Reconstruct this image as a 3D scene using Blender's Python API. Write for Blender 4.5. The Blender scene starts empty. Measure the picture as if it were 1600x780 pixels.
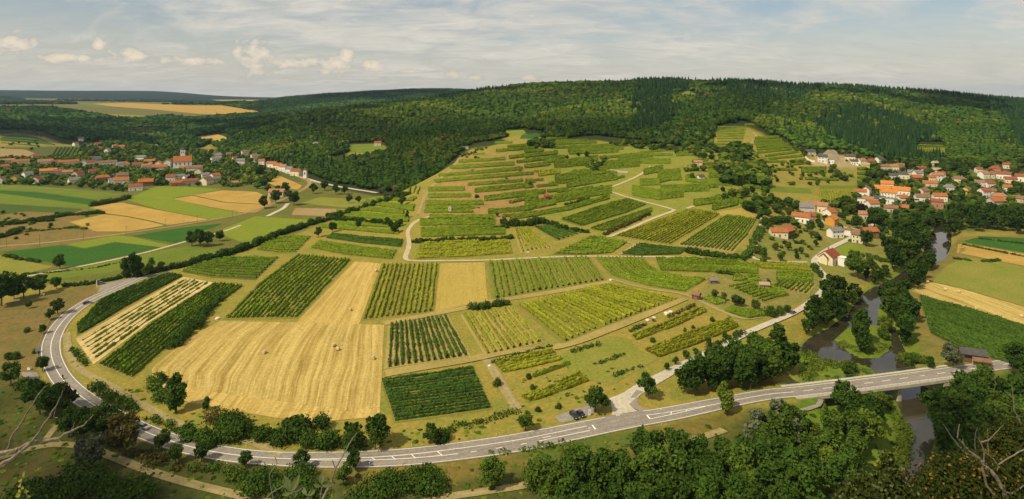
import bpy, bmesh, math, random
import numpy as np
from mathutils import Vector, geometry
random.seed(7)
RNG = np.random.default_rng(11)
SC = bpy.context.scene
COL = SC.collection
F, CX, HZ, H = 950.0, 800.0, 150.0, 111.0      # lens in photo pixels, principal column, eye level row, eye height above the valley
R = math.radians

# ------------------------------------------------------------------ terrain
CP = []
def zc(u, v, z): CP.append((u, F * (H - z) / (v - HZ), z))
def yc(u, v, Y): CP.append((u, Y, H - (v - HZ) / F * Y))
for u in (-300, 0, 400, 800, 1150):
    for v, z in ((800, 0), (700, 1), (600, 1.5)): zc(u, v, z)
for u in (-300, 100): zc(u, 500, 2)
for u in (1300, 1450, 1600, 1900):
    zc(u, 800, -1)
    zc(u, 690, -.5)
for u, v, z in ((970, 655, 1.8), (1100, 637, 2.2), (1255, 615, 3.4), (1480, 582, 3.4), (1585, 567, 3.0), (1750, 545, 2.5), (1900, 500, 1.5),
        (1500, 500, 1), (1600, 430, 1), (1550, 370, 1.5), (1900, 420, 1.5), (1900, 330, 5),
        (300, 480, 3), (480, 560, 3), (650, 540, 4), (700, 640, 2.2), (900, 520, 6), (1000, 470, 7), (1100, 440, 7), (1230, 480, 3),
        (1290, 440, 2), (400, 420, 5), (250, 430, 3), (1350, 440, 0), (1320, 500, -.5), (1400, 520, -.5), (1300, 570, -.6), (1430, 400, 0),
        (640, 410, 9), (760, 408, 10), (920, 400, 11), (1100, 400, 9.5), (1190, 400, 7), (500, 385, 6.5),
        (720, 370, 15.5), (700, 330, 23), (710, 290, 33), (720, 260, 42), (742, 236, 51), (800, 330, 22), (820, 290, 33),
        (850, 360, 16), (560, 340, 8), (620, 340, 16), (520, 370, 7), (640, 320, 20), (662, 300, 26), (690, 266, 37),
        (600, 301, 5), (450, 250, 12), (640, 300, 9),
        (1250, 300, 20), (1380, 310, 6), (1440, 280, 14), (1500, 300, 9), (1580, 280, 15), (1580, 320, 7), (1400, 255, 25),
        (1500, 247, 30), (1590, 252, 30), (1250, 345, 8), (1222, 370, 7), (1300, 370, 4), (1297, 405, 3), (1380, 390, 1), (1330, 275, 20),
        (50, 300, 4), (250, 300, 4), (400, 300, 4), (480, 285, 4.5), (50, 262, 5), (200, 260, 5), (300, 262, 5), (400, 258, 8), (100, 380, 2),
        (0, 430, 2), (200, 400, 2), (350, 330, 3), (450, 320, 3), (550, 311, 4), (-300, 400, 2), (-300, 300, 4), (-300, 250, 12),
        (100, 240, 8), (245, 231, 8), (200, 226, 8), (330, 212, 18), (300, 232, 8)):
    zc(u, v, z)
for u, v, Y in ((850, 217, 770), (800, 190, 1150), (1000, 217, 850), (1000, 260, 640), (1000, 300, 535), (1000, 340, 460), (1000, 380, 408),
        (900, 245, 690), (930, 300, 540), (1150, 330, 480), (1190, 375, 425), (1150, 260, 650), (1100, 217, 820), (1150, 200, 880), (1250, 265, 680),
        (1240, 230, 780), (1300, 300, 600), (1280, 250, 720), (742, 226, 820),
        (1200, 134, 1600), (1300, 140, 1600), (1400, 145, 1600), (1500, 154, 1600), (1600, 164, 1600), (1900, 190, 1600),
        (1300, 195, 1000), (1400, 200, 1050), (1500, 205, 1050), (1600, 205, 1050), (1350, 165, 1300), (1520, 180, 1300), (1900, 250, 900),
        (1180, 170, 1100), (1100, 185, 1050), (1000, 170, 1250), (900, 180, 1150),
        (1040, 130, 1700), (960, 131, 1700), (900, 132, 1750), (800, 138, 1850), (420, 196, 1350), (500, 181, 1420), (600, 169, 1500), (700, 155, 1650), (760, 144, 1780),
        (560, 262, 850), (600, 230, 960), (650, 268, 770), (700, 226, 860), (500, 240, 960), (450, 215, 1150), (700, 195, 1150), (560, 205, 1150),
        (400, 159, 3600), (480, 152, 3600), (560, 147, 3600), (640, 143, 3600), (700, 142, 3600), (760, 145, 3600),
        (50, 220, 1235), (30, 206, 1350), (100, 225, 1270), (150, 197, 1700), (50, 176, 2100), (200, 181, 2100), (300, 188, 2000), (400, 186, 2100),
        (300, 174, 2600), (200, 166, 3000), (400, 173, 2700), (50, 163, 3200), (200, 160, 4500), (350, 163, 4500), (0, 160, 4500),
        (0, 141, 8000), (100, 142, 8000), (200, 142, 8000), (260, 143, 8000), (330, 149, 8000), (380, 152, 8000), (450, 155, 8000), (-300, 142, 8000),
        (-300, 178, 2100), (-300, 162, 3200), (1100, 129, 3600), (1170, 129, 3600), (1040, 131, 3600), (1430, 138.5, 3400), (1360, 141, 3400), (1500, 146, 3400)):
    yc(u, v, Y)
for u, Y, z in ((470, 2000, 40), (600, 2200, 60), (700, 2400, 85), (900, 2500, 110), (1040, 2400, 110), (1200, 2300, 105), (1300, 2200, 95), (1400, 2200, 90), (1550, 2300, 80), (1900, 2400, 50)):
    CP.append((u, Y, z))
for u in (-300, 250, 800, 1350, 1900):
    for Y, z in ((4, 104.5), (9, 99), (20, 85), (50, 47), (85, 12), (115, 1)): CP.append((u, Y, z))
    CP.append((u, 12000, 90))
    if u > 600: CP.append((u, 6000, 60))
CP = np.array(CP)
cpts = np.stack([(CP[:, 0] - CX) / F, np.log(CP[:, 1])], 1)
def phi(r2): return np.sqrt(r2 + 0.006)
nC = len(cpts)
A = phi(((cpts[:, None] - cpts[None]) ** 2).sum(-1)) - np.eye(nC) * 0.002
P1 = np.concatenate([np.ones((nC, 1)), cpts], 1)
M = np.block([[A, P1], [P1.T, np.zeros((3, 3))]])
W = np.linalg.solve(M, np.concatenate([CP[:, 2], np.zeros(3)]))
NT, NS = 720, 960
TG = np.linspace(-1.32, 1.32, NT); SG = np.linspace(math.log(4), math.log(12000), NS)
ZG = np.zeros((NS, NT))
for j in range(NS):
    q = np.stack([TG, np.full(NT, SG[j])], 1)
    d2 = ((q[:, None] - cpts[None]) ** 2).sum(-1)
    ZG[j] = phi(d2) @ W[:nC] + W[nC] + q @ W[nC + 1:]
YG = np.exp(SG)

def hgt(x, y):
    x = np.asarray(x, float); y = np.maximum(np.asarray(y, float), 4.01)
    t = np.clip((x / y - TG[0]) / (TG[1] - TG[0]), 0, NT - 1.001); s = np.clip((np.log(y) - SG[0]) / (SG[1] - SG[0]), 0, NS - 1.001)
    i = t.astype(int); j = s.astype(int); a = t - i; b = s - j
    return ZG[j, i] * (1 - a) * (1 - b) + ZG[j, i + 1] * a * (1 - b) + ZG[j + 1, i] * (1 - a) * b + ZG[j + 1, i + 1] * a * b
def vgrid(): return HZ + F * (H - ZG) / YG[:, None]
VG = vgrid()
def at(u, v, z=None):
    """the point of the terrain (or of the level z) seen in the photograph's pixel u, v"""
    if z is not None:
        Y = F * (H - z) / (v - HZ); return ((u - CX) / F * Y, Y, z)
    t = (u - CX) / F
    c = min(max((t - TG[0]) / (TG[1] - TG[0]), 0), NT - 1.001); i = int(c); a = c - i
    col = VG[:, i] * (1 - a) + VG[:, i + 1] * a
    k = np.nonzero(col <= v)[0]
    if len(k) == 0: j, b = NS - 2, 1.0
    elif k[0] == 0: j, b = 0, 0.0
    else:
        j = k[0] - 1; b = (col[j] - v) / max(col[j] - col[j + 1], 1e-6)
    Y = math.exp(SG[j] + b * (SG[1] - SG[0]))
    return (t * Y, Y, H - (v - HZ) / F * Y)
def proj(x, y, z): return CX + F * x / y, HZ + F * (H - z) / y
def dens(px, step=12.0):
    out = []
    for (a, b) in zip(px[:-1], px[1:]):
        n = max(1, int(math.hypot(b[0] - a[0], b[1] - a[1]) / step))
        for k in range(n): out.append((a[0] + (b[0] - a[0]) * k / n, a[1] + (b[1] - a[1]) * k / n))
    return out + [px[-1]]
def wpath(px, step=12.0, z=None): return np.array([at(u, v, z)[:2] for u, v in dens(px, step)])
def wpoly(px, step=12.0, z=None): return wpath(list(px) + [px[0]], step, z)[:-1]
def resample(p, ds=None, n=None):
    p = np.asarray(p, float); d = np.concatenate([[0], np.cumsum(np.hypot(*np.diff(p, axis=0).T))])
    n = n or max(2, int(round(d[-1] / ds)) + 1)
    q = np.linspace(0, d[-1], n)
    return np.stack([np.interp(q, d, p[:, k]) for k in range(p.shape[1])], 1)
def smooth(p, it=2):
    p = np.asarray(p, float)
    for _ in range(it):
        q = [p[0]]
        for a, b in zip(p[:-1], p[1:]): q += [a * .75 + b * .25, a * .25 + b * .75]
        p = np.array(q + [p[-1]])
    return p
def inside(poly, x, y):
    x = np.asarray(x, float); y = np.asarray(y, float); r = np.zeros(x.shape, bool)
    px, py = poly[:, 0], poly[:, 1]; j = len(poly) - 1
    for i in range(len(poly)):
        if py[i] != py[j]:
            r ^= ((py[i] > y) != (py[j] > y)) & (x < (px[j] - px[i]) * (y - py[i]) / (py[j] - py[i]) + px[i])
        j = i
    return r
def dist(path, x, y, closed=False):
    d = np.full(np.shape(x), 1e9); n = len(path)
    for i in range(n if closed else n - 1):
        a = path[i]; b = path[(i + 1) % n]; e = b - a; L = e @ e + 1e-9
        k = np.clip(((x - a[0]) * e[0] + (y - a[1]) * e[1]) / L, 0, 1)
        d = np.minimum(d, np.hypot(x - a[0] - k * e[0], y - a[1] - k * e[1]))
    return d

# river bed carved into the valley floor
WZ = -2.6
RIVER = wpoly([(1475, 330), (1487, 352), (1486, 385), (1478, 405), (1460, 412), (1438, 432), (1409, 446), (1385, 462), (1374, 480), (1370, 500), (1400, 512), (1408, 535), (1420, 560), (1432, 575),
    (1450, 600), (1460, 640), (1462, 675), (1458, 700), (1440, 740), (1430, 790), (1380, 790), (1404, 745), (1413, 715), (1418, 680), (1410, 650), (1398, 622), (1385, 598), (1360, 574), (1335, 566), (1300, 564), (1270, 560), (1247, 546),
    (1262, 530), (1296, 512), (1325, 490), (1345, 462), (1362, 450), (1392, 437), (1418, 420), (1440, 400), (1452, 370), (1466, 345), (1464, 332)], 10, WZ)
ISLE = wpoly([(1303, 532), (1325, 512), (1350, 507), (1375, 508), (1390, 516), (1394, 532), (1388, 548), (1372, 560), (1345, 561), (1322, 548)], 10, WZ)
BR0 = np.array(at(1250, 612.2, 3.6)[:2]); BR1 = np.array(at(1484, 581.5, 3.6)[:2])
XG = TG[None] * YG[:, None]; YY = np.repeat(YG[:, None], NT, 1)
m = (YY > 130) & (YY < 700) & (XG > 60) & (XG < 480)
x, y = XG[m], YY[m]
ins = inside(RIVER, x, y) & ~inside(ISLE, x, y)
dd = np.minimum(dist(RIVER, x, y, True), dist(ISLE, x, y, True))
z = ZG[m]
e = BR1 - BR0; Lb = np.hypot(*e); e = e / Lb
al = (x - BR0[0]) * e[0] + (y - BR0[1]) * e[1]; ac = np.abs((x - BR0[0]) * -e[1] + (y - BR0[1]) * e[0])
k = np.clip((al + 1) / 4, 0, 1) * np.clip((Lb + 1 - al) / 4, 0, 1) * np.clip((30 - ac) / 16, 0, 1)
z = z * (1 - k) + np.minimum(z, -1.0) * k
k = np.clip(1 - dd / 9.0, 0, 1); k = k * k * (3 - 2 * k)
z = np.where(ins, WZ - .25 - np.clip(dd, 0, 4) * .3, z * (1 - k) + (WZ + .25) * k)
ZG[m] = z
VG = vgrid()

# ------------------------------------------------------------------ mesh + tag helpers
def mesh_np(name, V, faces, mats=(), smooth_=False, mi=None, tint=None, uv=None):
    V = np.asarray(V, np.float32); me = bpy.data.meshes.new(name)
    if isinstance(faces, np.ndarray):
        n, k = faces.shape; tot = np.full(n, k, np.int32); loops = faces.reshape(-1).astype(np.int32)
    else:
        tot = np.array([len(f) for f in faces], np.int32); loops = np.array([i for f in faces for i in f], np.int32); n = len(tot)
    me.vertices.add(len(V)); me.vertices.foreach_set('co', V.reshape(-1))
    me.loops.add(len(loops)); me.loops.foreach_set('vertex_index', loops)
    me.polygons.add(n); me.polygons.foreach_set('loop_start', np.concatenate([[0], np.cumsum(tot)[:-1]]).astype(np.int32))
    if mi is not None: me.polygons.foreach_set('material_index', np.asarray(mi, np.int32))
    me.polygons.foreach_set('use_smooth', np.full(n, smooth_, bool))
    for mt in (mats if isinstance(mats, (list, tuple)) else [mats]): me.materials.append(mt)
    me.update(calc_edges=True)
    if tint is not None:
        a = me.attributes.new('tint', 'FLOAT_COLOR', 'POINT')
        a.data.foreach_set('color', np.concatenate([tint, np.ones((len(tint), 1))], 1).astype(np.float32).reshape(-1))
    if uv is not None:
        l = me.uv_layers.new(name='UVMap'); l.data.foreach_set('uv', np.asarray(uv, np.float32)[loops].reshape(-1))
    return me
def link(name, data, parent=None, loc=(0, 0, 0), rz=0.0):
    o = bpy.data.objects.new(name, data); COL.objects.link(o); o.location = loc; o.rotation_euler = (0, 0, rz)
    if parent is not None: o.parent = parent
    return o
def tag(o, label, cat=None, group=None, kind=None):
    o['label'] = label
    if cat: o['category'] = cat
    if group: o['group'] = group
    if kind: o['kind'] = kind
    return o
class MB:
    def __init__(s): s.v, s.f, s.m = [], [], []
    def add(s, V, Fs, m=0):
        b = len(s.v); s.v += [tuple(p) for p in V]; s.f += [tuple(i + b for i in f) for f in Fs]; s.m += [m] * len(Fs)
    def box(s, cx, cy, cz, sx, sy, sz, m=0, rz=0.0):
        c, n = math.cos(rz), math.sin(rz); V = []
        for z_ in (-.5, .5):
            for a, b in ((-.5, -.5), (.5, -.5), (.5, .5), (-.5, .5)):
                X, Y_ = a * sx, b * sy; V.append((cx + X * c - Y_ * n, cy + X * n + Y_ * c, cz + z_ * sz))
        s.add(V, [(3, 2, 1, 0), (4, 5, 6, 7), (0, 1, 5, 4), (1, 2, 6, 5), (2, 3, 7, 6), (3, 0, 4, 7)], m)
    def prism(s, prof, axis_pts, m=0):
        """profile (list of 2D) swept along x between the two x values"""
        x0, x1 = axis_pts; n = len(prof)
        V = [(x0, a, b) for a, b in prof] + [(x1, a, b) for a, b in prof]
        s.add(V, [tuple(range(n))[::-1], tuple(range(n, 2 * n))] + [(i, (i + 1) % n, n + (i + 1) % n, n + i) for i in range(n)], m)
    def tube(s, pts, rad, k=6, m=0):
        pts = [Vector(p) for p in pts]; b = len(s.v); rings = []
        for i, p in enumerate(pts):
            d = (pts[min(i + 1, len(pts) - 1)] - pts[max(i - 1, 0)]).normalized()
            a = d.orthogonal().normalized(); c = d.cross(a); r = rad[i] if hasattr(rad, '__len__') else rad
            rings.append([p + (a * math.cos(2 * math.pi * q / k) + c * math.sin(2 * math.pi * q / k)) * r for q in range(k)])
        V = [q for r_ in rings for q in r_]; Fs = []
        for i in range(len(pts) - 1):
            for q in range(k): Fs.append((i * k + q, i * k + (q + 1) % k, (i + 1) * k + (q + 1) % k, (i + 1) * k + q))
        Fs += [tuple(range(k))[::-1], tuple(range((len(pts) - 1) * k, len(pts) * k))]
        s.add(V, Fs, m)
    def data(s, name, mats, smooth_=False): return mesh_np(name, np.array(s.v), s.f, mats, smooth_, s.m)
    def build(s, name, mats, parent=None, smooth_=False, loc=(0, 0, 0), rz=0.0): return link(name, s.data(name, mats, smooth_), parent, loc, rz)

# ------------------------------------------------------------------ materials
def nodes(name):
    mt = bpy.data.materials.new(name); mt.use_nodes = True; nt = mt.node_tree; nt.nodes.clear()
    return mt, nt, nt.nodes, nt.links
def nd(nt, t, **kw):
    n = nt.nodes.new(t)
    for k_, v_ in kw.items():
        if k_.startswith('i_'): n.inputs[k_[2:].replace('_', ' ')].default_value = v_
        else: setattr(n, k_, v_)
    return n
def mixc(nt, fac, a, b, blend='MIX'):
    n = nt.nodes.new('ShaderNodeMix'); n.data_type = 'RGBA'; n.blend_type = blend
    for sock, val in ((n.inputs[0], fac), (n.inputs[6], a), (n.inputs[7], b)):
        if isinstance(val, bpy.types.NodeSocket): nt.links.new(val, sock)
        elif isinstance(val, (int, float)): sock.default_value = val
        else: sock.default_value = (*val, 1) if len(val) == 3 else val
    return n.outputs[2]
def mth(nt, op, a, b=0.0, c=0.0, clamp=False):
    n = nt.nodes.new('ShaderNodeMath'); n.operation = op; n.use_clamp = clamp
    for s, v_ in zip(n.inputs, (a, b, c)):
        if isinstance(v_, bpy.types.NodeSocket): nt.links.new(v_, s)
        else: s.default_value = v_
    return n.outputs[0]
def noise(nt, vec, scale, detail=4, rough=.6, dist_=0.0):
    n = nd(nt, 'ShaderNodeTexNoise'); n.inputs['Scale'].default_value = scale; n.inputs['Detail'].default_value = detail
    n.inputs['Roughness'].default_value = rough; n.inputs['Distortion'].default_value = dist_
    if vec is not None: nt.links.new(vec, n.inputs['Vector'])
    return n.outputs['Fac']
def ramp(nt, fac, a, b, lo=0.0, hi=1.0):
    n = nt.nodes.new('ShaderNodeMapRange'); n.clamp = True
    nt.links.new(fac, n.inputs[0]); n.inputs[1].default_value = a; n.inputs[2].default_value = b; n.inputs[3].default_value = lo; n.inputs[4].default_value = hi
    return n.outputs[0]
def scalev(nt, vec, s):
    n = nt.nodes.new('ShaderNodeVectorMath'); n.operation = 'MULTIPLY'; nt.links.new(vec, n.inputs[0]); n.inputs[1].default_value = s; return n.outputs[0]
def out(nt, color, rough=.9, spec=.1, trans=0.0, normal=None):
    o = nd(nt, 'ShaderNodeOutputMaterial')
    if trans > 0:
        d = nd(nt, 'ShaderNodeBsdfDiffuse'); t = nd(nt, 'ShaderNodeBsdfTranslucent'); mx = nd(nt, 'ShaderNodeMixShader'); mx.inputs[0].default_value = trans
        for s in (d, t):
            if isinstance(color, bpy.types.NodeSocket): nt.links.new(color, s.inputs[0])
            else: s.inputs[0].default_value = (*color, 1)
        nt.links.new(d.outputs[0], mx.inputs[1]); nt.links.new(t.outputs[0], mx.inputs[2]); nt.links.new(mx.outputs[0], o.inputs[0]); return
    p = nd(nt, 'ShaderNodeBsdfPrincipled'); p.inputs['Roughness'].default_value = rough; p.inputs['Specular IOR Level'].default_value = spec
    if isinstance(color, bpy.types.NodeSocket): nt.links.new(color, p.inputs['Base Color'])
    else: p.inputs['Base Color'].default_value = (*color, 1)
    if normal is not None: nt.links.new(normal, p.inputs['Normal'])
    nt.links.new(p.outputs[0], o.inputs[0]); return p
def pos(nt): return nd(nt, 'ShaderNodeNewGeometry').outputs['Position']
def plain(name, col, var=.25, scale=.8, rough=.85, spec=.2, obj=False, metal=0.0):
    mt, nt, N, L = nodes(name)
    n = noise(nt, nd(nt, 'ShaderNodeTexCoord').outputs['Object'] if obj else pos(nt), scale, 5)
    f = ramp(nt, n, .25, .75, 1 - var, 1 + var)
    c = mixc(nt, 1.0, col, mth(nt, 'MULTIPLY', f, 1.0), 'MULTIPLY')
    p = out(nt, c, rough, spec)
    if metal: p.inputs['Metallic'].default_value = metal
    return mt
def leaf(name, col, col2, tint=False, scale=.12, rnd=.35, trans=.22):
    mt, nt, N, L = nodes(name)
    f = ramp(nt, noise(nt, pos(nt), scale, 5, .65), .3, .7)
    if tint: base = nd(nt, 'ShaderNodeAttribute', attribute_name='tint').outputs['Color']; c = mixc(nt, mth(nt, 'MULTIPLY', f, .35), base, mixc(nt, 1.0, base, (1.5, 1.35, .9), 'MULTIPLY'))
    else: c = mixc(nt, f, col, col2)
    f2 = ramp(nt, noise(nt, pos(nt), 1.3, 3, .6), .25, .75, .7, 1.35)
    oi = nd(nt, 'ShaderNodeObjectInfo').outputs['Random']
    f3 = mth(nt, 'MULTIPLY_ADD', oi, rnd, 1 - rnd / 2)
    c = mixc(nt, 1.0, c, mth(nt, 'MULTIPLY', f2, f3), 'MULTIPLY')
    out(nt, c, trans=trans); return mt
def soil(name, a, b, stripes=None, c=None, k=.5, sc=.05):
    """field surface: two colours in patches, optional streaks along the UV's y axis (u in metres across)"""
    mt, nt, N, L = nodes(name); p = pos(nt)
    col = mixc(nt, ramp(nt, noise(nt, p, sc, 6, .6), .35, .65), a, b)
    if stripes:
        uv0 = nd(nt, 'ShaderNodeUVMap').outputs[0]
        wob = mth(nt, 'MULTIPLY_ADD', noise(nt, scalev(nt, uv0, (.010, .011, 1)), 1.0, 2, .5), 11, -5.5)
        cbw = nd(nt, 'ShaderNodeCombineXYZ'); nt.links.new(wob, cbw.inputs[0]); va_ = nd(nt, 'ShaderNodeVectorMath', operation='ADD'); nt.links.new(uv0, va_.inputs[0]); nt.links.new(cbw.outputs[0], va_.inputs[1]); uv = va_.outputs[0]
        st = noise(nt, scalev(nt, uv, (stripes, .008, 1)), 1.0, 3, .7, .3)
        st2 = noise(nt, scalev(nt, uv, (stripes * 4, .06, 1)), 1.0, 2, .6)
        f = mth(nt, 'MULTIPLY', ramp(nt, mth(nt, 'MULTIPLY_ADD', st2, .35, mth(nt, 'MULTIPLY', st, .65)), .40, .60), k)
        col = mixc(nt, f, col, c)
    col = mixc(nt, 1.0, col, ramp(nt, noise(nt, p, .9, 4, .7), .25, .75, .72, 1.3), 'MULTIPLY')
    out(nt, col, .95, .05); return mt
# ------------------------------------------------------------------ ground sheet
FOREST = {
 'left': ([(-400, 172), (0, 168), (60, 166), (110, 173), (150, 180), (200, 188), (255, 183), (300, 186), (345, 182), (420, 176), (420, 200), (392, 240), (350, 243), (330, 224), (300, 236), (262, 232), (242, 226), (205, 230), (165, 224), (130, 220), (95, 216), (70, 206), (35, 202), (-400, 205)], 1050, 2600),
 'mid': ([(340, 222), (392, 196), (420, 186), (500, 170), (620, 158), (720, 143), (800, 126), (870, 118), (1000, 115), (1060, 115), (1110, 122), (1200, 120), (1210, 214), (1166, 191), (1120, 197), (1108, 222), (1075, 229), (1040, 228), (1000, 219), (960, 215), (930, 211), (880, 216), (850, 216), (800, 212), (764, 221), (737, 224), (722, 236), (690, 264), (650, 304), (600, 300), (560, 293), (520, 285), (480, 271), (450, 260), (420, 250), (385, 240)], 640, 2150),
 'right': ([(1060, 118), (1200, 116), (1300, 122), (1400, 127), (1500, 136), (1600, 146), (1900, 170), (1900, 250), (1640, 255), (1600, 262), (1560, 256), (1530, 257), (1500, 253), (1470, 258), (1440, 262), (1400, 252), (1365, 247), (1330, 236), (1270, 232), (1240, 224), (1218, 212), (1190, 200), (1150, 188)], 700, 2100),
 'far': ([(350, 165), (430, 158), (470, 148), (560, 140), (640, 136), (720, 136), (790, 140), (720, 160), (620, 166), (520, 175), (430, 182), (415, 176)], 2200, 4200),
}
OPEN = [[(1053, 146), (1075, 140), (1102, 150), (1098, 157), (1062, 154)], [(540, 224), (600, 222), (612, 236), (590, 243), (520, 252), (505, 247), (545, 240)], [(1432, 222), (1478, 222), (1484, 247), (1432, 249)],
        [(300, 214), (345, 206), (372, 216), (345, 226), (305, 224)], [(782, 203), (820, 201), (856, 208), (845, 218), (790, 213)], [(1120, 196), (1166, 190), (1190, 200), (1262, 255), (1120, 235)]]
UG = CX + F * TG[None] * np.ones((NS, 1))
def fold(x, y):
    a = np.sin(x / 95 + 1.4 * np.sin(y / 170)) + .6 * np.sin((x * .6 + y * .8) / 60 + 1.2 * np.sin(x / 140)); b = np.sin((x - y * .5) / 38 + 1.3 * np.sin(y / 55)); return -np.abs(a) * .75 + .35 * b + .6
HID = VG - np.minimum.accumulate(np.where(VG > 0, VG, 0), axis=0)      # how far below the skyline of nearer ground
def forest_mask(U, V, Y, which=None):
    m_ = np.zeros(np.shape(U), bool)
    for k_, (pl, y0, y1) in FOREST.items():
        if which and k_ != which: continue
        m_ |= inside(np.array(pl, float), U, V) & (Y > y0) & (Y < y1)
    for pl in OPEN: m_ &= ~(inside(np.array(pl, float), U, V) & (Y > 640))
    return m_
fk = (forest_mask(UG, VG, YY) & (YY > 760)).astype(float)
for _ in range(14): fk[1:-1, 1:-1] = (fk[1:-1, 1:-1] * 2 + fk[:-2, 1:-1] + fk[2:, 1:-1] + fk[1:-1, :-2] + fk[1:-1, 2:]) / 6
fk = np.clip((fk - .5) * 2, 0, 1); ZG += fk * fold(XG, YY) * np.clip((YY - 740) / 34, 0, 17) * np.clip((1560 - YY) / 250, .18, 1); VG = vgrid()
cov = np.zeros((NS, NT, 3)); cov[:] = (.222, .197, .042)
def paint(px, c, soft=0, ymin=0, ymax=99999):
    w = wpoly(px, 14); x0, y0 = w.min(0); x1, y1 = w.max(0)
    m_ = (XG >= x0) & (XG <= x1) & (YY >= y0) & (YY <= y1)
    a = np.zeros(XG.shape, bool); a[m_] = inside(w, XG[m_], YY[m_]); cov[a] = c
paint([(-420, 470), (0, 478), (150, 440), (155, 460), (100, 490), (66, 540), (60, 600), (-420, 640)], (.15, .12, .04))
paint([(-420, 800), (-420, 600), (40, 590), (90, 600), (160, 660), (300, 712), (485, 735), (680, 728), (890, 690), (1110, 650), (1262, 632), (1262, 800)], (.075, .082, .022))
paint([(-100, 800), (-100, 700), (100, 720), (300, 775), (420, 800)], (.062, .06, .019))
paint([(485, 735), (680, 728), (890, 690), (1110, 650), (1180, 645), (1100, 690), (900, 720), (700, 755), (560, 760)], (.135, .115, .03))
paint([(900, 680), (1010, 668), (1000, 690), (960, 705), (830, 725), (800, 712)], (.09, .115, .022))
paint([(-400, 280), (440, 278), (600, 302), (640, 302), (520, 345), (390, 390), (260, 418), (150, 440), (-400, 480)], (.12, .125, .03))
paint([(0, 330), (140, 325), (120, 345), (200, 360), (150, 375), (0, 392)], (.17, .13, .045))
paint([(1240, 545), (1300, 500), (1350, 450), (1440, 390), (1480, 400), (1430, 455), (1448, 500), (1440, 560), (1400, 580), (1330, 590), (1250, 602)], (.12, .165, .02))
paint([(1250, 625), (1440, 605), (1470, 800), (1200, 800)], (.095, .15, .018))
paint([(1440, 605), (1500, 592), (1780, 556), (1780, 820), (1440, 820)], (.06, .09, .018))
paint([(1420, 450), (1500, 370), (1760, 360), (1760, 560), (1440, 565)], (.17, .145, .04))
paint([(1190, 345), (1262, 335), (1365, 345), (1440, 350), (1400, 420), (1340, 450), (1290, 460), (1285, 430), (1262, 408), (1178, 408)], (.18, .18, .045))
paint([(-400, 296), (0, 290), (190, 300), (250, 290), (440, 282), (480, 284), (420, 250), (350, 240), (250, 228), (-400, 232)], (.085, .10, .03))
paint([(1330, 330), (1350, 262), (1440, 250), (1620, 250), (1900, 260), (1900, 350), (1500, 362), (1420, 352), (1366, 346)], (.10, .12, .03))
paint([(655, 345), (662, 300), (700, 262), (725, 240), (790, 240), (850, 275), (860, 330), (790, 350)], (.25, .175, .062))
paint([(1265, 258), (1285, 232), (1310, 228), (1340, 244), (1350, 262), (1290, 262)], (.33, .26, .15))
paint([(800, 545), (985, 500), (1110, 475), (1165, 505), (1035, 565), (960, 600), (900, 590)], (.235, .20, .045))
paint([(860, 340), (850, 225), (1000, 218), (1120, 240), (1200, 295), (1190, 335), (1060, 330), (940, 370)], (.19, .20, .036))
paint([(1080, 470), (1120, 425), (1290, 425), (1285, 455), (1200, 500)], (.19, .175, .05))
m = (YY > 2150) & (UG < 800); cov[m] = (.13, .125, .045)
m = (YY > 5200); cov[m] = (.016, .030, .026)
fm = forest_mask(UG, VG - 8, YY) & (HID < 40) | forest_mask(UG, VG, YY)
cov[fm] = (.030, .042, .012)
cov[(YY > 2000) & (UG > 700)] = (.03, .045, .02)
m = (HID > 3) & (YY > 650) & (YY < 3900) & (UG > 400); cov[m] = (.030, .042, .012)
# soften the seams between the covers
for _ in range(2):
    cov[1:-1, 1:-1] = (cov[1:-1, 1:-1] * 2 + cov[:-2, 1:-1] + cov[2:, 1:-1] + cov[1:-1, :-2] + cov[1:-1, 2:]) / 6
mt, nt, N, L = nodes('ground'); p = pos(nt)
base = nd(nt, 'ShaderNodeAttribute', attribute_name='tint').outputs['Color']
n1 = ramp(nt, noise(nt, p, .018, 7, .65), .35, .68); n2 = ramp(nt, noise(nt, p, .11, 6, .7), .38, .66); n3 = ramp(nt, noise(nt, p, .7, 6, .8), .25, .75, .58, 1.45)
c = mixc(nt, mth(nt, 'MULTIPLY', n1, .75), base, mixc(nt, 1.0, base, (.52, .86, .55), 'MULTIPLY'))
c = mixc(nt, mth(nt, 'MULTIPLY', n2, .8), c, mixc(nt, 1.0, base, (1.4, 1.08, 1.1), 'MULTIPLY'))
c = mixc(nt, 1.0, c, n3, 'MULTIPLY'); out(nt, c, .95, .05)
V = np.stack([XG, YY, ZG], -1).reshape(-1, 3)
jj, ii = np.meshgrid(np.arange(NS - 1), np.arange(NT - 1), indexing='ij'); a = (jj * NT + ii).reshape(-1)
me = mesh_np('ground', V, np.stack([a, a + 1, a + 1 + NT, a + NT], 1), mt, True, tint=cov.reshape(-1, 3))
tag(link('ground', me), 'grassy valley floor and hillsides under the fields and woods', 'ground', kind='structure')

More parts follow.
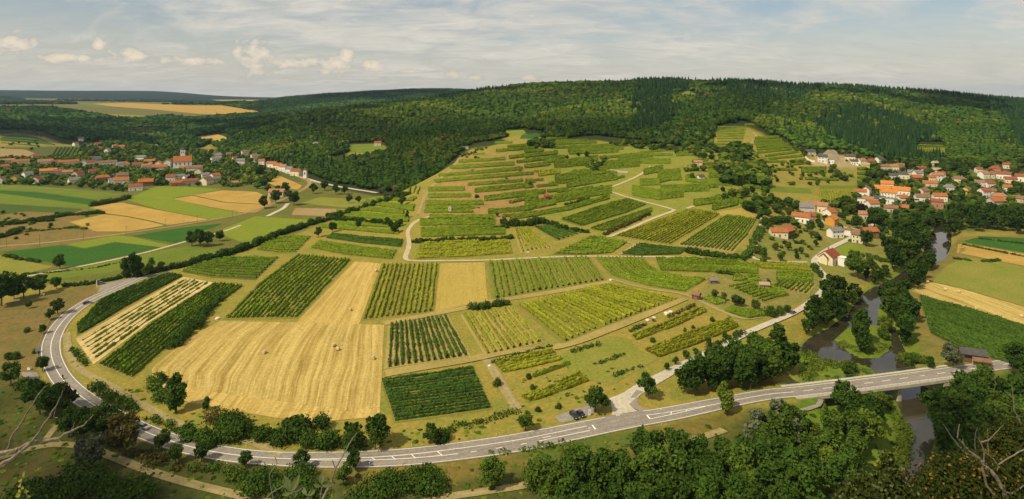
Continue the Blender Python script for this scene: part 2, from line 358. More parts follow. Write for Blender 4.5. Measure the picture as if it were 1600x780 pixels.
# ------------------------------------------------------------------ camera, sun, sky
cam = bpy.data.cameras.new('camera'); cam.sensor_width = 36; cam.lens = 36 * F / 1600; cam.clip_start = .5; cam.clip_end = 60000
cam.shift_y = -(390 - HZ) / 1600
co = link('camera', cam, loc=(0, 0, H)); co.rotation_euler = (R(90), 0, 0); SC.camera = co
SUN = Vector((-.74, -.60, 0)).normalized(); EL = R(50)
sd = Vector((SUN.x * math.cos(EL), SUN.y * math.cos(EL), math.sin(EL)))
ld = bpy.data.lights.new('sun', 'SUN'); ld.energy = 4.7; ld.angle = R(.53); ld.color = (1, .88, .60)
lo = link('sun', ld, loc=(0, 0, 500)); lo.rotation_euler = sd.to_track_quat('Z', 'Y').to_euler()
w = bpy.data.worlds.new('World'); SC.world = w; w.use_nodes = True; nt = w.node_tree; nt.nodes.clear()
sky = nd(nt, 'ShaderNodeTexSky', sky_type='NISHITA', sun_disc=False, sun_elevation=EL, sun_rotation=math.atan2(sd.x, sd.y), air_density=1.1, dust_density=1.2, ozone_density=1.0)
g = nd(nt, 'ShaderNodeTexCoord').outputs['Generated']
sx = nd(nt, 'ShaderNodeSeparateXYZ'); nt.links.new(g, sx.inputs[0]); X_, Y_, Z_ = sx.outputs
za = mth(nt, 'MAXIMUM', Z_, .004)
# high thin cloud: a flat layer seen in perspective
dv = mth(nt, 'ADD', za, .17)
cb = nd(nt, 'ShaderNodeCombineXYZ'); nt.links.new(mth(nt, 'DIVIDE', X_, dv), cb.inputs[0]); nt.links.new(mth(nt, 'DIVIDE', Y_, dv), cb.inputs[1])
hi_v = scalev(nt, cb.outputs[0], (.75, 1.0, 1))
n1 = noise(nt, hi_v, 1.1, 8, .62, .5); n2 = noise(nt, scalev(nt, cb.outputs[0], (1.6, 3.0, 1)), 1.8, 7, .66, .9)
hi_f = ramp(nt, mth(nt, 'MULTIPLY_ADD', n2, .25, mth(nt, 'MULTIPLY', n1, .75)), .33, .56)
# low heaps of cloud along the far horizon
az = nd(nt, 'ShaderNodeMath', operation='ARCTAN2'); nt.links.new(X_, az.inputs[0]); nt.links.new(Y_, az.inputs[1]); az = az.outputs[0]
cb2 = nd(nt, 'ShaderNodeCombineXYZ'); nt.links.new(az, cb2.inputs[0]); nt.links.new(mth(nt, 'MULTIPLY', Z_, 1.5), cb2.inputs[1])
bump = noise(nt, cb2.outputs[0], 46, 6, .62, .2)
heap = None
for u, v, wd, ht in ((400, 92, 34, 34), (372, 82, 9, 20), (395, 75, 14, 22), (520, 100, 40, 18), (543, 90, 16, 28), (585, 105, 26, 15), (704, 117, 18, 9), (205, 88, 34, 12), (155, 70, 8, 14), (20, 68, 30, 16), (300, 95, 50, 10), (470, 98, 60, 11), (740, 121, 18, 5), (825, 123, 22, 8), (120, 92, 60, 8), (640, 112, 30, 5)):
    a0 = math.atan((u - CX) / F); e0 = (HZ - v) / math.hypot(F, u - CX); e0 = math.sin(math.atan(e0))
    dx = mth(nt, 'DIVIDE', mth(nt, 'SUBTRACT', az, a0), wd / F); dy = mth(nt, 'DIVIDE', mth(nt, 'SUBTRACT', Z_, e0), ht / F)
    r2 = mth(nt, 'ADD', mth(nt, 'MULTIPLY', dx, dx), mth(nt, 'MULTIPLY', dy, dy))
    h_ = mth(nt, 'SUBTRACT', 1.0, mth(nt, 'SQRT', r2))
    heap = h_ if heap is None else mth(nt, 'MAXIMUM', heap, h_)
hv = mth(nt, 'ADD', heap, mth(nt, 'MULTIPLY_ADD', bump, 3.2, -1.68))
heap_f = ramp(nt, hv, .0, .40)
heap_c = mixc(nt, ramp(nt, hv, .2, 1.1), (.66, .60, .53), (.98, .83, .62))
hole = None
for u, v, wd, ht, a_ in ((1350, 48, 130, 44, 1.0), (1190, 14, 120, 26, .9), (1470, 12, 90, 34, .8), (1010, 30, 70, 12, .4), (20, 18, 230, 60, 1.0), (690, 6, 90, 12, .6), (1560, 90, 90, 40, .5)):
    a0 = math.atan((u - CX) / F); e0 = math.sin(math.atan((HZ - v) / math.hypot(F, u - CX)))
    dx = mth(nt, 'DIVIDE', mth(nt, 'SUBTRACT', az, a0), wd / F); dy = mth(nt, 'DIVIDE', mth(nt, 'SUBTRACT', Z_, e0), ht / F)
    h_ = mth(nt, 'MULTIPLY', mth(nt, 'SUBTRACT', 1.0, mth(nt, 'SQRT', mth(nt, 'ADD', mth(nt, 'MULTIPLY', dx, dx), mth(nt, 'MULTIPLY', dy, dy)))), a_)
    hole = h_ if hole is None else mth(nt, 'MAXIMUM', hole, h_)
rag = noise(nt, cb2.outputs[0], 9, 7, .68, .6)
hole_f = ramp(nt, mth(nt, 'ADD', hole, mth(nt, 'MULTIPLY_ADD', rag, 2.2, -1.1)), -.1, .75)
hi_f = mth(nt, 'MULTIPLY', hi_f, mth(nt, 'SUBTRACT', 1.0, hole_f))
hz_f = ramp(nt, Z_, .0, .15, .92, .0)
b1 = nd(nt, 'ShaderNodeBackground'); nt.links.new(sky.outputs[0], b1.inputs[0]); b1.inputs[1].default_value = .095
veil = mixc(nt, ramp(nt, n2, .3, .7), (.63, .595, .53), (.81, .755, .655))
veil = mixc(nt, heap_f, veil, heap_c)
b2 = nd(nt, 'ShaderNodeBackground'); nt.links.new(veil, b2.inputs[0]); b2.inputs[1].default_value = 1.0
fac = mth(nt, 'MAXIMUM', mth(nt, 'MULTIPLY', heap_f, .85), mth(nt, 'MAXIMUM', hz_f, mth(nt, 'MULTIPLY_ADD', hi_f, .80, .10)))
mx = nd(nt, 'ShaderNodeMixShader'); nt.links.new(fac, mx.inputs[0]); nt.links.new(b1.outputs[0], mx.inputs[1]); nt.links.new(b2.outputs[0], mx.inputs[2])
ow = nd(nt, 'ShaderNodeOutputWorld'); nt.links.new(mx.outputs[0], ow.inputs[0])
SC.view_settings.view_transform = 'Standard'; SC.view_settings.look = 'None'; SC.view_settings.exposure = -0.05; SC.view_settings.gamma = 1
SC.render.engine = 'CYCLES'; SC.cycles.max_bounces = 5; SC.cycles.diffuse_bounces = 2; SC.cycles.glossy_bounces = 2; SC.cycles.transmission_bounces = 2; SC.cycles.volume_bounces = 0
SC.cycles.use_denoising = True; SC.cycles.sample_clamp_indirect = 4
# ------------------------------------------------------------------ sheets laid on the ground: fields, roads, water
def sheet_poly(name, px, mt, label, off=.10, kind='structure', gs=None):
    w = wpoly(px, 10); c = w.mean(0); gs = gs or max(2.5, c[1] * .009)
    x0, y0 = w.min(0); x1, y1 = w.max(0)
    gx, gy = np.meshgrid(np.arange(x0 + gs / 2, x1, gs), np.arange(y0 + gs / 2, y1, gs)); gx, gy = gx.ravel(), gy.ravel()
    k_ = inside(w, gx, gy) & (dist(w, gx, gy, True) > gs * .3)
    w = resample(np.vstack([w, w[:1]]), ds=gs)[:-1]
    pts = [Vector(q) for q in w] + [Vector(q) for q in zip(gx[k_], gy[k_])]
    r = geometry.delaunay_2d_cdt(pts, [], [list(range(len(w)))], 1, 1e-4)
    v2 = np.array([tuple(q) for q in r[0]]); z_ = hgt(v2[:, 0], v2[:, 1]) + off
    dl = np.hypot(v2[:, 0], v2[:, 1]) * 0
    me_ = mesh_np(name, np.column_stack([v2, z_ + dl]), [tuple(f) for f in r[2]], mt, True, uv=v2)
    return tag(link(name, me_), label, kind=kind)
def sheet_loft(name, A_, B_, mt, label, off=.10, kind='structure', da=4.0, dc=3.0, z=None):
    a = wpath(A_, 10); b = wpath(B_, 10)
    n = max(2, int(max(np.hypot(*np.diff(a, axis=0).T).sum(), np.hypot(*np.diff(b, axis=0).T).sum()) / da) + 1)
    a = resample(a, n=n); b = resample(b, n=n); wd = np.hypot(*(b - a).T).mean(); mm = max(2, int(wd / dc) + 1)
    k_ = np.linspace(0, 1, mm)[:, None, None]; g_ = a[None] * (1 - k_) + b[None] * k_
    al = np.concatenate([[0], np.cumsum(np.hypot(*np.diff((a + b) / 2, axis=0).T))])
    uv = np.stack(np.meshgrid(np.linspace(0, wd, mm), al, indexing='ij'), -1).reshape(-1, 2)
    xy = g_.reshape(-1, 2); jj, ii = np.meshgrid(np.arange(mm - 1), np.arange(n - 1), indexing='ij'); q = (jj * n + ii).ravel()
    me_ = mesh_np(name, np.column_stack([xy, hgt(*xy.T) + off]), np.stack([q, q + 1, q + 1 + n, q + n], 1), mt, True, uv=uv)
    return tag(link(name, me_), label, kind=kind)
def strip_mesh(path, w0, w1, off=.14, zf=None):
    """ribbon between lateral offsets w0 and w1 of a world path"""
    d = np.gradient(path, axis=0); d /= np.hypot(*d.T)[:, None]; nrm = np.stack([d[:, 1], -d[:, 0]], 1)
    L_ = path + nrm * np.reshape(w0, (-1, 1)); R_ = path + nrm * np.reshape(w1, (-1, 1)); n = len(path)
    zz = hgt(*path.T) if zf is None else zf
    V_ = np.concatenate([np.column_stack([L_, zz + off]), np.column_stack([R_, zz + off])]); i = np.arange(n - 1)
    s = np.concatenate([[0], np.cumsum(np.hypot(*np.diff(path, axis=0).T))]); ww = np.mean(np.abs(np.subtract(w1, w0)))
    uv = np.concatenate([np.stack([0 * s, s], 1), np.stack([0 * s + ww, s], 1)])
    return V_, np.stack([i, i + n, i + n + 1, i + 1], 1), uv
def strip(name, path, w0, w1, mt, label, off=.14, zf=None, kind='structure'):
    V_, F_, uv = strip_mesh(path, w0, w1, off, zf); return tag(link(name, mesh_np(name, V_, F_, mt, True, uv=uv)), label, kind=kind)
def track(name, px, wd, mt, label, off=.16, ds=2.0):
    p_ = resample(smooth(wpath(px, 1e9), 2), ds); return strip(name, p_, -wd / 2, wd / 2, mt, label, off)

M_gold = soil('gold_grain', (.44, .29, .075), (.36, .23, .06), .9, (.26, .17, .05), .35)
M_stub = soil('stubble', (.325, .23, .062), (.25, .175, .042), .36, (.51, .385, .135), .9)
M_stub2 = soil('stubble_pale', (.37, .255, .068), (.30, .205, .05), .4, (.54, .395, .135), .8)
M_hay = soil('mown_hay', (.36, .265, .058), (.30, .235, .05), .5, (.42, .31, .09), .5)
M_sand = soil('sandy_soil', (.40, .29, .115), (.32, .23, .085), .25, (.60, .47, .23), .9)
M_mead = soil('meadow', (.15, .18, .025), (.215, .20, .04), .7, (.24, .22, .05), .35)
M_mead2 = soil('young_crop', (.12, .165, .022), (.155, .185, .03), .5, (.09, .13, .018), .5)
M_lime = soil('bright_crop', (.19, .22, .025), (.16, .205, .022), .6, (.13, .17, .02), .4)
M_dark = soil('dark_crop', (.035, .10, .016), (.045, .115, .018), .8, (.03, .08, .013), .4)
M_deep = soil('hill_crop', (.045, .085, .017), (.06, .10, .02), .5, (.09, .11, .03), .4)
M_bare = soil('bare_earth', (.30, .21, .10), (.25, .175, .08), .5, (.34, .25, .12), .4)
M_vine_g = soil('vineyard_grass', (.21, .185, .045), (.165, .165, .035), None)
M_vine_d = soil('vineyard_dry', (.34, .26, .09), (.27, .22, .07), None)
M_vine_s = soil('vineyard_dark', (.10, .10, .028), (.13, .12, .035), None)
M_gravel = soil('pale_gravel', (.46, .385, .255), (.40, .33, .21), None, sc=.2)
M_dirt = soil('dirt_track', (.36, .28, .14), (.28, .22, .10), .9, (.20, .18, .06), .6, sc=.15)
M_conc = soil('pale_paving', (.48, .43, .345), (.43, .385, .31), None, sc=.15)
M_asph = soil('asphalt', (.235, .205, .18), (.19, .165, .145), 1.1, (.285, .25, .215), .8, sc=.12)
M_asph2 = soil('old_asphalt', (.27, .24, .20), (.24, .21, .18), None, sc=.12)
M_paint = plain('road_paint', (.80, .78, .72), .12, 2.0)
M_kerb = plain('road_verge_gravel', (.21, .18, .085), .3, 1.0)
def F_(kind, px, mt, label): return sheet_poly(kind, px, mt, label)
# --- left valley
F_('grass_field', [(0, 297), (60, 300), (150, 312), (192, 304), (120, 296), (40, 290), (0, 288)], M_mead2, 'olive field strip below the left village')
F_('crop_field', [(0, 302), (140, 320), (152, 313), (60, 301), (0, 297.5)], M_dark, 'dark green crop strip in the left valley')
F_('crop_field', [(0, 318), (60, 322), (130, 326), (160, 332), (140, 320.5), (0, 302.5)], M_mead2, 'green crop strip beside the first gold field')
F_('crop_field', [(0, 336), (40, 330), (110, 334), (130, 327), (60, 322.5), (0, 318.5)], M_deep, 'dark green crop beside the scrubby terraces')
F_('grain_field', [(138, 323), (163, 319), (190, 317), (250, 329), (326, 343), (290, 348), (263, 352), (236, 345), (200, 338), (165, 333.5)], M_gold, 'golden grain field left of the bright meadow')
F_('grain_field', [(108, 347), (163, 335), (200, 339.5), (236, 347), (258, 352.5), (200, 362), (150, 362)], M_gold, 'golden grain field beside the railway embankment')
F_('meadow_field', [(196, 312), (245, 291), (290, 292), (348, 296), (300, 305), (268, 310), (330, 325), (383, 333.5), (330, 343), (250, 328)], M_lime, 'bright green meadow in front of the left village')
F_('grain_field', [(270, 311), (300, 306), (350, 317), (424, 321), (400, 332), (384, 333), (330, 324)], M_gold, 'golden grain field with a dark field margin')
F_('grain_field', [(302, 305), (348, 297.5), (400, 300), (420, 308), (424, 320), (352, 316)], M_gold, 'golden grain field below the barn with the brown roof')
F_('crop_field', [(3, 394), (100, 383), (132, 389), (180, 379), (252, 387), (126, 415), (102, 416), (60, 406)], M_dark, 'dark green square crop field in the left valley')
F_('crop_field', [(206, 369), (285, 356), (350, 349), (330, 357), (310, 362), (280, 381)], M_dark, 'dark green wedge of crop beside the railway')
F_('grass_field', [(104, 382), (180, 368), (205, 370), (268, 384), (254, 387), (180, 378), (132, 388)], M_lime, 'yellow green strip between the dark crop fields')
F_('grass_field', [(0, 399), (40, 408), (85, 417), (5, 437), (-60, 444), (-80, 400)], M_mead, 'yellow green meadow at the edge of the farm path')
F_('meadow_field', [(10, 441), (150, 413.5), (290, 384), (355, 392), (330, 404), (250, 412), (160, 428), (60, 440)], M_mead2, 'green meadow below the farm path')
F_('meadow_field', [(348, 358), (400, 338), (500, 345), (470, 352), (440, 365), (395, 380), (375, 378), (352, 369)], M_lime, 'bright yellow green meadow beside the hedgerow')
F_('grain_field', [(462, 325), (540, 327), (510, 338), (455, 336)], M_bare, 'small tan field behind the hedgerow')
F_('grain_field', [(413, 275), (440, 276), (472, 290), (466, 297), (430, 291), (415, 284)], M_gold, 'small golden field under the railway curve')
F_('meadow_field', [(470, 318), (500, 308), (560, 312), (600, 305), (590, 315), (545, 325)], M_mead, 'green meadow at the foot of the wooded slope')
# --- far left plateau and slopes
F_('grain_field', [(145, 162), (200, 161), (300, 165), (395, 165), (412, 174), (350, 179), (310, 178), (250, 172), (170, 166)], M_gold, 'large golden grain field on the far plateau')
F_('grass_field', [(112, 160), (145, 162), (170, 167), (155, 168), (130, 164)], M_mead2, 'green field beside the golden plateau field')
F_('grain_field', [(30, 157), (75, 156.5), (80, 159), (40, 160)], M_gold, 'narrow golden field on the far plateau')
F_('grain_field', [(330, 156), (430, 156), (480, 161), (430, 164), (360, 160)], M_hay, 'pale far field under the blue ridge')
F_('crop_field', [(0, 216), (25, 207), (60, 215), (88, 227), (50, 224), (0, 220)], M_deep, 'dark green vineyard slope above the left village')
F_('grass_field', [(0, 232), (40, 234), (55, 240), (40, 246), (0, 246)], M_bare, 'dry terraced slope above the left village')
for k_, (u, wd) in enumerate(((84, 14), (103, 16), (121, 12))):
    F_('crop_field', [(u, 246), (u + 10, 231), (u + 10 + wd, 230), (u + wd, 247)], M_deep, 'small dark vineyard plot above the left village roofs')
F_('grain_field', [(308, 214), (340, 210), (358, 218), (330, 222)], M_gold, 'small tan clearing on the wooded slope')
# --- right bank
F_('grain_field', [(1497, 382), (1520, 383), (1640, 404), (1640, 423), (1560, 408), (1510, 398), (1495, 396)], M_gold, 'golden stubble strip on the right bank')
F_('crop_field', [(1503, 378), (1525, 371.5), (1640, 388), (1640, 402), (1560, 388)], M_dark, 'bright green crop strip on the right bank')
F_('crop_field', [(1527, 369), (1640, 374), (1640, 386), (1529, 371)], M_dark, 'narrow green crop strip under the riverside trees')
F_('meadow_field', [(1456, 440), (1480, 415), (1510, 402), (1560, 409), (1640, 426), (1640, 490), (1500, 450)], M_mead, 'yellow green meadow on the right bank')
F_('stubble_field', [(1425, 455), (1455, 441), (1500, 451), (1640, 491), (1640, 519), (1600, 507), (1440, 461)], M_stub, 'stubble field with round bales on the right bank')
# --- the big fields inside the road's loop
sheet_loft('stubble_field', [(237, 598), (238, 575), (268, 550), (305, 522), (345, 502)], [(593, 650), (597, 575), (600, 508)], M_stub, 'large stubble field inside the bend of the road')
F_('stubble_field', [(237, 599), (300, 606), (400, 620), (480, 630), (595, 636), (592, 650), (575, 653), (480, 661), (400, 648), (300, 630), (255, 615)], M_stub2, 'mown headland along the lower edge of the stubble')
sheet_loft('stubble_field', [(462, 506), (554, 409)], [(560, 510), (596, 412)], M_stub2, 'narrow stubble strip running up to the track')
sheet_loft('hay_field', [(680, 487), (688, 412)], [(762, 470), (757, 410)], M_hay, 'mown yellow field between two vineyards')
sheet_loft('sand_field', [(118, 530), (287, 433)], [(146, 570), (232, 505), (334, 442)], M_sand, 'sandy strip of newly planted vines')
F_('grass_field', [(870, 560), (960, 525), (985, 530), (1000, 548), (1030, 560), (960, 600), (900, 592)], M_mead, 'yellow green grass slope beside the turning')
F_('meadow_field', [(1298, 394), (1325, 379), (1348, 388), (1352, 392), (1330, 405), (1312, 408)], M_lime, 'mown lawn beside the cream house')
F_('grass_field', [(1112, 333), (1160, 325), (1192, 332), (1194, 341), (1160, 341), (1120, 336)], M_hay, 'dry yellow grass above the right hillside vineyard')
F_('grass_field', [(1160, 297.7), (1269, 303), (1266, 295), (1160, 287)], M_mead2, 'bright green sloping field behind the right village')
F_('grass_field', [(1280, 295.4), (1351, 294.6), (1351, 290), (1283, 290)], M_mead2, 'bright green strip behind the winery')
F_('meadow_field', [(1056, 150), (1075, 142), (1100, 152), (1080, 157)], M_mead2, 'light green clearing high in the hill forest')
F_('meadow_field', [(545, 226), (598, 224), (608, 235), (570, 240), (540, 238)], M_mead2, 'clearing with cottages on the wooded slope')
F_('meadow_field', [(785, 205), (818, 203), (822, 208), (800, 212)], M_lime, 'light green vineyard plot under the hill forest')
F_('crop_field', [(815, 211), (850, 207), (856, 210), (838, 217), (812, 217)], M_dark, 'dark green vineyard plot under the hill forest')
F_('rock_terrain', [(1284, 248), (1286, 240), (1296, 231), (1307, 236), (1314, 250), (1302, 256)], plain('quarry_rock', (.27, .215, .14), .55, .25), 'bare rock face of the old quarry')

# --- water
mt, nt, N, L = nodes('river_water')
bp = nd(nt, 'ShaderNodeBump'); bp.inputs['Strength'].default_value = .10; bp.inputs['Distance'].default_value = .15
nt.links.new(noise(nt, scalev(nt, pos(nt), (.35, .35, 1)), 1.0, 5, .65, .4), bp.inputs['Height'])
pr = out(nt, mixc(nt, ramp(nt, noise(nt, pos(nt), .07, 5), .4, .65), (.030, .027, .015), (.05, .043, .027)), .03, .5, normal=bp.outputs[0])
w_ = RIVER; r = geometry.delaunay_2d_cdt([Vector(q) for q in w_], [], [list(range(len(w_)))], 1, 1e-4)
v2 = np.array([tuple(q) for q in r[0]]); c_ = v2
tag(link('river_water', mesh_np('river_water', np.column_stack([v2, np.full(len(v2), WZ)]), [tuple(f) for f in r[2]], mt)), 'slow grey brown river running under the bridge', kind='structure')

# --- main road
ROADPX = [(262, 421), (240, 427), (215, 436), (178, 453), (146, 466), (115, 485), (92, 508), (80, 532), (79, 550), (82, 565), (95, 592), (125, 620), (174, 650), (229, 677), (292, 698), (340, 708), (400, 715.5), (485, 719), (585, 718), (677, 711), (800, 694), (892, 675), (970, 659.5), (1046, 647), (1108, 636), (1200, 618.6)]
rp = [at(u, v)[:2] for u, v in ROADPX] + [tuple(BR0), tuple(BR1), at(1585, 567.5)[:2], at(1680, 553)[:2], at(1760, 541)[:2]]
ROAD = resample(smooth(np.array(rp), 3), 2.0)
rz = hgt(*ROAD.T)
onb = ((ROAD - BR0) @ e > -9) & ((ROAD - BR0) @ e < Lb + 9) & (dist(np.array([BR0, BR1]), *ROAD.T) < 10)
i0, i1 = np.nonzero(onb)[0][[0, -1]]; ij = np.argmin(np.hypot(*(ROAD - np.array(at(1046, 647)[:2])).T)); rz[ij:i0] = np.linspace(rz[ij], 3.5, i0 - ij); rz[i0:i1 + 1] = np.linspace(3.5, 3.4, i1 - i0 + 1)
for _ in range(12): rz[1:-1] = (rz[:-2] + 2 * rz[1:-1] + rz[2:]) / 4
SR = np.concatenate([[0], np.cumsum(np.hypot(*np.diff(ROAD, axis=0).T))])
def s_of(u, v):
    q = np.array(at(u, v)[:2]); return SR[np.argmin(np.hypot(*(ROAD - q).T))]
# widening for the turning lane
sj = s_of(970, 659.5)
HW = 3.45 + 1.5 * np.clip(1 - np.abs(SR - (sj - 35)) / 75, 0, 1) ** .6 * (np.abs(SR - (sj - 35)) < 75)
# press the ground to the road and raise a soft bank
m = (YY > 140) & (YY < 420)
dr = dist(ROAD[::2], XG[m], YY[m]); near = dr < 16
xs, ys = XG[m][near], YY[m][near]
idx = np.array([np.argmin((ROAD[:, 0] - a) ** 2 + (ROAD[:, 1] - b) ** 2) for a, b in zip(xs, ys)])
k = np.clip((13 - dr[near]) / 7.5, 0, 1); k = k * k * (3 - 2 * k)
bridge_gap = onb[idx] & (np.minimum(idx - i0, i1 - idx) > 6)
zz = ZG[m]; zn = zz[near]; zn = np.where(bridge_gap, zn, zn * (1 - k) + (rz[idx] - .05) * k); zz[near] = zn; ZG[m] = zz
g_ = bpy.data.objects['ground'].data; co_ = np.stack([XG, YY, ZG], -1).reshape(-1).astype(np.float32); g_.vertices.foreach_set('co', co_); g_.update()
VG = vgrid()
V1, F1, uv1 = strip_mesh(ROAD, -HW, HW, .10, rz)
strip('road', ROAD, -HW, HW, M_asph, 'grey two lane country road sweeping round the vineyards', .10, rz)
for sgn, nm in ((-1, 'left'), (1, 'right')):
    strip('road_verge', ROAD, sgn * (HW + .02), sgn * (HW + .35), M_kerb, 'gravel shoulder along the country road', .085, rz)
def mark(s0, s1, off0, off1, wd, verts, faces):
    k_ = (SR >= s0) & (SR <= s1)
    if k_.sum() < 2: return
    P_ = ROAD[k_]; d = np.gradient(ROAD, axis=0)[k_]; d /= np.hypot(*d.T)[:, None]; nrm = np.stack([d[:, 1], -d[:, 0]], 1)
    f = (SR[k_] - s0) / max(s1 - s0, 1e-6); o_ = (off0[k_] if hasattr(off0, '__len__') else off0 + (off1 - off0) * f)
    a = P_ + nrm * (o_ - wd / 2)[:, None] if hasattr(o_, '__len__') else P_ + nrm * (o_ - wd / 2)
    b = P_ + nrm * (o_ + wd / 2)[:, None] if hasattr(o_, '__len__') else P_ + nrm * (o_ + wd / 2)
    n = len(P_); bs = len(verts); zz_ = rz[k_] + .125
    verts += [(*q, z_) for q, z_ in zip(a, zz_)] + [(*q, z_) for q, z_ in zip(b, zz_)]
    faces += [(bs + i, bs + n + i, bs + n + i + 1, bs + i + 1) for i in range(n - 1)]
mv, mf = [], []
gap0, gap1 = s_of(955, 661), s_of(1012, 652)
mark(0, SR[-1], HW - .3, 0, .2, mv, mf)
mark(0, gap0, -(HW - .3), 0, .2, mv, mf); mark(gap1, SR[-1], -(HW - .3), 0, .2, mv, mf)
sA, sB, sC, sD = s_of(470, 719), s_of(690, 709), s_of(1012, 652), s_of(1105, 636)
mark(0, sA, 0, 0, .24, mv, mf)
# hatched island before the turning lane
mark(sA, sB, -.05, -1.3, .24, mv, mf); mark(sA, sB, .05, 1.3, .24, mv, mf)
def cross(s, o0, o1, wd, slant=1.2):
    i = np.searchsorted(SR, s); P_ = ROAD[i]; d = ROAD[min(i + 1, len(ROAD) - 1)] - ROAD[i - 1]; d /= np.hypot(*d); n_ = np.array([d[1], -d[0]]); b = len(mv); z_ = rz[i] + .13
    for o_, sl in ((o0, 0), (o1, slant)):
        for q in (-wd / 2, wd / 2): mv.append((*(P_ + n_ * o_ + d * (q + sl)), z_))
    mf.append((b, b + 1, b + 3, b + 2))
for s in np.arange(sA + 14, sB - 2, 6.5):
    h_ = 1.3 * (s - sA) / (sB - sA); cross(s, -h_, h_, .3)
mark(sB, gap0 - 6, -1.3, -1.3, .24, mv, mf)
for s in np.arange(sB, gap0 - 26, 7.5): mark(s, s + 4, 1.4, 1.4, .24, mv, mf)
mark(gap0 - 26, gap0 - 6, 1.4, 1.4, .24, mv, mf); cross(gap0 - 6, -1.3, 1.4, .5, 0)
def arrow(s):
    i = np.searchsorted(SR, s); P_ = ROAD[i]; d = ROAD[i + 2] - ROAD[i - 2]; d /= np.hypot(*d); n_ = np.array([d[1], -d[0]]); z_ = rz[i] + .13; b = len(mv)
    for a, o_ in ((0, -.12), (0, .12), (3.6, .12), (3.6, -.12), (3.6, -.5), (3.6, .5), (5.6, 0)): mv.append((*(P_ + d * a + n_ * (o_ + .05)), z_))
    mf.append((b, b + 1, b + 2, b + 3)); mf.append((b + 4, b + 5, b + 6))
arrow(s_of(848, 686)); arrow(s_of(916, 672))
# island after the turning
mark(sC, sD, -1.2, -.1, .24, mv, mf); mark(sC, sD, 1.2, .1, .24, mv, mf); cross(sC, -1.2, 1.2, .5, 0)
for s in np.arange(sC + 7, sD - 6, 6.5):
    h_ = 1.2 * (1 - (s - sC) / (sD - sC)); cross(s, h_, -h_, .3)
mark(sD, s_of(1240, 614), 0, 0, .24, mv, mf)
for s in np.arange(s_of(1240, 614) + 3, SR[-1], 8.5): mark(s, s + 5.5, 0, 0, .24, mv, mf)
tag(link('road_markings', mesh_np('road_markings', np.array(mv), mf, M_paint)), 'white painted lines and arrows on the country road', kind='structure')
# --- side roads and tracks
SIDE = [(975, 650), (968, 636), (978, 622), (1000, 607), (1030, 590), (1060, 572), (1115, 545), (1160, 521), (1200, 504), (1235, 490), (1262, 473), (1283, 455), (1290, 443), (1287, 431), (1276, 419), (1269, 409), (1274, 401), (1298, 386), (1329, 372), (1348, 360), (1362, 350)]
track('side_road', SIDE, 5.4, M_conc, 'pale side road climbing from the junction to the village', .13)
sheet_poly('junction_road', [(949, 655), (957, 648), (955, 632), (948, 624), (968, 617), (990, 606), (1002, 603), (985, 618), (984, 633), (994, 643), (1008, 646), (985, 652)], M_conc, 'pale funnel where the side road meets the main road', .12, gs=2)
sheet_poly('parking_lay_by', [(866, 651), (905, 638), (921, 630), (932, 634), (928, 646), (900, 656), (877, 662)], M_asph2, 'small paved parking bay beside the oak', .12, gs=2)
sheet_poly('parking_lay_by', [(153, 457), (157, 447), (163, 443), (190, 438), (214, 433.5), (212, 436), (180, 449), (168, 454)], M_asph2, 'paved lay by beside the road bend', .12, gs=2.5)
track('cycle_path', [(1000, 611), (991, 622), (990, 632), (998, 640), (1016, 644), (1040, 641), (1075, 634)], 2.6, M_asph2, 'narrow grey cycle path curving away from the junction')
track('track', [(671, 338.5), (651, 344.6), (641, 354.6), (636.5, 364), (640, 377), (638, 390), (631.5, 404), (640, 408.5), (700, 408), (760, 407), (840, 403), (920, 400.5), (1000, 401.5), (1090, 402.5), (1120, 404), (1150, 402)], 3.2, M_gravel, 'pale gravel vineyard track curving up the hill')
track('track', [(655, 336), (660, 318), (668, 300), (682, 285), (700, 270), (716, 256), (722, 240)], 4.5, M_dirt, 'steep dirt track along the edge of the wood')
track('track', [(943, 297), (986, 281), (1006, 270), (1017, 260)], 3.0, M_gravel, 'pale track climbing between the upper terraces')
track('track', [(943, 297), (960, 301), (975, 307), (1020, 319), (1050, 327), (1056, 329), (1020, 341), (985, 357), (949, 371)], 3.4, M_gravel, 'pale farm track winding through the hillside vineyards')
track('track', [(1073, 326), (1098, 318), (1127, 310)], 3.0, M_gravel, 'short pale track below the sloping vineyards')
track('track', [(972, 376), (985, 380), (994, 382), (968, 398)], 3.0, M_dirt, 'dry track between two hillside vineyards')
track('path', [(1190, 330), (1181, 390), (1173, 399), (1179, 405), (1195, 408), (1221, 409.5), (1262, 410)], 2.6, M_conc, 'narrow pale path below the gardens')
track('track', [(760, 562), (775, 585), (790, 610), (808, 640)], 4.0, M_dirt, 'dirt track beside the dark green field')
track('track', [(954, 436), (1000, 450), (1074, 460), (1092, 470), (1120, 483), (1160, 500), (1190, 495)], 2.6, M_dirt, 'dirt track running past the vineyard huts')
track('track', [(764, 472), (860, 458), (955, 440)], 5.0, M_vine_d, 'dry grass lane between the vineyards')
track('track', [(600, 506), (680, 490), (760, 475)], 5.0, M_vine_d, 'dry grass lane below the vineyard')
track('track', [(602, 584), (670, 572), (740, 560), (800, 546), (880, 543), (960, 512), (1068, 466)], 6.0, M_vine_d, 'dry grass lane beside the grass slopes')
track('track', [(104, 520), (106, 545), (112, 565), (130, 582), (160, 597), (178, 606), (212, 626), (245, 646), (287, 666)], 3.0, M_dirt, 'stony track between the road and the vineyard')
track('track', [(365, 682), (400, 694), (440, 710)], 3.0, M_dirt, 'short dirt track joining the main road')
track('track', [(0, 716), (35, 705), (75, 695), (115, 695), (155, 705), (200, 724), (260, 746), (320, 762), (400, 781), (440, 792)], 3.0, M_dirt, 'dirt track through the meadows below the road')
